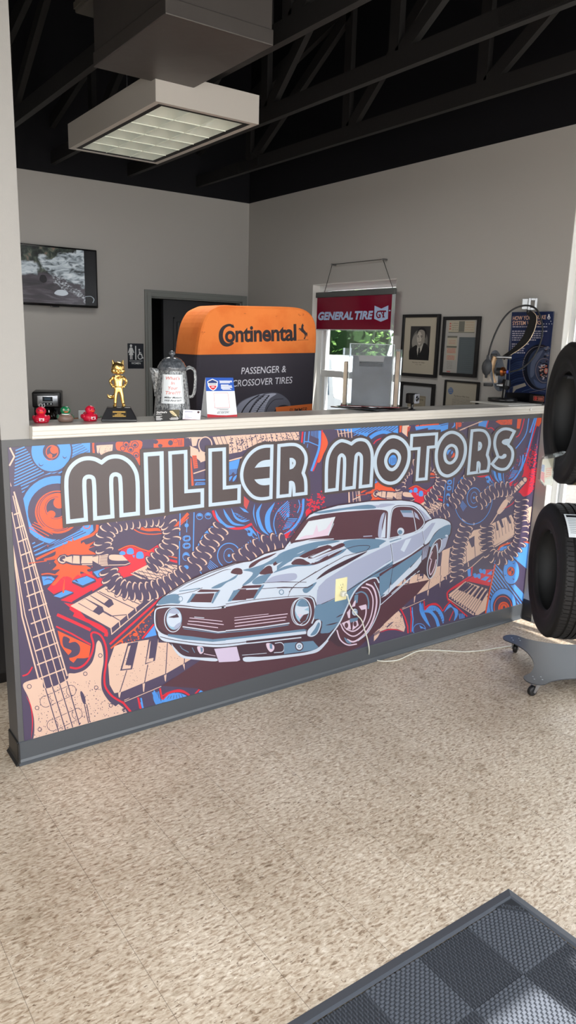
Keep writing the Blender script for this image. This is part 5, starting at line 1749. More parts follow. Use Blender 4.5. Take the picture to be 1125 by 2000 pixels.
fl = Flat(lambda x, y: (x*(1-.08*y/Hs), y)); e = .0
fl.rect('b', -hw, Hs*.66, hw, Hs)
fl.poly('r', [(-hw, 0), (hw, 0), (hw, .010), (.02, .0075), (-.02, .009), (-hw, .015)])
fl.poly('w', [(-.064, .158), (-.05, .164), (-.037, .169), (-.024, .164), (-.010, .158), (-.013, .137), (-.022, .124), (-.037, .116), (-.052, .124), (-.061, .137)])
fl.poly('n', [(-.060, .156), (-.037, .165), (-.014, .156), (-.015, .150), (-.059, .150)]); fl.poly('r', [(-.057, .139), (-.017, .139), (-.025, .127), (-.037, .120), (-.049, .127)])
fl.rect('s', -.056, .142, -.018, .148); fl.rect('w', -.045, .131, -.029, .135)
for z, a, b in ((.158, -.003, .064), (.154, .0, .064), (.150, -.002, .052), (.141, .004, .044), (.137, .004, .06), (.133, .004, .06), (.129, .004, .062), (.125, .004, .05), (.121, .01, .056)): fl.rect('w', a, z, b, z+.0026)
fl.line('r', .0012, [(-.034, .042), (.040, .042), (.036, .106), (-.034, .106)], True)
for z, a, b in ((.036, -.026, .034), (.031, -.012, .03), (.024, -.022, .036)): fl.rect('k', a, z, b, z+.0015)
fl.text('k', '651-429-2791', .004, .0165, .006, .056, .02, align='c')
fl.emit(mb, ix, o0, (1, 0, 0), Vd, Nn, 4e-5, .0002); mb.build('card', ml, t, weld='flat')

# revolving acrylic brochure stand
ACR = glassy('clear acrylic', (244, 246, 247), .008, .04, .012); ACE = mat('acrylic edge', (170, 178, 180), .15)
t = thing('brochure_stand', 'clear acrylic brochure stand on a dark glass base plate', 'brochure holder', (1.925, .165, ZT), (0, 0, -.735))
Rb = Matrix.Rotation(.735+.25, 4, 'Z')
mb = MB(); mb.x = Rb; mb.rbox((-.165, -.14, .002), (.165, .14, .008), .003); mb.build('base_plate', mat('dark smoked glass', (22, 26, 28), .08), t)
mb = MB(); mb.cyl((0, 0, .008), (0, 0, .014), .045, n=24); mb.build('turntable', CHR, t)
mb = MB(); mb.rbox((-.155, -.09, .014), (.155, .09, .0165), .001); mb.build('turntable_deck', mat('red tinted acrylic', (150, 60, 66), .2), t)
def pocket(mb, w_, h_, d_, y0):
    mb.box((-w_/2, y0, 0), (w_/2, y0+.003, h_*.68), 0); mb.box((-w_/2, y0+d_, 0), (w_/2, y0+d_+.003, h_), 0)
mb = MB(); mb.x = Matrix.Translation((-.004, 0, .0165))
w_, h_ = .226, .318
mb.box((-w_/2, -.09, 0), (w_/2, -.087, h_)); mb.box((-w_/2, -.045, 0), (w_/2, -.042, h_)); mb.box((-w_/2, -.087, 0), (-w_/2+.003, -.045, h_)); mb.box((w_/2-.003, -.087, 0), (w_/2, -.045, h_)); mb.box((-w_/2, -.09, -.0), (w_/2, -.042, .003))
mb.build('front_pocket', ACR, t)
fr = MB(); fr.x = Matrix.Translation((-.004, 0, .0165)); pp = [(-w_/2+.006, .02), (-w_/2+.006, .262), (-.062, .262), (-.062, .222), (.062, .222), (.062, .262), (w_/2-.006, .262), (w_/2-.006, .02)]
fr.prism([(a, b*.98) for a, b in [(-.105, .004), (.105, .004), (.105, .262), (.066, .262), (.062, .226), (-.062, .226), (-.066, .262), (-.105, .262)]], -.0925, -.0905, 'y'); fr.build('inner_pocket', glassy('hazed acrylic', (228, 230, 233), .006, .1, .035), t)
mb = MB(); mb.x = Matrix.Translation((-.004, 0, .0165)); mb.rbox((-.061, -.0865, .204), (.061, -.080, .228), .006); mb.build('black_slot', mat('black card', (26, 26, 28), .5), t)
mb = MB(); mb.x = Matrix.Translation((-.004, 0, .0165)); 
for sx in (-1, 1): mb.box((sx*w_/2-.0012, -.0935, 0), (sx*w_/2+.0012, -.042, h_))
mb.box((-w_/2, -.0935, h_-.002), (w_/2, -.0875, h_)); mb.build('bright_edges', ACE, t)
mb = MB(); mb.box((-.1, -.078, .020), (.1, -.060, .275)); mb.build('catalogue', mat('printed catalogue', (128, 122, 122), .4, noise=(5, (168, 166, 168), .4, .65)), t)
for sx in (-1, 1):
    mb = MB(); x0 = sx*.115; x1 = sx*.152; a, b = sorted((x0, x1))
    mb.box((a, -.085, .0165), (a+.0025, .085, .31)); mb.box((b-.0025, -.085, .0165), (b, .085, .31)); mb.box((a, -.085, .0165), (b, -.0825, .31)); mb.box((a, .0825, .0165), (b, .085, .31))
    mb.build('side_pocket', ACR, t)
    mb = MB(); mb.box((a+.007, -.078, .02), (b-.012, .07, .30 if sx > 0 else .24)); mb.build('leaflets', mat('tan leaflets', (196, 168, 138), .6, noise=(4, (158, 130, 106), .45, .55)), t)
# webcam
t = thing('webcam', 'small black webcam on a stubby stand beside the brochure stand', 'webcam', (2.078, .005, ZT), (0, 0, .25))
mb = MB(); mb.lathe([(0, 0), (.022, 0), (.022, .004), (.008, .007), (.006, .02), (.009, .026), (.006, .032), (0, .034)], 20); mb.build('stand', BKP, t)
mb = MB(); mb.rbox((-.026, -.026, .034), (.026, .03, .088), .008); b_ = mb.build('body', BKP, t)
mb = MB(); mb.rbox((-.024, -.0285, .036), (.024, -.025, .086), .002); mb.build('front_frame', mat('grey bezel', (130, 134, 142), .3, .6), t)
mb = MB(); mb.lathe([(0, -.034), (.009, -.034), (.015, -.0285), (.015, -.026)], 20, 0, (0, 0, .061), 'y'); mb.build('lens', mat('lens glass', (8, 8, 12), .05), t)
# ------------------------------------------------------------------ tyre-maker display behind the counter
YS = .72
t = thing('tire_display', 'tall orange and charcoal Continental fabric display behind the counter', 'display', (1.58, YS+.13, 0))
TX0, TY0 = 1.58, YS+.13
outl = [(384, 800), (383, 760), (383, 720), (385, 690), (389, 660), (396, 630), (408, 608), (420, 600), (432, 596), (470, 597), (520, 598), (560, 599), (585, 601), (600, 606), (611, 617), (617, 632), (619, 650), (618, 690), (615, 740), (612, 800)]
W_ = [on_y(a, b, YS) for a, b in outl]
W_ = [(a-TX0, b) for a, b in W_]
W_[0] = (W_[0][0], 0.02); W_[-1] = (W_[-1][0]-.01, 0.02)
sm_ = [tuple(p) for p in catmull(W_[1:-1], False, 3)]; OUT = [W_[0]]+sm_+[W_[-1]]
cxs = sum(p[0] for p in OUT)/len(OUT); czs = 1.3
def inset(P, d):
    out = []
    for i, p in enumerate(P):
        a = Vector(P[max(i-1, 0)]); b = Vector(P[min(i+1, len(P)-1)]); tn = (b-a).normalized(); n_ = Vector((tn.y, -tn.x)); out.append((p[0]+n_.x*d, p[1]+n_.y*d))
    return out
seamL, seamR = on_y(384, 693, YS), on_y(618, 689, YS)
zs = lambda x: seamL[1]+(seamR[1]-seamL[1])*((x+TX0)-seamL[0])/(seamR[0]-seamL[0])
FABO = mat('orange display fabric', (244, 136, 66), .7, spec=.2, noise=(7, (234, 122, 56), .45, .62), bump=(9, .25, .012)); FABC = mat('charcoal display fabric', (62, 58, 66), .75, spec=.2, bump=(5, .2, .01))
secs = [(-.13, .014), (-.124, .005), (-.105, 0), (.09, 0), (.125, .006), (.13, .02)]
L_ = [[(p[0], y, p[1]) for p in inset(OUT, d)] for y, d in secs]
for nm, top, m_ in (('lower_cover', False, FABC), ('upper_hood', True, FABO)):
    mb = MB(); n = len(OUT)
    bm = bmesh.new(); vs = [[bm.verts.new(p) for p in l] for l in L_]
    for a, b in zip(vs, vs[1:]):
        for i in range(n): bm.faces.new((a[i], a[(i+1) % n], b[(i+1) % n], b[i]))
    bm.faces.new(vs[0][::-1]); bm.faces.new(vs[-1])
    co = Vector((0, 0, zs(0))); no = Vector((-(zs(.3)-zs(-.3))/.6, 0, 1)).normalized()
    bmesh.ops.bisect_plane(bm, geom=bm.verts[:]+bm.edges[:]+bm.faces[:], plane_co=co, plane_no=no, clear_inner=top, clear_outer=not top)
    ed = [e for e in bm.edges if e.is_boundary]; bmesh.ops.contextual_create(bm, geom=ed)
    if top: bmesh.ops.scale(bm, vec=(1.004, 1.012, 1), verts=[v for v in bm.verts])
    for v in bm.verts: v.co.y *= 1
    mb.bm(bm, 0, False)
    fl = Flat(); yy = -.13 if not top else -.13*1.012
    if top:
        cols = dict(o=(243, 135, 65), k=(52, 46, 50), d=(206, 104, 48))
        ml, ix = flatmats(cols, .7)
        A = lambda x, y: (on_y(380+x*.2222, 590+y*.2222, YS-.0016)[0]-TX0, on_y(380+x*.2222, 590+y*.2222, YS-.0016)[1])
        fl = Flat(A)
        r3 = random.Random(4)
        fl.curve('k', [(345, 205), (315, 192), (280, 196), (245, 215), (220, 250), (212, 295), (220, 345), (245, 380), (285, 392), (325, 380), (345, 362), (338, 350), (300, 362), (270, 350), (252, 318), (250, 280), (262, 240), (290, 216), (318, 214), (322, 222), (350, 224), (330, 188)])
        f2 = Flat()
        def word(txt, o, a, b, bold, shear=0):
            tp = text_polys(txt, bold, shear, .95); x0 = min(p[0] for T in tp for p in T); x1 = max(p[0] for T in tp for p in T)
            q = tri(o, a, b); fl.put('k', [[q((p[0]-x0)/(x1-x0), p[1]) for p in T] for T in tp])
        word('ontinental', (268, 350), (896, 334), (266, 205), .03)
        fl.curve('k', [(912, 240), (925, 228), (935, 232), (940, 205), (952, 188), (956, 200), (962, 206), (956, 214), (960, 240), (975, 258), (984, 270), (988, 262), (992, 290), (984, 305), (980, 285), (976, 310), (968, 326), (958, 324), (968, 306), (966, 285), (950, 268), (940, 262), (934, 250), (922, 252), (928, 240)], (), 3)
        fl.line('k', 3, [(905, 335), (1000, 331)])
        for i in range(16):
            x, y = r3.choice([(460, 100), (730, 120), (940, 110), (85, 270)]); x += r3.uniform(-25, 25); y += r3.uniform(-10, 10); fl.line('d', 5, [(x-9, y+2), (x, y), (x+8, y-2)], smooth=True, taper=True)
        fl.emit(mb, ix, (0, -.13*1.012-.0002, 0), (1, 0, 0), (0, 0, 1), (0, -1, 0), 6e-5); mats = [m_]+ml[1:]
    else:
        cols = dict(o=(62, 58, 66), w=(216, 214, 222), r=(98, 98, 110), r1=(150, 152, 168), r2=(176, 178, 194), r3=(44, 42, 50), og=(234, 120, 56), k=(60, 40, 36))
        ml, ix = flatmats(cols, .7)
        A = lambda x, y: (on_y(380+x*.2222, 590+y*.2222, YS)[0]-TX0, on_y(380+x*.2222, 590+y*.2222, YS)[1])
        fl = Flat(A)
        def word(txt, col, o, a, b, bold, shear):
            tp = text_polys(txt, bold, shear); x0 = min(p[0] for T in tp for p in T); x1 = max(p[0] for T in tp for p in T)
            q = tri(o, a, b); fl.put(col, [[q((p[0]-x0)/(x1-x0), p[1]) for p in T] for T in tp])
        word('PASSENGER &', 'w', (410, 634), (805, 616), (410, 573), .004, .14)
        word('CROSSOVER TIRES', 'w', (334, 744), (860, 712), (334, 684), .004, .14)
        fl.curve('r', [(330, 1035), (345, 960), (400, 880), (500, 830), (620, 800), (720, 797), (790, 830), (840, 890), (850, 1035)], (0, 8))
        fl.curve('r1', [(330, 1035), (350, 965), (405, 885), (500, 835), (610, 805), (560, 840), (500, 920), (460, 1035)], (0, 7))
        fl.curve('r2', [(470, 1035), (520, 910), (580, 840), (640, 808), (720, 806), (660, 850), (620, 930), (600, 1035)], (0, 7))
        for o_ in (0, 62, 124): fl.line('r3', 11, [(395+o_*1.0, 1035), (425+o_*1.05, 950), (490+o_, 870), (570+o_*.7, 818)], smooth=True)
        for i in range(12): fl.line('r', 4, [(480+i*4+i*i*.3, 1010-i*17), (600+i*5, 985-i*15)])
        fl.curve('r3', [(690, 1035), (700, 960), (740, 915), (800, 905), (850, 930), (850, 1035)], (0, 5))
        fl.line('r3', 5, [(610, 1035), (640, 930), (700, 860), (780, 850)], smooth=True)
        fl.poly('og', [(712, 925), (1033, 893), (1028, 1100), (735, 1100)])
        word('SUMMER', 'k', (828, 972), (986, 960), (834, 935), .006, .12)
        fl.emit(mb, ix, (0, -.13, 0), (1, 0, 0), (0, 0, 1), (0, -1, 0), 6e-5); mats = [m_]+ml[1:]
    mb.build(nm, mats, t, weld='flat')

# GENERAL TIRE sign hung in front of the window
XS = 3.13
t = thing('hanging_sign', 'dark red GENERAL TIRE sign hung on a wire before the window', 'sign', (XS, 1.772, 1.813))
yA, yB = 2.237, 1.307        # left and right edge in the picture
Yl = lambda y: y-1.772
RED = mat('red acrylic print', (128, 12, 44), .12, spec=.5)
nt = RED.node_tree; b = nt.nodes['Principled BSDF']; tr = nt.nodes.new('ShaderNodeBsdfTranslucent'); tr.inputs['Color'].default_value = lin((150, 12, 44))+(1,)
mx = nt.nodes.new('ShaderNodeMixShader'); mx.inputs['Fac'].default_value = .12
nt.links.new(b.outputs['BSDF'], mx.inputs[1]); nt.links.new(tr.outputs['BSDF'], mx.inputs[2]); nt.links.new(mx.outputs['Shader'], nt.nodes['Material Output'].inputs['Surface'])
INKL = mat('pale blue sign ink', (176, 196, 232), .4)
mb = MB(); mb.box((-.004, Yl(1.335), .008), (.004, Yl(2.232), .262), 0)
F0 = lambda px, py: (-(on_x(px, py, XS-.004)[0]-1.772), on_x(px, py, XS-.004)[1]-1.813)
A = lambda x, y: F0(600+x*.17778, 500+y*.17778)
fl = Flat(A)
def word(txt, o, a, b, bold, shear):
    tp = text_polys(txt, bold, shear, 1.0); x0 = min(p[0] for T in tp for p in T); x1 = max(p[0] for T in tp for p in T)
    q = tri(o, a, b)
    for dx, dy in ((-.0035, 0), (.0035, 0), (0, .03), (0, -.03)): fl.put('w', [[q((p[0]-x0)/(x1-x0)+dx*(1 if len(txt) > 5 else 1.9), p[1]+dy) for p in T] for T in tp])
word('GENERAL', (120, 700), (502, 694), (122, 616), .03, .22)
word('TIRE', (522, 694), (722, 690), (524, 606), .03, .22)
fl.poly('w', [(740, 545), (815, 578), (892, 542), (886, 690), (808, 722), (735, 690)])
fl.line('r', 13, [(800, 612), (778, 608), (764, 630), (764, 660), (780, 678), (800, 672), (800, 648), (784, 648)], smooth=False)
fl.poly('r', [(790, 598), (868, 598), (868, 616), (848, 616), (838, 682), (826, 676), (834, 616), (806, 616)]); fl.line('r', 9, [(806, 604), (850, 678)])
fl.poly('w', [(898, 594), (915, 594), (915, 606), (898, 606)])
fl.emit(mb, dict(w=1, r=0), (-.004, 0, 0), (0, -1, 0), (0, 0, 1), (-1, 0, 0), 6e-5)
pn = mb.build('red_panel', [RED, INKL], t, weld='flat')
mb = MB(); mb.box((-.0045, Yl(1.307), 0), (.0045, Yl(2.236), .008)); mb.box((-.0045, Yl(1.307), .008), (.0045, Yl(1.334), .262)); mb.build('clear_edge', glassy('bright acrylic edge', (250, 250, 255), .25, .1, .35), t)
mb = MB(); mb.rbox((-.012, Yl(1.305), .258), (.012, Yl(2.245), .300), .003); mb.build('header_bar', mat('grey header rail', (82, 84, 84), .4), t)
P_ = [(2.17, .300), (2.083, .513), (1.482, .512), (1.342, .274)]
mb = MB(); mb.tube([(0.02, Yl(a), z) for a, z in P_], .0028, 6); mb.build('hanging_wire', mat('dark wire', (58, 58, 56), .5, .4), t)
for a, z in P_[1:3]: MB().cyl((.012, Yl(a), z), (XR-XS-.0005, Yl(a), z), .007, n=10).build('wall_pin', ALU, t)

# framed pictures
FRB = mat('black picture frame', (16, 16, 18), .35)
def frame(label, px, fw, mw, z_bot, tilt=0):
    """px: corner pixels top-left, top-right measured on the wall"""
    y0, zt = on_x(*px[0], XR-.02); y1, zt1 = on_x(*px[1], XR-.02); zt = (zt+zt1)/2
    w_ = y0-y1; h_ = zt-z_bot
    t = thing('picture_frame', label, 'picture', (XR, (y0+y1)/2, z_bot), group='framed pictures on the right wall')
    mb = MB(); a = w_/2
    for p, q in (((-.024, -a, 0), (-.001, -a+fw, h_)), ((-.024, a-fw, 0), (-.001, a, h_)), ((-.024, -a+fw, 0), (-.001, a-fw, fw)), ((-.024, -a+fw, h_-fw), (-.001, a-fw, h_))): mb.box(p, q)
    mb.build('frame', FRB, t, bevel=.0025)
    return t, w_, h_, a
def print_on(t, a, h_, fw, cols, draw, name='print', glass=True):
    ml, ix = flatmats(cols, .35); fl = Flat(); draw(fl, 2*(a-fw), h_-2*fw)
    mb = MB(); mb.box((-.012, -a+fw, fw), (-.001, a-fw, h_-fw), 0)
    fl.emit(mb, ix, (-.012, a-fw, fw), (0, -1, 0), (0, 0, 1), (-1, 0, 0), 6e-5); mb.build(name, ml, t, weld='flat')
def scribble(fl, col, x0, y0, x1, h, n, r):
    x = x0
    while x < x1:
        w = min(r.uniform(h*.6, h*2.4), x1-x); fl.rect(col, x, y0, x+w*.86, y0+h*r.uniform(.55, 1)); x += w+h*.4
t, w_, h_, a = frame('black frame with a portrait photograph of a man in a dark suit', [(787, 614.5), (859, 613)], .021, 0, 1.493)
def portrait(fl, w, h):
    fl.rect('m', 0, 0, w, h)
    x0, x1, y0, y1 = w*.19, w*.80, h*.245, h*.845
    fl.rect('d', x0, y0, x1, y1); W, H = x1-x0, y1-y0; f = lambda x, y: (x0+x*W, y0+y*H)
    fl.ell('b1', f(.5, .55), W*.40, H*.36); fl.ell('b2', f(.42, .52), W*.32, H*.28)
    fl.curve('k', [f(0, .0), f(0, .30), f(.12, .36), f(.36, .44), f(.46, .30), f(.62, .48), f(.80, .50), f(.96, .38), f(1, .34), f(1, 0)], (0, 9))
    fl.poly('w', [f(.40, .43), f(.50, .36), f(.70, .52), f(.62, .30), f(.44, .10), f(.38, .30)])
    fl.poly('k', [f(.47, .36), f(.53, .37), f(.55, .26), f(.50, .08), f(.43, .12), f(.46, .26)])
    fl.curve('f1', [f(.36, .78), f(.33, .66), f(.36, .54), f(.46, .42), f(.58, .44), f(.72, .56), f(.76, .70), f(.72, .84), f(.54, .90), f(.42, .86)])
    fl.curve('f2', [f(.37, .76), f(.35, .64), f(.40, .52), f(.48, .45), f(.54, .48), f(.58, .62), f(.56, .78), f(.46, .84)])
    fl.curve('k', [f(.34, .74), f(.36, .88), f(.50, .96), f(.68, .95), f(.80, .85), f(.80, .70), f(.76, .64), f(.75, .76), f(.70, .86), f(.54, .90), f(.42, .87), f(.37, .80)])
    fl.line('k', W*.025, [f(.37, .705), f(.44, .715)]); fl.line('k', W*.025, [f(.53, .715), f(.62, .705)]); fl.ell('k', f(.415, .675), W*.025, H*.01); fl.ell('k', f(.575, .675), W*.025, H*.01)
    fl.line('f1', W*.02, [f(.47, .68), f(.455, .59), f(.49, .58)]); fl.line('k', W*.018, [f(.43, .535), f(.49, .53), f(.56, .54)], smooth=True)
    fl.text('k', 'Norman W Miller', w*.5, h*.19, h*.022, w*.40, align='c', shear=.2); fl.text('k', '1910 - 1988', w*.5, h*.155, h*.012, w*.18, align='c')
print_on(t, a, h_, .021, dict(m=(172, 164, 148), d=(52, 50, 50), b1=(104, 102, 98), b2=(136, 132, 126), k=(26, 26, 28), w=(176, 172, 164), f1=(140, 134, 126), f2=(178, 170, 160)), portrait)
t, w_, h_, a = frame('black frame holding red and cream ticket stubs beside a grey slate', [(866, 619), (938, 617)], .022, 0, 1.514)
def tickets(fl, w, h):
    r = random.Random(8); fl.rect('m', 0, 0, w, h); fl.rect('s', w*.46, 0, w*.98, h*.68)
    for i in range(16): scribble(fl, 's2', w*.54, h*(.04+.038*i), w*.92, h*.008, 1, r)
    fl.rect('c', w*.10, h*.77, w*.92, h*.985); fl.rect('g', w*.10, h*.76, w*.92, h*.775); fl.rect('g', w*.42, h*.78, w*.60, h*.975)
    for i in range(4): scribble(fl, 'g', w*.20, h*(.81+.04*i), w*.40, h*.012, 1, r); scribble(fl, 't', w*.62, h*(.81+.045*i), w*.88, h*.014, 1, r)
    for i in range(3): fl.rect('r', w*.12, h*(.82+.05*i), w*.17, h*(.845+.05*i))
    for y0_, y1_ in ((.50, .67), (.36, .49), (.24, .35)):
        fl.rect('c', w*.08, h*y0_, w*.40, h*y1_)
    fl.rect('g', w*.08, h*.665, w*.40, h*.70); fl.rect('g', w*.07, h*.475, w*.40, h*.51)
    for k_ in range(6): scribble(fl, 'r', w*.10, h*(.375+.016*k_), w*.38, h*.013, 1, r); scribble(fl, 'r', w*.10, h*(.245+.015*k_), w*.36, h*.012, 1, r)
    for i in range(3): scribble(fl, 'r', w*.13, h*(.55+.03*i), w*.35, h*.01, 1, r)
    for i in range(5): scribble(fl, 'g', w*.12, h*(.08+.03*i), w*.30, h*.01, 1, r)
    fl.rect('r', w*.13, h*.01, w*.25, h*.03)
print_on(t, a, h_, .022, dict(m=(160, 158, 154), s=(84, 92, 96), s2=(100, 108, 110), c=(172, 164, 146), g=(104, 104, 96), t=(170, 140, 120), r=(176, 92, 86)), tickets)
t, w_, h_, a = frame('black frame with a small engraved certificate in a white mount, half hidden by the ledge', [(783, 745.5), (848, 750)], .021, 0, 1.06)
def cert(fl, w, h):
    r = random.Random(9); fl.rect('m', 0, 0, w, h); fl.rect('c', w*.18, h*.12, w*.80, h*.80); fl.line('k', .002, [(w*.20, h*.14), (w*.78, h*.14), (w*.78, h*.78), (w*.20, h*.78)], True)
    fl.text('k', 'CERTIFICATE', w*.49, h*.70, h*.035, w*.46, .01, align='c')
    for i in range(3): scribble(fl, 'g', w*.30, h*(.56+.035*i), w*.68, h*.012, 1, r)
    fl.curve('g', [(w*.36, h*.42), (w*.44, h*.51), (w*.56, h*.51), (w*.64, h*.42), (w*.5, h*.36)]); 
    for i in range(4): scribble(fl, 'g', w*.28, h*(.18+.04*i), w*.7, h*.012, 1, r)
print_on(t, a, h_, .021, dict(m=(158, 160, 162), c=(146, 138, 120), k=(48, 46, 44), g=(98, 92, 80)), cert)
t, w_, h_, a = frame('thin black frame with a typed letter bearing a blue round seal', [(869, 742), (935, 746)], .012, 0, 1.08)
def letter(fl, w, h):
    r = random.Random(10); fl.rect('m', 0, 0, w, h); fl.ell('b', (w*.15, h*.84), w*.085, w*.085)
    for i in range(3): fl.rect('m', w*.09, h*(.81+.03*i), w*.21, h*(.818+.03*i))
    fl.text('k', 'The Norman Miller Story', w*.52, h*.745, h*.028, w*.5, align='c', shear=.25)
    scribble(fl, 'g', w*.26, h*.72, w*.8, h*.008, 1, r)
    for i in range(30): scribble(fl, 'g', w*.22, h*(.10+.0205*i), w*.86, h*.0105, 1, r)
print_on(t, a, h_, .012, dict(m=(164, 158, 144), b=(78, 106, 148), k=(58, 56, 52), g=(112, 110, 102)), letter)

# brake poster standing on the ledge against the right wall
t = thing('brake_poster', 'dark blue HOW YOUR BRAKE SYSTEM WORKS board against the right wall', 'poster', (XR-.014, .13, ZT+.008))
XP = XR-.018
cols = dict(n=(30, 44, 82), e=(150, 156, 166), h=(232, 190, 164), t=(176, 172, 186), w=(226, 224, 226), k=(14, 16, 22), d0=(18, 22, 34), d1=(54, 64, 88), d2=(88, 98, 122), d3=(120, 112, 118), r=(190, 110, 96), c=(168, 160, 150), s=(70, 84, 118), rd=(190, 70, 64))
ml, ix = flatmats(cols, .3)
A = lambda x, y: (-(on_x(940+x*.14222, 570+y*.14222, XP)[0]-.13), on_x(940+x*.14222, 570+y*.14222, XP)[1]-ZT-.008)
tl, trr, br, bl = A(425, 290), A(1000, 258), A(910, 1530), A(375, 1440)
xl, xr_, zt_ = tl[0]-.002, trr[0], (tl[1]+trr[1])/2
mb = MB(); mb.box((-.004, -xr_, 0), (.0, -xl, zt_), ix['n']); fl = Flat(A, (xl+.002, .001, xr_-.001, zt_-.002))
def word(txt, col, o, a, b, bold, shear=0):
    tp = text_polys(txt, bold, shear); x0 = min(p[0] for T in tp for p in T); x1 = max(p[0] for T in tp for p in T)
    q = tri(o, a, b); fl.put(col, [[q((p[0]-x0)/(x1-x0), p[1]) for p in T] for T in tp])
fl.line('e', 5, [(415, 320), (375, 1450)]); fl.line('e', 5, [(996, 260), (905, 1530)])
word('HOW YOUR BRAKE', 'h', (432, 390), (886, 374), (436, 332), .012); word('SYSTEM WORKS', 'h', (428, 458), (820, 448), (432, 402), .012)
for i in range(4): fl.ell('w', (858+i*37, 440-(i == 4)*30), 6, 7)
fl.ell('w', (955, 405), 6, 7); fl.ell('w', (928, 355), 20, 24); fl.rect('w', 920, 308, 938, 340); fl.ell('n', (930, 360), 8, 12)
r5 = random.Random(6)
def lines(y, x0, x1, h, col='t'):
    x = x0
    while x < x1:
        w = min(r5.uniform(14, 44), x1-x); fl.poly(col, [(x, y), (x+w, y-w*.03), (x+w, y+h), (x, y+h)]); x += w+8
lines(474, 430, 905, 13)
for i, (a_, b_) in enumerate(((425, 905), (425, 850), (425, 850), (422, 840), (422, 750))): lines(534+30*i, a_, b_, 15)
for i, b_ in enumerate((660, 560, 600, 580, 600)): lines(710+30*i, 420, b_, 15)
fl.ell('d0', (800, 1040), 240, 320); fl.ell('d3', (795, 1050), 232, 306); fl.ell('d0', (800, 1050), 226, 300)
fl.ell('d1', (830, 1050), 200, 284); fl.curve('d2', [(690, 950), (760, 850), (850, 800), (800, 900), (740, 1000), (720, 1150), (680, 1180)]); fl.curve('s', [(720, 1200), (760, 1300), (860, 1320), (900, 1270), (820, 1260)])
fl.ell('d3', (865, 1080), 122, 170); fl.ell('d1', (865, 1080), 114, 162); fl.ell('d0', (870, 1085), 80, 110)
for i in range(46):
    th = r5.uniform(0, 6.28); q = r5.uniform(.3, 1); x, y = 870+90*q*math.cos(th), 1075+130*q*math.sin(th)
    fl.curve(r5.choice(['t', 'd2', 'r', 'd3', 'c', 'd0']), [(x-14, y), (x, y+10), (x+16, y-2), (x, y-9)])
fl.ell('r', (890, 1085), 26, 40); fl.ell('c', (892, 1085), 14, 24)
for i in range(16):
    x, y = r5.uniform(870, 950), r5.uniform(760, 900); fl.curve(r5.choice(['d2', 'd3', 's', 'd0']), [(x-20, y), (x, y+16), (x+22, y-4), (x, y-14)])
for i in range(14):
    y = 900+i*28; fl.line(r5.choice(['s', 'd1', 'd0']), 8, [(400, y+60), (480, y+20), (600, y)], smooth=True)
fl.poly('c', [(440, 1300), (600, 1250), (620, 1290), (480, 1340), (430, 1400)])
fl.poly('k', [(340, 1380), (640, 1390), (920, 1420), (920, 1560), (340, 1560)])
fl.line('s', 10, [(560, 1370), (680, 1330), (905, 1380)]); fl.line('d3', 6, [(660, 1380), (905, 1335)])
fl.emit(mb, ix, (-.004, 0, 0), (0, -1, 0), (0, 0, 1), (-1, 0, 0), 6e-5); mb.build('board', ml, t, weld='flat')
mb = MB(); mb.box((-.028, -xr_+.005, 0), (-.0045, -A(700, 1400)[0], .052), 0); fl = Flat(A)
fl.poly('r', [(752, 1428), (898, 1440), (893, 1506), (748, 1490)]); fl.poly('k', [(758, 1434), (892, 1446), (888, 1500), (754, 1484)]); fl.ell('rd', (782, 1462), 22, 24)
for y in (1450, 1470): fl.poly('r', [(812, y), (882, y+6), (881, y+20), (811, y+13)])
fl.emit(mb, {**ix, 'k': 0}, (-.0285, 0, 0), (0, -1, 0), (0, 0, 1), (-1, 0, 0), 6e-5); mb.build('foot_box', [mat('black poster foot', (18, 18, 20), .4)]+ml[1:], t, weld='flat')

# model of a car's disc brake worked by a pedal and a rubber bulb
RB = mat('black rubber', (26, 26, 28), .5); SIL = mat('machined aluminium', (158, 160, 162), .35, .9); BRN = mat('amber acrylic', (196, 160, 120), .2, coat=.5); COP = mat('copper', (196, 120, 72), .3, 1.); RBG = mat('grey rubber bulb', (58, 60, 64), .55)
t = thing('brake_model', 'disc brake training model with pedal arm, hose and rubber squeeze bulb', 'brake model', (3.05, .20, ZT+.0072), (0, 0, -.9))
q = lambda x, z, y=0: ((x-360)*.14222/311-.055*(1505-z)*.14222/311, y, (1505-z)*.14222/311*.955)
mb = MB(); mb.lathe([(0, 0), (.086, 0), (.0895, .003), (.0895, .019), (.086, .023), (.02, .025), (0, .025)], 40); mb.build('base', BKP, t)
mb = MB(); mb.cyl((.004, 0, .02), (.006, 0, .085), .011, n=16); mb.cyl((.006, 0, .078), (.012, 0, .10), .024, .03, n=20); mb.cyl((.012, 0, .10), (.016, 0, .135), .03, .024, n=20); mb.build('stem', BKP, t)
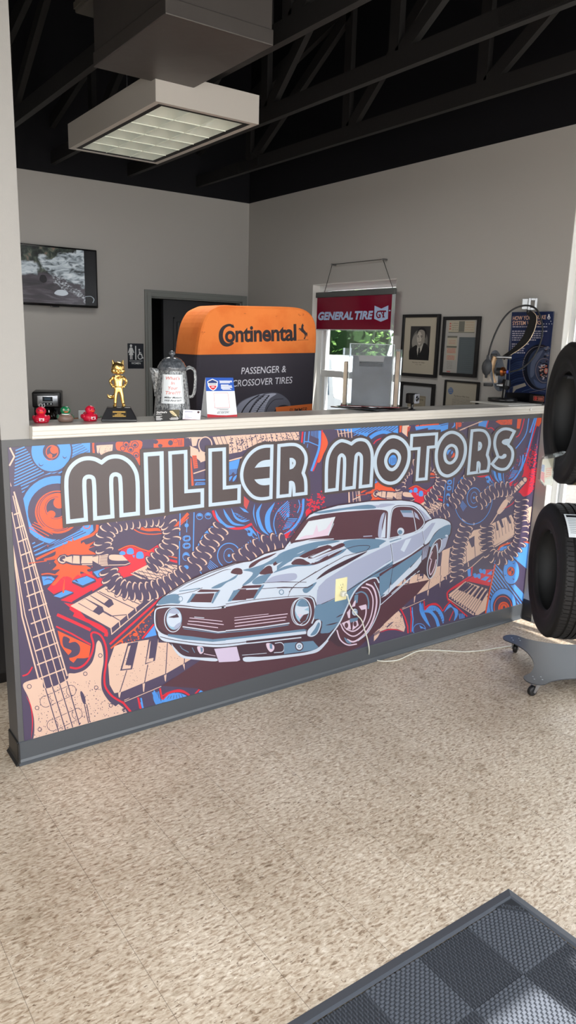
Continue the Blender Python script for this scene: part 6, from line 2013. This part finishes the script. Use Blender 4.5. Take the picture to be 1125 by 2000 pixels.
# rotor: grey disc seen nearly edge on
nrm = Vector((.93, -.30, .22)).normalized()
c0 = Vector(q(282, 1080, .035)); mb = MB(); mb.cyl(c0-nrm*.004, c0+nrm*.004, .128, n=48); mb.cyl(c0-nrm*.012, c0+nrm*.012, .05, n=32); mb.build('rotor', mat('grey plastic disc', (116, 122, 130), .3), t)
mb = MB()
for k, (r0, y) in enumerate(((.0, -.03), (.012, -.045), (.024, -.06))):
    arc = [q(330+a[0], a[1], y) for a in ((-80, 880), (-105, 960), (-115, 1060), (-100, 1150), (-70, 1240))]
    mb.tube(catmull(arc, False, 5), .021-.004*k, 10, flat=.4)
mb.rbox(q(285, 1250, -.07), q(100, 1090, -.02), .004) if False else None
cl_ = mb.build('caliper_body', BRN, t)
mb = MB(); a = q(90, 1250, -.055); b_ = q(300, 1110, .0); mb.rbox((a[0], -.055, a[2]), (b_[0], 0, b_[2]), .004); mb.build('clear_housing', glassy('clear housing', (236, 222, 200), .03, .05, .3), t)
mb = MB(); a = q(190, 912); b_ = q(275, 842); mb.rbox((a[0], -.05, a[2]), (b_[0], .0, b_[2]), .004); mb.build('upper_pad', RB, cl_)
mb = MB(); a = q(108, 1294); b_ = q(232, 1238); mb.rbox((a[0], -.05, a[2]), (b_[0], .0, b_[2]), .004); mb.build('lower_pad', RB, cl_)
mb = MB(); mb.cyl(q(268, 885, -.055), q(430, 886, -.055), .0085, n=14); mb.cyl(q(425, 886, -.055), q(462, 886, -.055), .0125, n=14); mb.build('slide_bolt', SIL, t)
mb = MB(); mb.cyl(q(280, 1268, -.055), q(330, 1268, -.055), .009, n=14); mb.cyl(q(315, 1268, -.055), q(362, 1268, -.055), .0125, n=14); mb.build('slide_bolt', SIL, t)
mb = MB(); mb.cyl(q(60, 1238, -.03), q(110, 1240, -.03), .004, n=10); mb.build('bleed_screw', SIL, t)
mb = MB(); mb.cyl(q(275, 1085, -.055), q(345, 1082, -.06), .0245, n=24); mb.build('piston_seal', RB, t)
mb = MB(); mb.cyl(q(345, 1082, -.06), q(372, 1082, -.065), .029, .026, n=24); mb.cyl(q(372, 1082, -.065), q(402, 1082, -.068), .013, n=16); mb.build('piston', COP, t)
mb = MB(); mb.cyl(q(402, 1082, -.068), q(430, 1082, -.07), .0095, n=14); mb.build('blue_fitting', mat('blue fitting', (70, 84, 190), .35), t)
mb = MB(); bx = q(150, 1025, -.085)
mb.lathe([(0, -.066), (.007, -.064), (.0085, -.05), (.012, -.046), (.024, -.034), (.0305, -.012), (.0305, .008), (.026, .026), (.016, .040), (.0085, .048), (.0075, .066), (.006, .072), (0, .072)], 24, o=bx); mb.build('squeeze_bulb', RBG, t)
hose = [q(162, 880, -.085), q(195, 720, -.08), q(255, 540, -.06), q(345, 360, -.04), q(450, 245, -.025), q(575, 188, -.02), q(660, 186, -.03), q(740, 222, -.04), q(800, 320, -.05), q(836, 480, -.055), q(830, 620, -.06), q(775, 800, -.065), q(680, 950, -.07), q(560, 1045, -.075), q(428, 1085, -.075)]
mb = MB(); mb.tube(catmull(hose, False, 6), .0052, 10); mb.build('hose', RB, t)
# pedal arm
ca = [(662, 268), (716, 330), (706, 430), (672, 545), (620, 650), (530, 750), (430, 835), (350, 900)]
mb = MB(); pth = catmull([q(a_, b_, 0) for a_, b_ in ca], False, 5)
L1 = []; R1 = []
for i, p in enumerate(pth):
    a_ = pth[max(i-1, 0)]; b_ = pth[min(i+1, len(pth)-1)]; tn = (b_-a_).normalized(); n_ = Vector((tn.z, 0, -tn.x)); f = i/(len(pth)-1); hw_ = .013+.011*math.sin(PI*min(f*1.25, 1))
    L1.append(p+n_*hw_); R1.append(p-n_*hw_)
PA = [(p.x, p.z) for p in L1]+[(p.x, p.z) for p in R1[::-1]]
mb.prism(PA, -.016, .006, 'y', smooth=True); pa = mb.build('pedal_arm', mat('dark bronze arm', (14, 12, 11), .6, spec=.15), t)
mb = MB(); mb.tube([Vector((p.x, -.0165, p.z)) for p in R1[2:-4]], .0022, 6); mb.build('bright_edge', mat('golden edge light', (212, 190, 160), .3, .8), pa)  # golden light along the arm's edge, put in as a pale metal strip
mb = MB(); a = q(642, 242); b_ = q(762, 84); x0, x1, z0, z1 = a[0], b_[0], a[2], b_[2]; w_ = .014
for p, s_ in (((x0, -.03, z0), (x0+w_, .012, z1)), ((x1-w_, -.03, z0), (x1, .012, z1)), ((x0+w_, -.03, z0), (x1-w_, .012, z0+w_)), ((x0+w_, -.03, z1-w_), (x1-w_, .012, z1))): mb.box(p, s_)
c_ = q(580, 0)[0]; mb.box((c_, -.012, z0+.004), (x0, .012, z1-.003)); mb.build('pedal_pad_frame', SIL, t, bevel=.0015)
mb = MB(); mb.cyl(q(655, 300, -.005), q(655, 240, -.005), .011, n=14); mb.build('pivot', RB, t)
# ------------------------------------------------------------------ tyre stand at the right
STL = mat('dark grey powder coat', (60, 62, 67), .36, bump=(700, .05, .001))
SC = Vector((2.69, -.72)); NX = Vector((-.766, .643)); TXV = Vector((.643, .766))
stand = thing('tire_stand', 'dark grey wheeled display stand with a scalloped base plate', 'stand', (SC.x, SC.y, 0), (0, 0, math.atan2(NX.y, NX.x)))
# local x runs outwards through the tyres; the lobes lie at 45 degrees to it
lob = .372; pl = []
for k in range(4):
    a0 = PI/4+k*PI/2; c_ = Vector((math.cos(a0), math.sin(a0)))*(lob)
    for j in range(9):
        th = a0-1.25+2.5*j/8; pl.append(c_+Vector((math.cos(th), math.sin(th)))*.062)
    c2 = Vector((math.cos(a0+PI/2), math.sin(a0+PI/2)))*lob
    p0 = pl[-1]; p1 = c2+Vector((math.cos(a0+PI/2-1.25), math.sin(a0+PI/2-1.25)))*.062; md = Vector((math.cos(a0+PI/4), math.sin(a0+PI/4)))
    for j in range(1, 12):
        f = j/12; s_ = 1-(2*f-1)**2; pl.append(p0.lerp(p1, f)-md*(.095*s_**.75))
mb = MB(); mb.prism([(p.x, p.y) for p in pl], .084, .089, 'z'); mb.build('base_plate', STL, stand, bevel=.0012)
for k in range(4):
    a0 = PI/4+k*PI/2; c_ = Vector((math.cos(a0), math.sin(a0)))*(lob-.012); sw = .5+k*1.3
    cs = bpy.data.objects.new('caster', None); C.objects.link(cs); cs.parent = stand; cs.location = (c_.x, c_.y, 0); cs.rotation_euler.z = sw
    mb = MB(); mb.box((-.03, -.024, .081), (.03, .024, .084)); mb.cyl((0, 0, .066), (0, 0, .081), .017, n=16)
    for sg in (-1, 1): mb.prism([(-.014, .068), (.016, .068), (.034, .024), (.022, .018)], sg*.017-.0015, sg*.017+.0015, 'y')
    mb.cyl((.026, -.021, .026), (.026, .021, .026), .005, n=10); mb.build('fork', CHR, cs)
    mb = MB(); mb.lathe([(0, -.013), (.018, -.013), (.022, -.011), (.0262, -.008), (.0265, 0), (.0262, .008), (.022, .011), (.018, .013), (0, .013)], 24, o=(.026, 0, .0266), axis='y'); mb.build('wheel', RB, cs)
    mb = MB()
    for dx in (-.02, .02):
        for dy in (-.016, .016): mb.cyl((c_.x+dx, c_.y+dy, .089), (c_.x+dx, c_.y+dy, .0915), .004, n=8)
    mb.build('bolt_set', CHR, stand)
MB().rbox((-.10, -.02, .089), (-.06, .02, 1.95), .004).build('post', STL, stand)
mb = MB(); mb.rbox((-.13, -.045, .089), (-.04, .045, .093), .002); mb.build('post_foot', STL, stand)
TR = .345; TW = .205; DT = .138; SHIFT = -.10
tz = (.617, 1.409)
for z in tz:
    mb = MB()
    for dy in (-.09, .09):
        mb.cyl((-.07, dy*.15, z+.172), (DT+.06, SHIFT+dy, z+.172), .009, n=10)
    mb.build('hanging_arm', STL, stand)

TYR = mat('tyre rubber', (25, 25, 26), .66, spec=.3, noise=(40, (31, 30, 31), .3, .7)); TYS = mat('tyre sidewall rubber', (27, 27, 28), .6, spec=.3)
def tyre(label, z, tread, sticker=None):
    o = SC+NX*DT+TXV*SHIFT*-1*-1
    t = thing('tire', label, 'tire', (o.x, o.y, z), (0, 0, math.atan2(NX.y, NX.x)), 'tires hung on the stand')
    hw_ = TW/2
    # carcass: closed ring profile (radius, along axis), outside and inside
    out = [(.203, .080), (.206, .091), (.216, .097), (.232, .099), (.246, .1005), (.250, .1035), (.268, .1055), (.29, .107), (.305, .1055), (.318, .101), (.3215, .1005), (.324, .098), (.333, .091), (.3405, .082)]
    inn = [(.3285, .074), (.322, .085), (.30, .094), (.27, .092), (.23, .086), (.212, .079), (.203, .080)]
    for sg, nm in ((1, 'sidewall'), (-1, 'sidewall')):
        mb = MB(); mb.lathe([(r_, sg*a_) for r_, a_ in out+inn], 96, axis='x')
        # ribs of raised lettering dashes round the sidewall
        rr = random.Random(11 if z < 1 else 12)
        for k in range(54):
            if (k % 27) > 15: continue
            a0 = 2*PI*k/54; w_ = .018+.012*rr.random()
            vs = []
            for r_, x_ in ((.268, sg*.1068), (.290, sg*.1072)):
                for d in (0, w_/.29): vs.append((x_, r_*math.cos(a0+d), r_*math.sin(a0+d)))
            mb.add(vs, [(0, 1, 3, 2)], 0, False)
        # shoulder ribs
        for k in range(120):
            a0 = 2*PI*k/120
            vs = []
            for r_, x_ in ((.3265, .0972), (.3345, .0912), (.3412, .0822)):
                for d in (-.008, .008): vs.append((sg*(x_+.0008), (r_+.0012)*math.cos(a0+d), (r_+.0012)*math.sin(a0+d)))
            mb.add(vs, [(0, 1, 3, 2), (2, 3, 5, 4)], 0, False)
        mb.build(nm, TYS, t)
    mb = MB(); mb.lathe([(.3285, -.074), (.325, 0), (.3285, .074), (.3385, .082), (.338, .0), (.3385, -.082), (.3285, -.074)], 96, axis='x'); mb.build('inner_liner', mat('tyre inner liner', (15, 15, 16), .6), t)
    mb = MB(); n = 90
    bands = [(-.082, -.052), (-.044, -.017), (-.0085, .0085), (.017, .044), (.052, .082)]
    for bi, (a, b) in enumerate(bands):
        for k in range(n if bi in (0, 4) else n):
            a0 = 2*PI*k/n; d = 2*PI/n*(.84 if bi != 2 else .97); sk = .02 if bi in (1, 3) else .008*(1 if bi else -1)
            r0, r1 = .336, TR-.0012*(abs(a+b)/2/.067)**2*4
            vs = []
            for r_ in (r0, r1):
                for x_, s_ in ((a, 0), (b, sk)):
                    for dd in (0, d): vs.append((x_, r_*math.cos(a0+dd+s_), r_*math.sin(a0+dd+s_)))
            mb.add(vs, [(4, 5, 7, 6), (0, 2, 6, 4), (1, 5, 7, 3), (0, 4, 5, 1), (2, 3, 7, 6)], 0, False)
    mb.build('tread', TYR, t)
    if tread:      # paint lines round the tread
        mb = MB()
        for x_, w_ in ((.030, .0022), (.0365, .0022)):
            prof = [(TR+.0006, x_-w_/2), (TR+.0006, x_+w_/2)]; mb.lathe(prof, 96, axis='x', ang=(0, 2*PI))
        mb.build('tread_stripe', mat('yellow tread marking', (150, 122, 60), .6), t)
    if sticker:
        ml, ix = flatmats(dict(w=(216, 222, 226), k=(28, 30, 34), g=(120, 126, 132)), .35)
        a0, x0 = sticker
        fl = Flat(); fl.curve('w', [(-.045, -.075), (.045, -.075), (.05, -.07), (.05, .07), (.045, .075), (-.045, .075), (-.05, .07), (-.05, -.07)], (0, 1, 2, 3, 4, 5, 6, 7))
        fl.rect('k', -.042, .05, .042, .068); fl.text('w', 'G', -.036, .053, .012, .012, .05); 
        for i in range(9): fl.rect('g', -.040, .036-.011*i, .040-.02*(i % 3), .039-.011*i)
        tmp = MB(); fl.emit(tmp, ix, (0, 0, 0), (1, 0, 0), (0, 1, 0), (0, 0, 1), 6e-5)
        mb = MB()
        for f, m_ in zip(tmp.f, tmp.m):
            P_ = [tmp.v[j] for j in f]
            ws = []
            for p in P_:
                th = a0+p.y/TR; r_ = TR+.0012+p.z; ws.append((x0-p.x, r_*math.cos(th), r_*math.sin(th)))
            mb.add(ws, [list(range(len(ws)))], m_, False)
        # the white backing follows the curve in narrow strips
        n2 = 12; keep = [i for i, m_ in enumerate(mb.m) if m_ != ix['w'] or len(mb.f[i]) < 0]
        mb2 = MB()
        for k in range(n2):
            y0, y1 = -.075+.15*k/n2, -.075+.15*(k+1)/n2; vs = []
            for y in (y0, y1):
                for x in (-.05, .05): th = a0+y/TR; vs.append((x0-x, (TR+.0008)*math.cos(th), (TR+.0008)*math.sin(th)))
            mb2.add(vs, [(0, 1, 3, 2)], ix['w'], True)
        for i in keep:
            vs = [mb.v[j] for j in mb.f[i]]; mb2.add(vs, [list(range(len(vs)))], mb.m[i], False)
        mb2.build('label_sticker', ml, t, weld='flat')
    return t
tyre('lower black tire on the stand, with a white paper label on its tread', tz[0], False, (PI*.31, .022))
tyre('upper black tire on the stand, with yellow lines round its tread', tz[1], True)

# clear brochure pocket hooked on the upper tyre
t = thing('brochure_pocket', 'small clear plastic leaflet pocket hanging off the upper tire', 'brochure pocket', (2.352, -.652, 1.065), (0, 0, -.60))
CP = glassy('clear pocket plastic', (242, 244, 242), .015, .08, .04)
mb = MB(); w_, h_, d_ = .062, .150, .030
pr = [(-w_/2, .028), (-w_/2, h_-.03), (-w_/2+.012, h_-.008), (-.004, h_), (w_/2, h_+.006), (w_/2, .0), (-.006, 0)]
mb.prism(pr, -d_, -d_+.0015, 'y'); mb.prism(pr, 0, .0015, 'y'); mb.box((w_/2-.0015, -d_, 0), (w_/2, 0, h_)); mb.prism([(-w_/2, .028), (-.006, 0), (-.004, .001), (-w_/2+.002, .03)], -d_, 0, 'y')
mb.build('pocket', CP, t)
mb = MB(); mb.tube([(w_/2, -d_/2, h_-.002), (w_/2+.05, -d_/2+.01, h_+.012), (w_/2+.085, -d_/2+.035, h_+.005), (w_/2+.10, -d_/2+.05, h_-.03)], [.013, .012, .011, .010], 8, flat=.12); mb.build('hook_strap', CP, t)
ml, ix = flatmats(dict(c=(214, 206, 190), b=(96, 130, 196), r=(214, 76, 96), o=(226, 160, 140), w=(220, 222, 222)), .4)
fl = Flat(); fl.poly('c', [(-w_/2+.004, .032), (-w_/2+.004, h_-.02), (w_/2-.004, h_-.012), (w_/2-.004, .006), (-.004, .006)])
fl.poly('b', [(-w_/2+.004, .072), (-w_/2+.018, .068), (-w_/2+.018, .102), (-w_/2+.004, .106)]); fl.poly('r', [(-w_/2+.004, .034), (-.006, .014), (-w_/2+.020, .066), (-w_/2+.004, .070)])
fl.poly('o', [(-.006, .04), (w_/2-.008, .05), (w_/2-.010, .092), (-.004, .088)]); fl.poly('w', [(-.004, .008), (w_/2-.006, .008), (w_/2-.006, .038), (-.002, .032)])
for i in range(4): fl.rect('c', -.002, .050+.01*i, .018, .053+.01*i)
mb = MB(); mb.box((-.02, -d_+.006, .02), (w_/2-.006, -d_+.012, h_-.03), 0); fl.emit(mb, ix, (0, -d_+.0055, 0), (1, 0, 0), (0, 0, 1), (0, -1, 0), 6e-5); mb.build('leaflet', ml, t, weld='flat')

# ------------------------------------------------------------------ outlet and cord
IV = mat('ivory plastic', (234, 226, 176), .35); t = thing('wall_outlet', 'ivory electrical outlet on the printed car fender', 'outlet', (1.640, -.0013, .463))
mb = MB(); mb.rbox((-.039, -.005, -.0615), (.039, 0, .0615), .003); mb.build('cover_plate', IV, t)
DK = mat('outlet slot', (60, 54, 40), .6)
for sg in (1, -1):
    mb = MB(); mb.lathe([(0, -.0075), (.0155, -.0075), (.017, -.0055), (.017, -.004)], 24, o=(0, 0, sg*.0195), axis='y'); rc = mb.build('receptacle', IV, t)
    if sg == 1:
        mb = MB(); mb.box((-.0075, -.0079, .022), (-.0055, -.0074, .030)); mb.box((.0055, -.0079, .022), (.0075, -.0074, .030)); mb.cyl((0, -.0074, .0125), (0, -.0079, .0125), .0025, n=10); mb.build('slots', DK, rc)
mb = MB(); mb.cyl((0, -.005, 0), (0, -.006, 0), .003, n=10); mb.build('screw', ALU, t)
WC = mat('white cord', (226, 226, 214), .4)
t = thing('extension_cord', 'thin white cord running from the outlet across the floor to the tire stand', 'cord', (1.640, -.008, .4435))
mb = MB(); mb.rbox((-.012, -.026, -.013), (.014, 0, .013), .005); mb.tube([(.004, -.026, 0), (.012, -.036, -.003)], [.008, .005], 10); mb.build('plug', WC, t)
def cpt(px, py, y): x, z = on_y(px, py, y); return (x-1.640, y+.008, z-.4435)
def fpt(px, py, z=.004):
    d = CF*FPX+CR*(px-562.5)-CU*(py-1000); k = (z-CAM.z)/d.z; p = CAM+d*k; return (p.x-1.640, p.y+.008, z-.4435)
path = [(.012, -.036, -.003), cpt(680, 1170, -.045), cpt(687, 1188, -.042), cpt(695, 1199, -.038), cpt(706, 1211, -.032), cpt(712, 1230, -.026), cpt(718, 1250, -.022), cpt(721, 1270, -.024), fpt(717, 1286, .012), fpt(708, 1295, .005), fpt(703, 1294, .004), fpt(708, 1288, .004), fpt(721, 1284, .006), fpt(733, 1289), fpt(750, 1291.5), fpt(775, 1289.5), fpt(795, 1281), fpt(812, 1273), fpt(830, 1270), fpt(870, 1271), fpt(910, 1273), fpt(945, 1270), fpt(975, 1265), fpt(1000, 1262), fpt(1040, 1262)]
mb = MB(); mb.tube(catmull(path, False, 7), .0034, 8); mb.build('cable', WC, t)

# ------------------------------------------------------------------ entrance mat
MATR = mat('blue-grey mat rubber', (88, 93, 102), .5, spec=.4); MATD = mat('dark mat rubber', (70, 74, 82), .55, spec=.35); MATE = mat('mat edge rubber', (76, 81, 90), .5)
MX1, MY1 = 1.082, -1.577
MX0, MY0 = -.30, -2.62
t = thing('floor_mat', 'dark grey rubber entrance mat with a woven checkerboard at the lower right', 'floor mat', (MX1, MY1, 0))
W_, H_ = MX1-MX0, MY1-MY0; bw = .042
mb = MB()
def ramp_(p0, p1, q0, q1): mb.add([(p0[0], p0[1], 0), (p1[0], p1[1], 0), (q1[0], q1[1], .010), (q0[0], q0[1], .010), ((q0[0]*.8+(-W_/2)*.2*0+q0[0]*.2), q0[1], 0)], [(0, 1, 2, 3)], 0, False)
O = [(-W_, 0), (0, 0), (0, -H_), (-W_, -H_)]; I = [(-W_+bw*.75, -bw*.75), (-bw*.75, -bw*.75), (-bw*.75, -H_+bw*.75), (-W_+bw*.75, -H_+bw*.75)]; J = [(-W_+bw, -bw), (-bw, -bw), (-bw, -H_+bw), (-W_+bw, -H_+bw)]
vs = [(p[0], p[1], .0005) for p in O]+[(p[0], p[1], .0115) for p in I]+[(p[0], p[1], .009) for p in J]
mb.add(vs, [(i, (i+1) % 4, 4+(i+1) % 4, 4+i) for i in range(4)]+[(4+i, 4+(i+1) % 4, 8+(i+1) % 4, 8+i) for i in range(4)], 0, False)
mb.build('border', MATE, t)
# field: basket-weave squares, ribs turned by 90 degrees in alternate squares, all one moulding
sq = .205; mbl = [MB(), MB()]
nx_, ny_ = 7, 5
for i in range(nx_):
    for j in range(ny_):
        x1 = -bw-i*sq; y1 = -bw-j*sq; x0 = max(x1-sq, -W_+bw); y0 = max(y1-sq, -H_+bw)
        if x0 >= x1-.02 or y0 >= y1-.02: continue
        par = (i+j) % 2; mb = mbl[par]
        mb.add([(x0, y0, .004), (x1, y0, .004), (x1, y1, .004), (x0, y1, .004)], [(0, 1, 2, 3)], 0, False)
        st, ln = (.0085, .0165)
        # rows of short raised bars, brick-offset
        if par == 0:
            ny2 = int((y1-y0)/.0092); nx2 = int((x1-x0)/.0185)
            for b in range(ny2):
                yy = y0+(b+.5)*(y1-y0)/ny2
                for a in range(nx2+1):
                    xx = x0+(a+(.5 if b % 2 else 0))*(x1-x0)/nx2; u0, u1 = max(xx-.0072, x0), min(xx+.0072, x1)
                    if u1-u0 < .004: continue
                    mb.add([(u0, yy-.0040, .004), (u1, yy-.0040, .004), (u1, yy+.0040, .004), (u0, yy+.0040, .004), (u0+.0016, yy-.0024, .0095), (u1-.0016, yy-.0024, .0095), (u1-.0016, yy+.0024, .0095), (u0+.0016, yy+.0024, .0095)], [(4, 5, 6, 7), (0, 1, 5, 4), (1, 2, 6, 5), (2, 3, 7, 6), (3, 0, 4, 7)], 0, False)
        else:
            nx2 = int((x1-x0)/.0092); ny2 = int((y1-y0)/.0205)
            for a in range(nx2):
                xx = x0+(a+.5)*(x1-x0)/nx2
                for b in range(ny2+1):
                    yy = y0+(b+(.5 if a % 2 else 0))*(y1-y0)/ny2; u0, u1 = max(yy-.0088, y0), min(yy+.0088, y1)
                    if u1-u0 < .004: continue
                    mb.add([(xx-.0030, u0, .004), (xx+.0030, u0, .004), (xx+.0030, u1, .004), (xx-.0030, u1, .004), (xx-.0016, u0+.0016, .0092), (xx+.0016, u0+.0016, .0092), (xx+.0016, u1-.0016, .0092), (xx-.0016, u1-.0016, .0092)], [(4, 5, 6, 7), (0, 1, 5, 4), (1, 2, 6, 5), (2, 3, 7, 6), (3, 0, 4, 7)], 0, False)
mbl[0].build('smooth_woven_squares', MATR, t, weld='flat'); mbl[1].build('fine_ribbed_squares', MATD, t, weld='flat')
ml, ix = flatmats(dict(e=(58, 62, 70), l=(80, 85, 94), d=(40, 43, 48)), .5)
fl = Flat(); fl.poly('e', [(-bw*.9, -bw*.9), (-bw*.9, -bw-.075), (-bw-.075, -bw*.9)]); fl.poly('d', [(-bw*.9-.002, -bw*.9-.004), (-bw*.9-.002, -bw-.066), (-bw-.066, -bw*.9-.002)])
q_ = tri((-bw-.056, -bw*.9-.009), (-bw*.9-.009, -bw-.056), (-bw-.045, -bw*.9+.004))
tp = text_polys('WINCO', .01); x0_ = min(p[0] for T in tp for p in T); x1_ = max(p[0] for T in tp for p in T)
fl.put('l', [[q_((p[0]-x0_)/(x1_-x0_), p[1]) for p in T] for T in tp])
mb = MB(); fl.emit(mb, ix, (0, 0, .0098), (1, 0, 0), (0, 1, 0), (0, 0, 1), 8e-5); mb.build('corner_badge', ml, t, weld='flat')
# ------------------------------------------------------------------ outside the windows
t = MB().box((XR+WT+.01, -22, -.4), (40, 40, -.12)).build('ground', mat('pale asphalt', (92, 91, 90), .9, noise=(3, (108, 106, 103), .4, .6))); struct(t)
struct(MB().box((-30, -40, -.4), (40, YF-.16, -.12)).build('ground_forecourt', mat('sunlit concrete', (168, 164, 156), .9)))
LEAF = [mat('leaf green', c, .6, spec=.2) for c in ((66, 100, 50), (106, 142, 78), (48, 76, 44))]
for m in LEAF:
    nt = m.node_tree; b = nt.nodes['Principled BSDF']; tr = nt.nodes.new('ShaderNodeBsdfTranslucent'); tr.inputs['Color'].default_value = tuple(v*1.5 for v in b.inputs['Base Color'].default_value[:3])+(1,)
    mx = nt.nodes.new('ShaderNodeMixShader'); mx.inputs['Fac'].default_value = .3; nt.links.new(b.outputs['BSDF'], mx.inputs[1]); nt.links.new(tr.outputs['BSDF'], mx.inputs[2]); nt.links.new(mx.outputs['Shader'], nt.nodes['Material Output'].inputs['Surface'])
BARK = mat('bark', (74, 62, 50), .9)
def tree(label, x, y, h, r, seed, cat='tree', n=2200):
    rr = random.Random(seed); t = thing('leafy_tree', label, cat, (x, y, -.12), group='trees beyond the side window')
    mb = MB(); mb.tube([(0, 0, 0), (.05, .02, h*.3), (-.03, .05, h*.7)], [.16, .12, .05], 8); mb.build('trunk', BARK, t)
    mb = MB(); lobes = [(rr.uniform(-.6, .6)*r, rr.uniform(-.6, .6)*r, rr.uniform(.12, .92)*h, r*rr.uniform(.35, .62)) for _ in range(16)]
    vs = []; fs = []; ms = []
    for i in range(n):
        lx, ly, lz, lr = rr.choice(lobes); d = Vector((rr.gauss(0, 1), rr.gauss(0, 1), rr.gauss(0, 1))).normalized()*lr*rr.uniform(.75, 1.05)
        p = Vector((lx, ly, max(lz, .2)))+d; p.z = max(p.z, .1); s = rr.uniform(.035, .085); u = Vector((rr.gauss(0, 1), rr.gauss(0, 1), rr.gauss(0, .6))).normalized(); w = u.orthogonal().normalized()
        mb.add([p-u*s, p+w*s*.5, p+u*s, p-w*s*.5], [(0, 1, 2, 3)], rr.choice((0, 0, 1, 2)), False)
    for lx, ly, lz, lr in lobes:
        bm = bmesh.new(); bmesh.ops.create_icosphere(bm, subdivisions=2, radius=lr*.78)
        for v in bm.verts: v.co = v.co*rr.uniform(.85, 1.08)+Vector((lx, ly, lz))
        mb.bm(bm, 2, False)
    o = mb.build('foliage', LEAF, t, weld='flat')
tree('bushy green tree filling the side window behind the red sign', 9.3, 9.2, 5.6, 2.0, 21, n=9000)
tree('bushy green tree outside, far left behind the window jamb', 7.0, 15.0, 5.0, 2.0, 22)
tree('bushy green tree outside, right of the side window', 14.3, 7.2, 5.6, 2.0, 23)
tree('dark green tree further back outside the side window', 14.0, 14.6, 7.5, 3.0, 24)
# parked pale van
VW = mat('white car paint', (226, 228, 230), .25, coat=.5); VG = mat('car window tint', (70, 96, 116), .08); VD = mat('car trim', (30, 30, 32), .5)
t = thing('parked_car', 'white parked pickup truck seen through the side window', 'car', (6.6, 5.3, -.12), (0, 0, math.radians(70)))
prof = [(-2.4, .45), (-2.4, .95), (-2.3, 1.08), (-.6, 1.12), (-.45, 1.60), (-.3, 1.66), (.75, 1.66), (.95, 1.60), (1.45, 1.10), (2.3, 1.0), (2.45, .85), (2.5, .45)]
mb = MB(); mb.prism(prof, -.85, .85, 'y'); mb.build('body', VW, t, bevel=.05)
for sg in (-1, 1):
    mb = MB(); mb.prism([(-.40, 1.14), (-.32, 1.54), (.25, 1.56), (.25, 1.14)], sg*.853-.006, sg*.853+.006, 'y'); mb.build('window', VG, t)
    mb = MB(); mb.prism([(.33, 1.14), (.33, 1.56), (.78, 1.54), (1.2, 1.14)], sg*.853-.006, sg*.853+.006, 'y'); mb.build('window', VG, t)
    mb = MB(); mb.rbox((1.05, sg*.98-.1, 1.12), (1.17, sg*.98+.1, 1.34), .03); mb.box((1.08, min(sg*.85, sg*.95), 1.15), (1.12, max(sg*.85, sg*.95), 1.2)); mb.build('mirror', VW, t)
    for x in (-1.5, 1.6): MB().lathe([(0, -.11), (.2, -.11), (.34, -.1), (.36, 0), (.34, .1), (.2, .11), (0, .11)], 28, o=(x, sg*.76, .36), axis='y').build('wheel', VD, t)
mb = MB(); mb.add([(.99, -.72, 1.56), (.99, .72, 1.56), (1.47, .78, 1.10), (1.47, -.78, 1.10)], [(0, 1, 2, 3)]); mb.v = [v+Vector((.022, 0, .02)) for v in mb.v]; mb.build('windscreen', VG, t)
# building across the street, seen below the upper tyre
t = thing('brick_building', 'low tan building across the lot seen past the tires', 'building', (16.5, -2.5, -.12))
MB().box((-1.5, -9, 0), (1.5, 6.5, 3.6)).build('wall', mat('tan block wall', (176, 142, 124), .85, noise=(6, (158, 124, 108), .4, .6)), t)
MB().box((-1.7, -9.2, 3.6), (1.7, 6.7, 3.85)).build('roof', mat('roof edge', (90, 86, 82), .7), t)
for y in (-6, -2, 2): MB().box((-1.53, y, 1.0), (-1.5, y+1.6, 2.3)).build('window', VG, t)
# ------------------------------------------------------------------ light
sc = bpy.context.scene
w = bpy.data.worlds.new('world'); sc.world = w; w.use_nodes = True
bg = w.node_tree.nodes['Background']; bg.inputs['Color'].default_value = (.88, .94, 1., 1); bg.inputs['Strength'].default_value = 3.2
def area_light(name, loc, rot, sx, sy, e, col=(1, 1, 1), portal=False):
    l = bpy.data.lights.new(name, 'AREA'); l.shape = 'RECTANGLE'; l.size = sx; l.size_y = sy; l.energy = e; l.color = col
    o = bpy.data.objects.new(name, l); C.objects.link(o); o.location = loc; o.rotation_euler = rot
    if portal: l.cycles.is_portal = True
    return o
area_light('front_daylight', (0, YF-.14, 1.42), (PI/2, 0, 0), 5.7, 2.5, 165, (1, 1, 1))
area_light('portal_side', (XR+.2, (W2[0]+W2[1])/2, 1.4), (0, PI/2, 0), 2.5, 2.6, 1, portal=True)
area_light('portal_window', (XR+.2, (W1[0]+W1[1])/2, 1.55), (0, PI/2, 0), 1.3, 1.0, 1, portal=True)
s = bpy.data.lights.new('sun', 'SUN'); s.energy = 24; s.angle = .012; s.color = (1, .96, .9)
so = bpy.data.objects.new('sun', s); C.objects.link(so); so.rotation_euler = Vector((-.165*math.cos(math.radians(53.8)), .986*math.cos(math.radians(53.8)), -math.sin(math.radians(53.8)))).to_track_quat('-Z', 'Y').to_euler()
area_light('ceiling_fixture', (1.29, 1.395, 2.825), (0, 0, 0), .5, 1.1, 22, (1, .98, .94))
area_light('front_fill_lamp', (-1.3, -1.9, 2.825), (0, 0, 0), .5, 1.1, 62, (1, .98, .94))  # added fill lamp out of view, mostly to brighten the floor
vs = sc.view_settings; vs.view_transform = 'Standard'; vs.look = 'None'; vs.gamma = 1; vs.exposure = -.06
sc.display_settings.display_device = 'sRGB'
sc.cycles.max_bounces = 8; sc.cycles.diffuse_bounces = 4; sc.cycles.transparent_max_bounces = 16; sc.cycles.caustics_reflective = False; sc.cycles.caustics_refractive = False
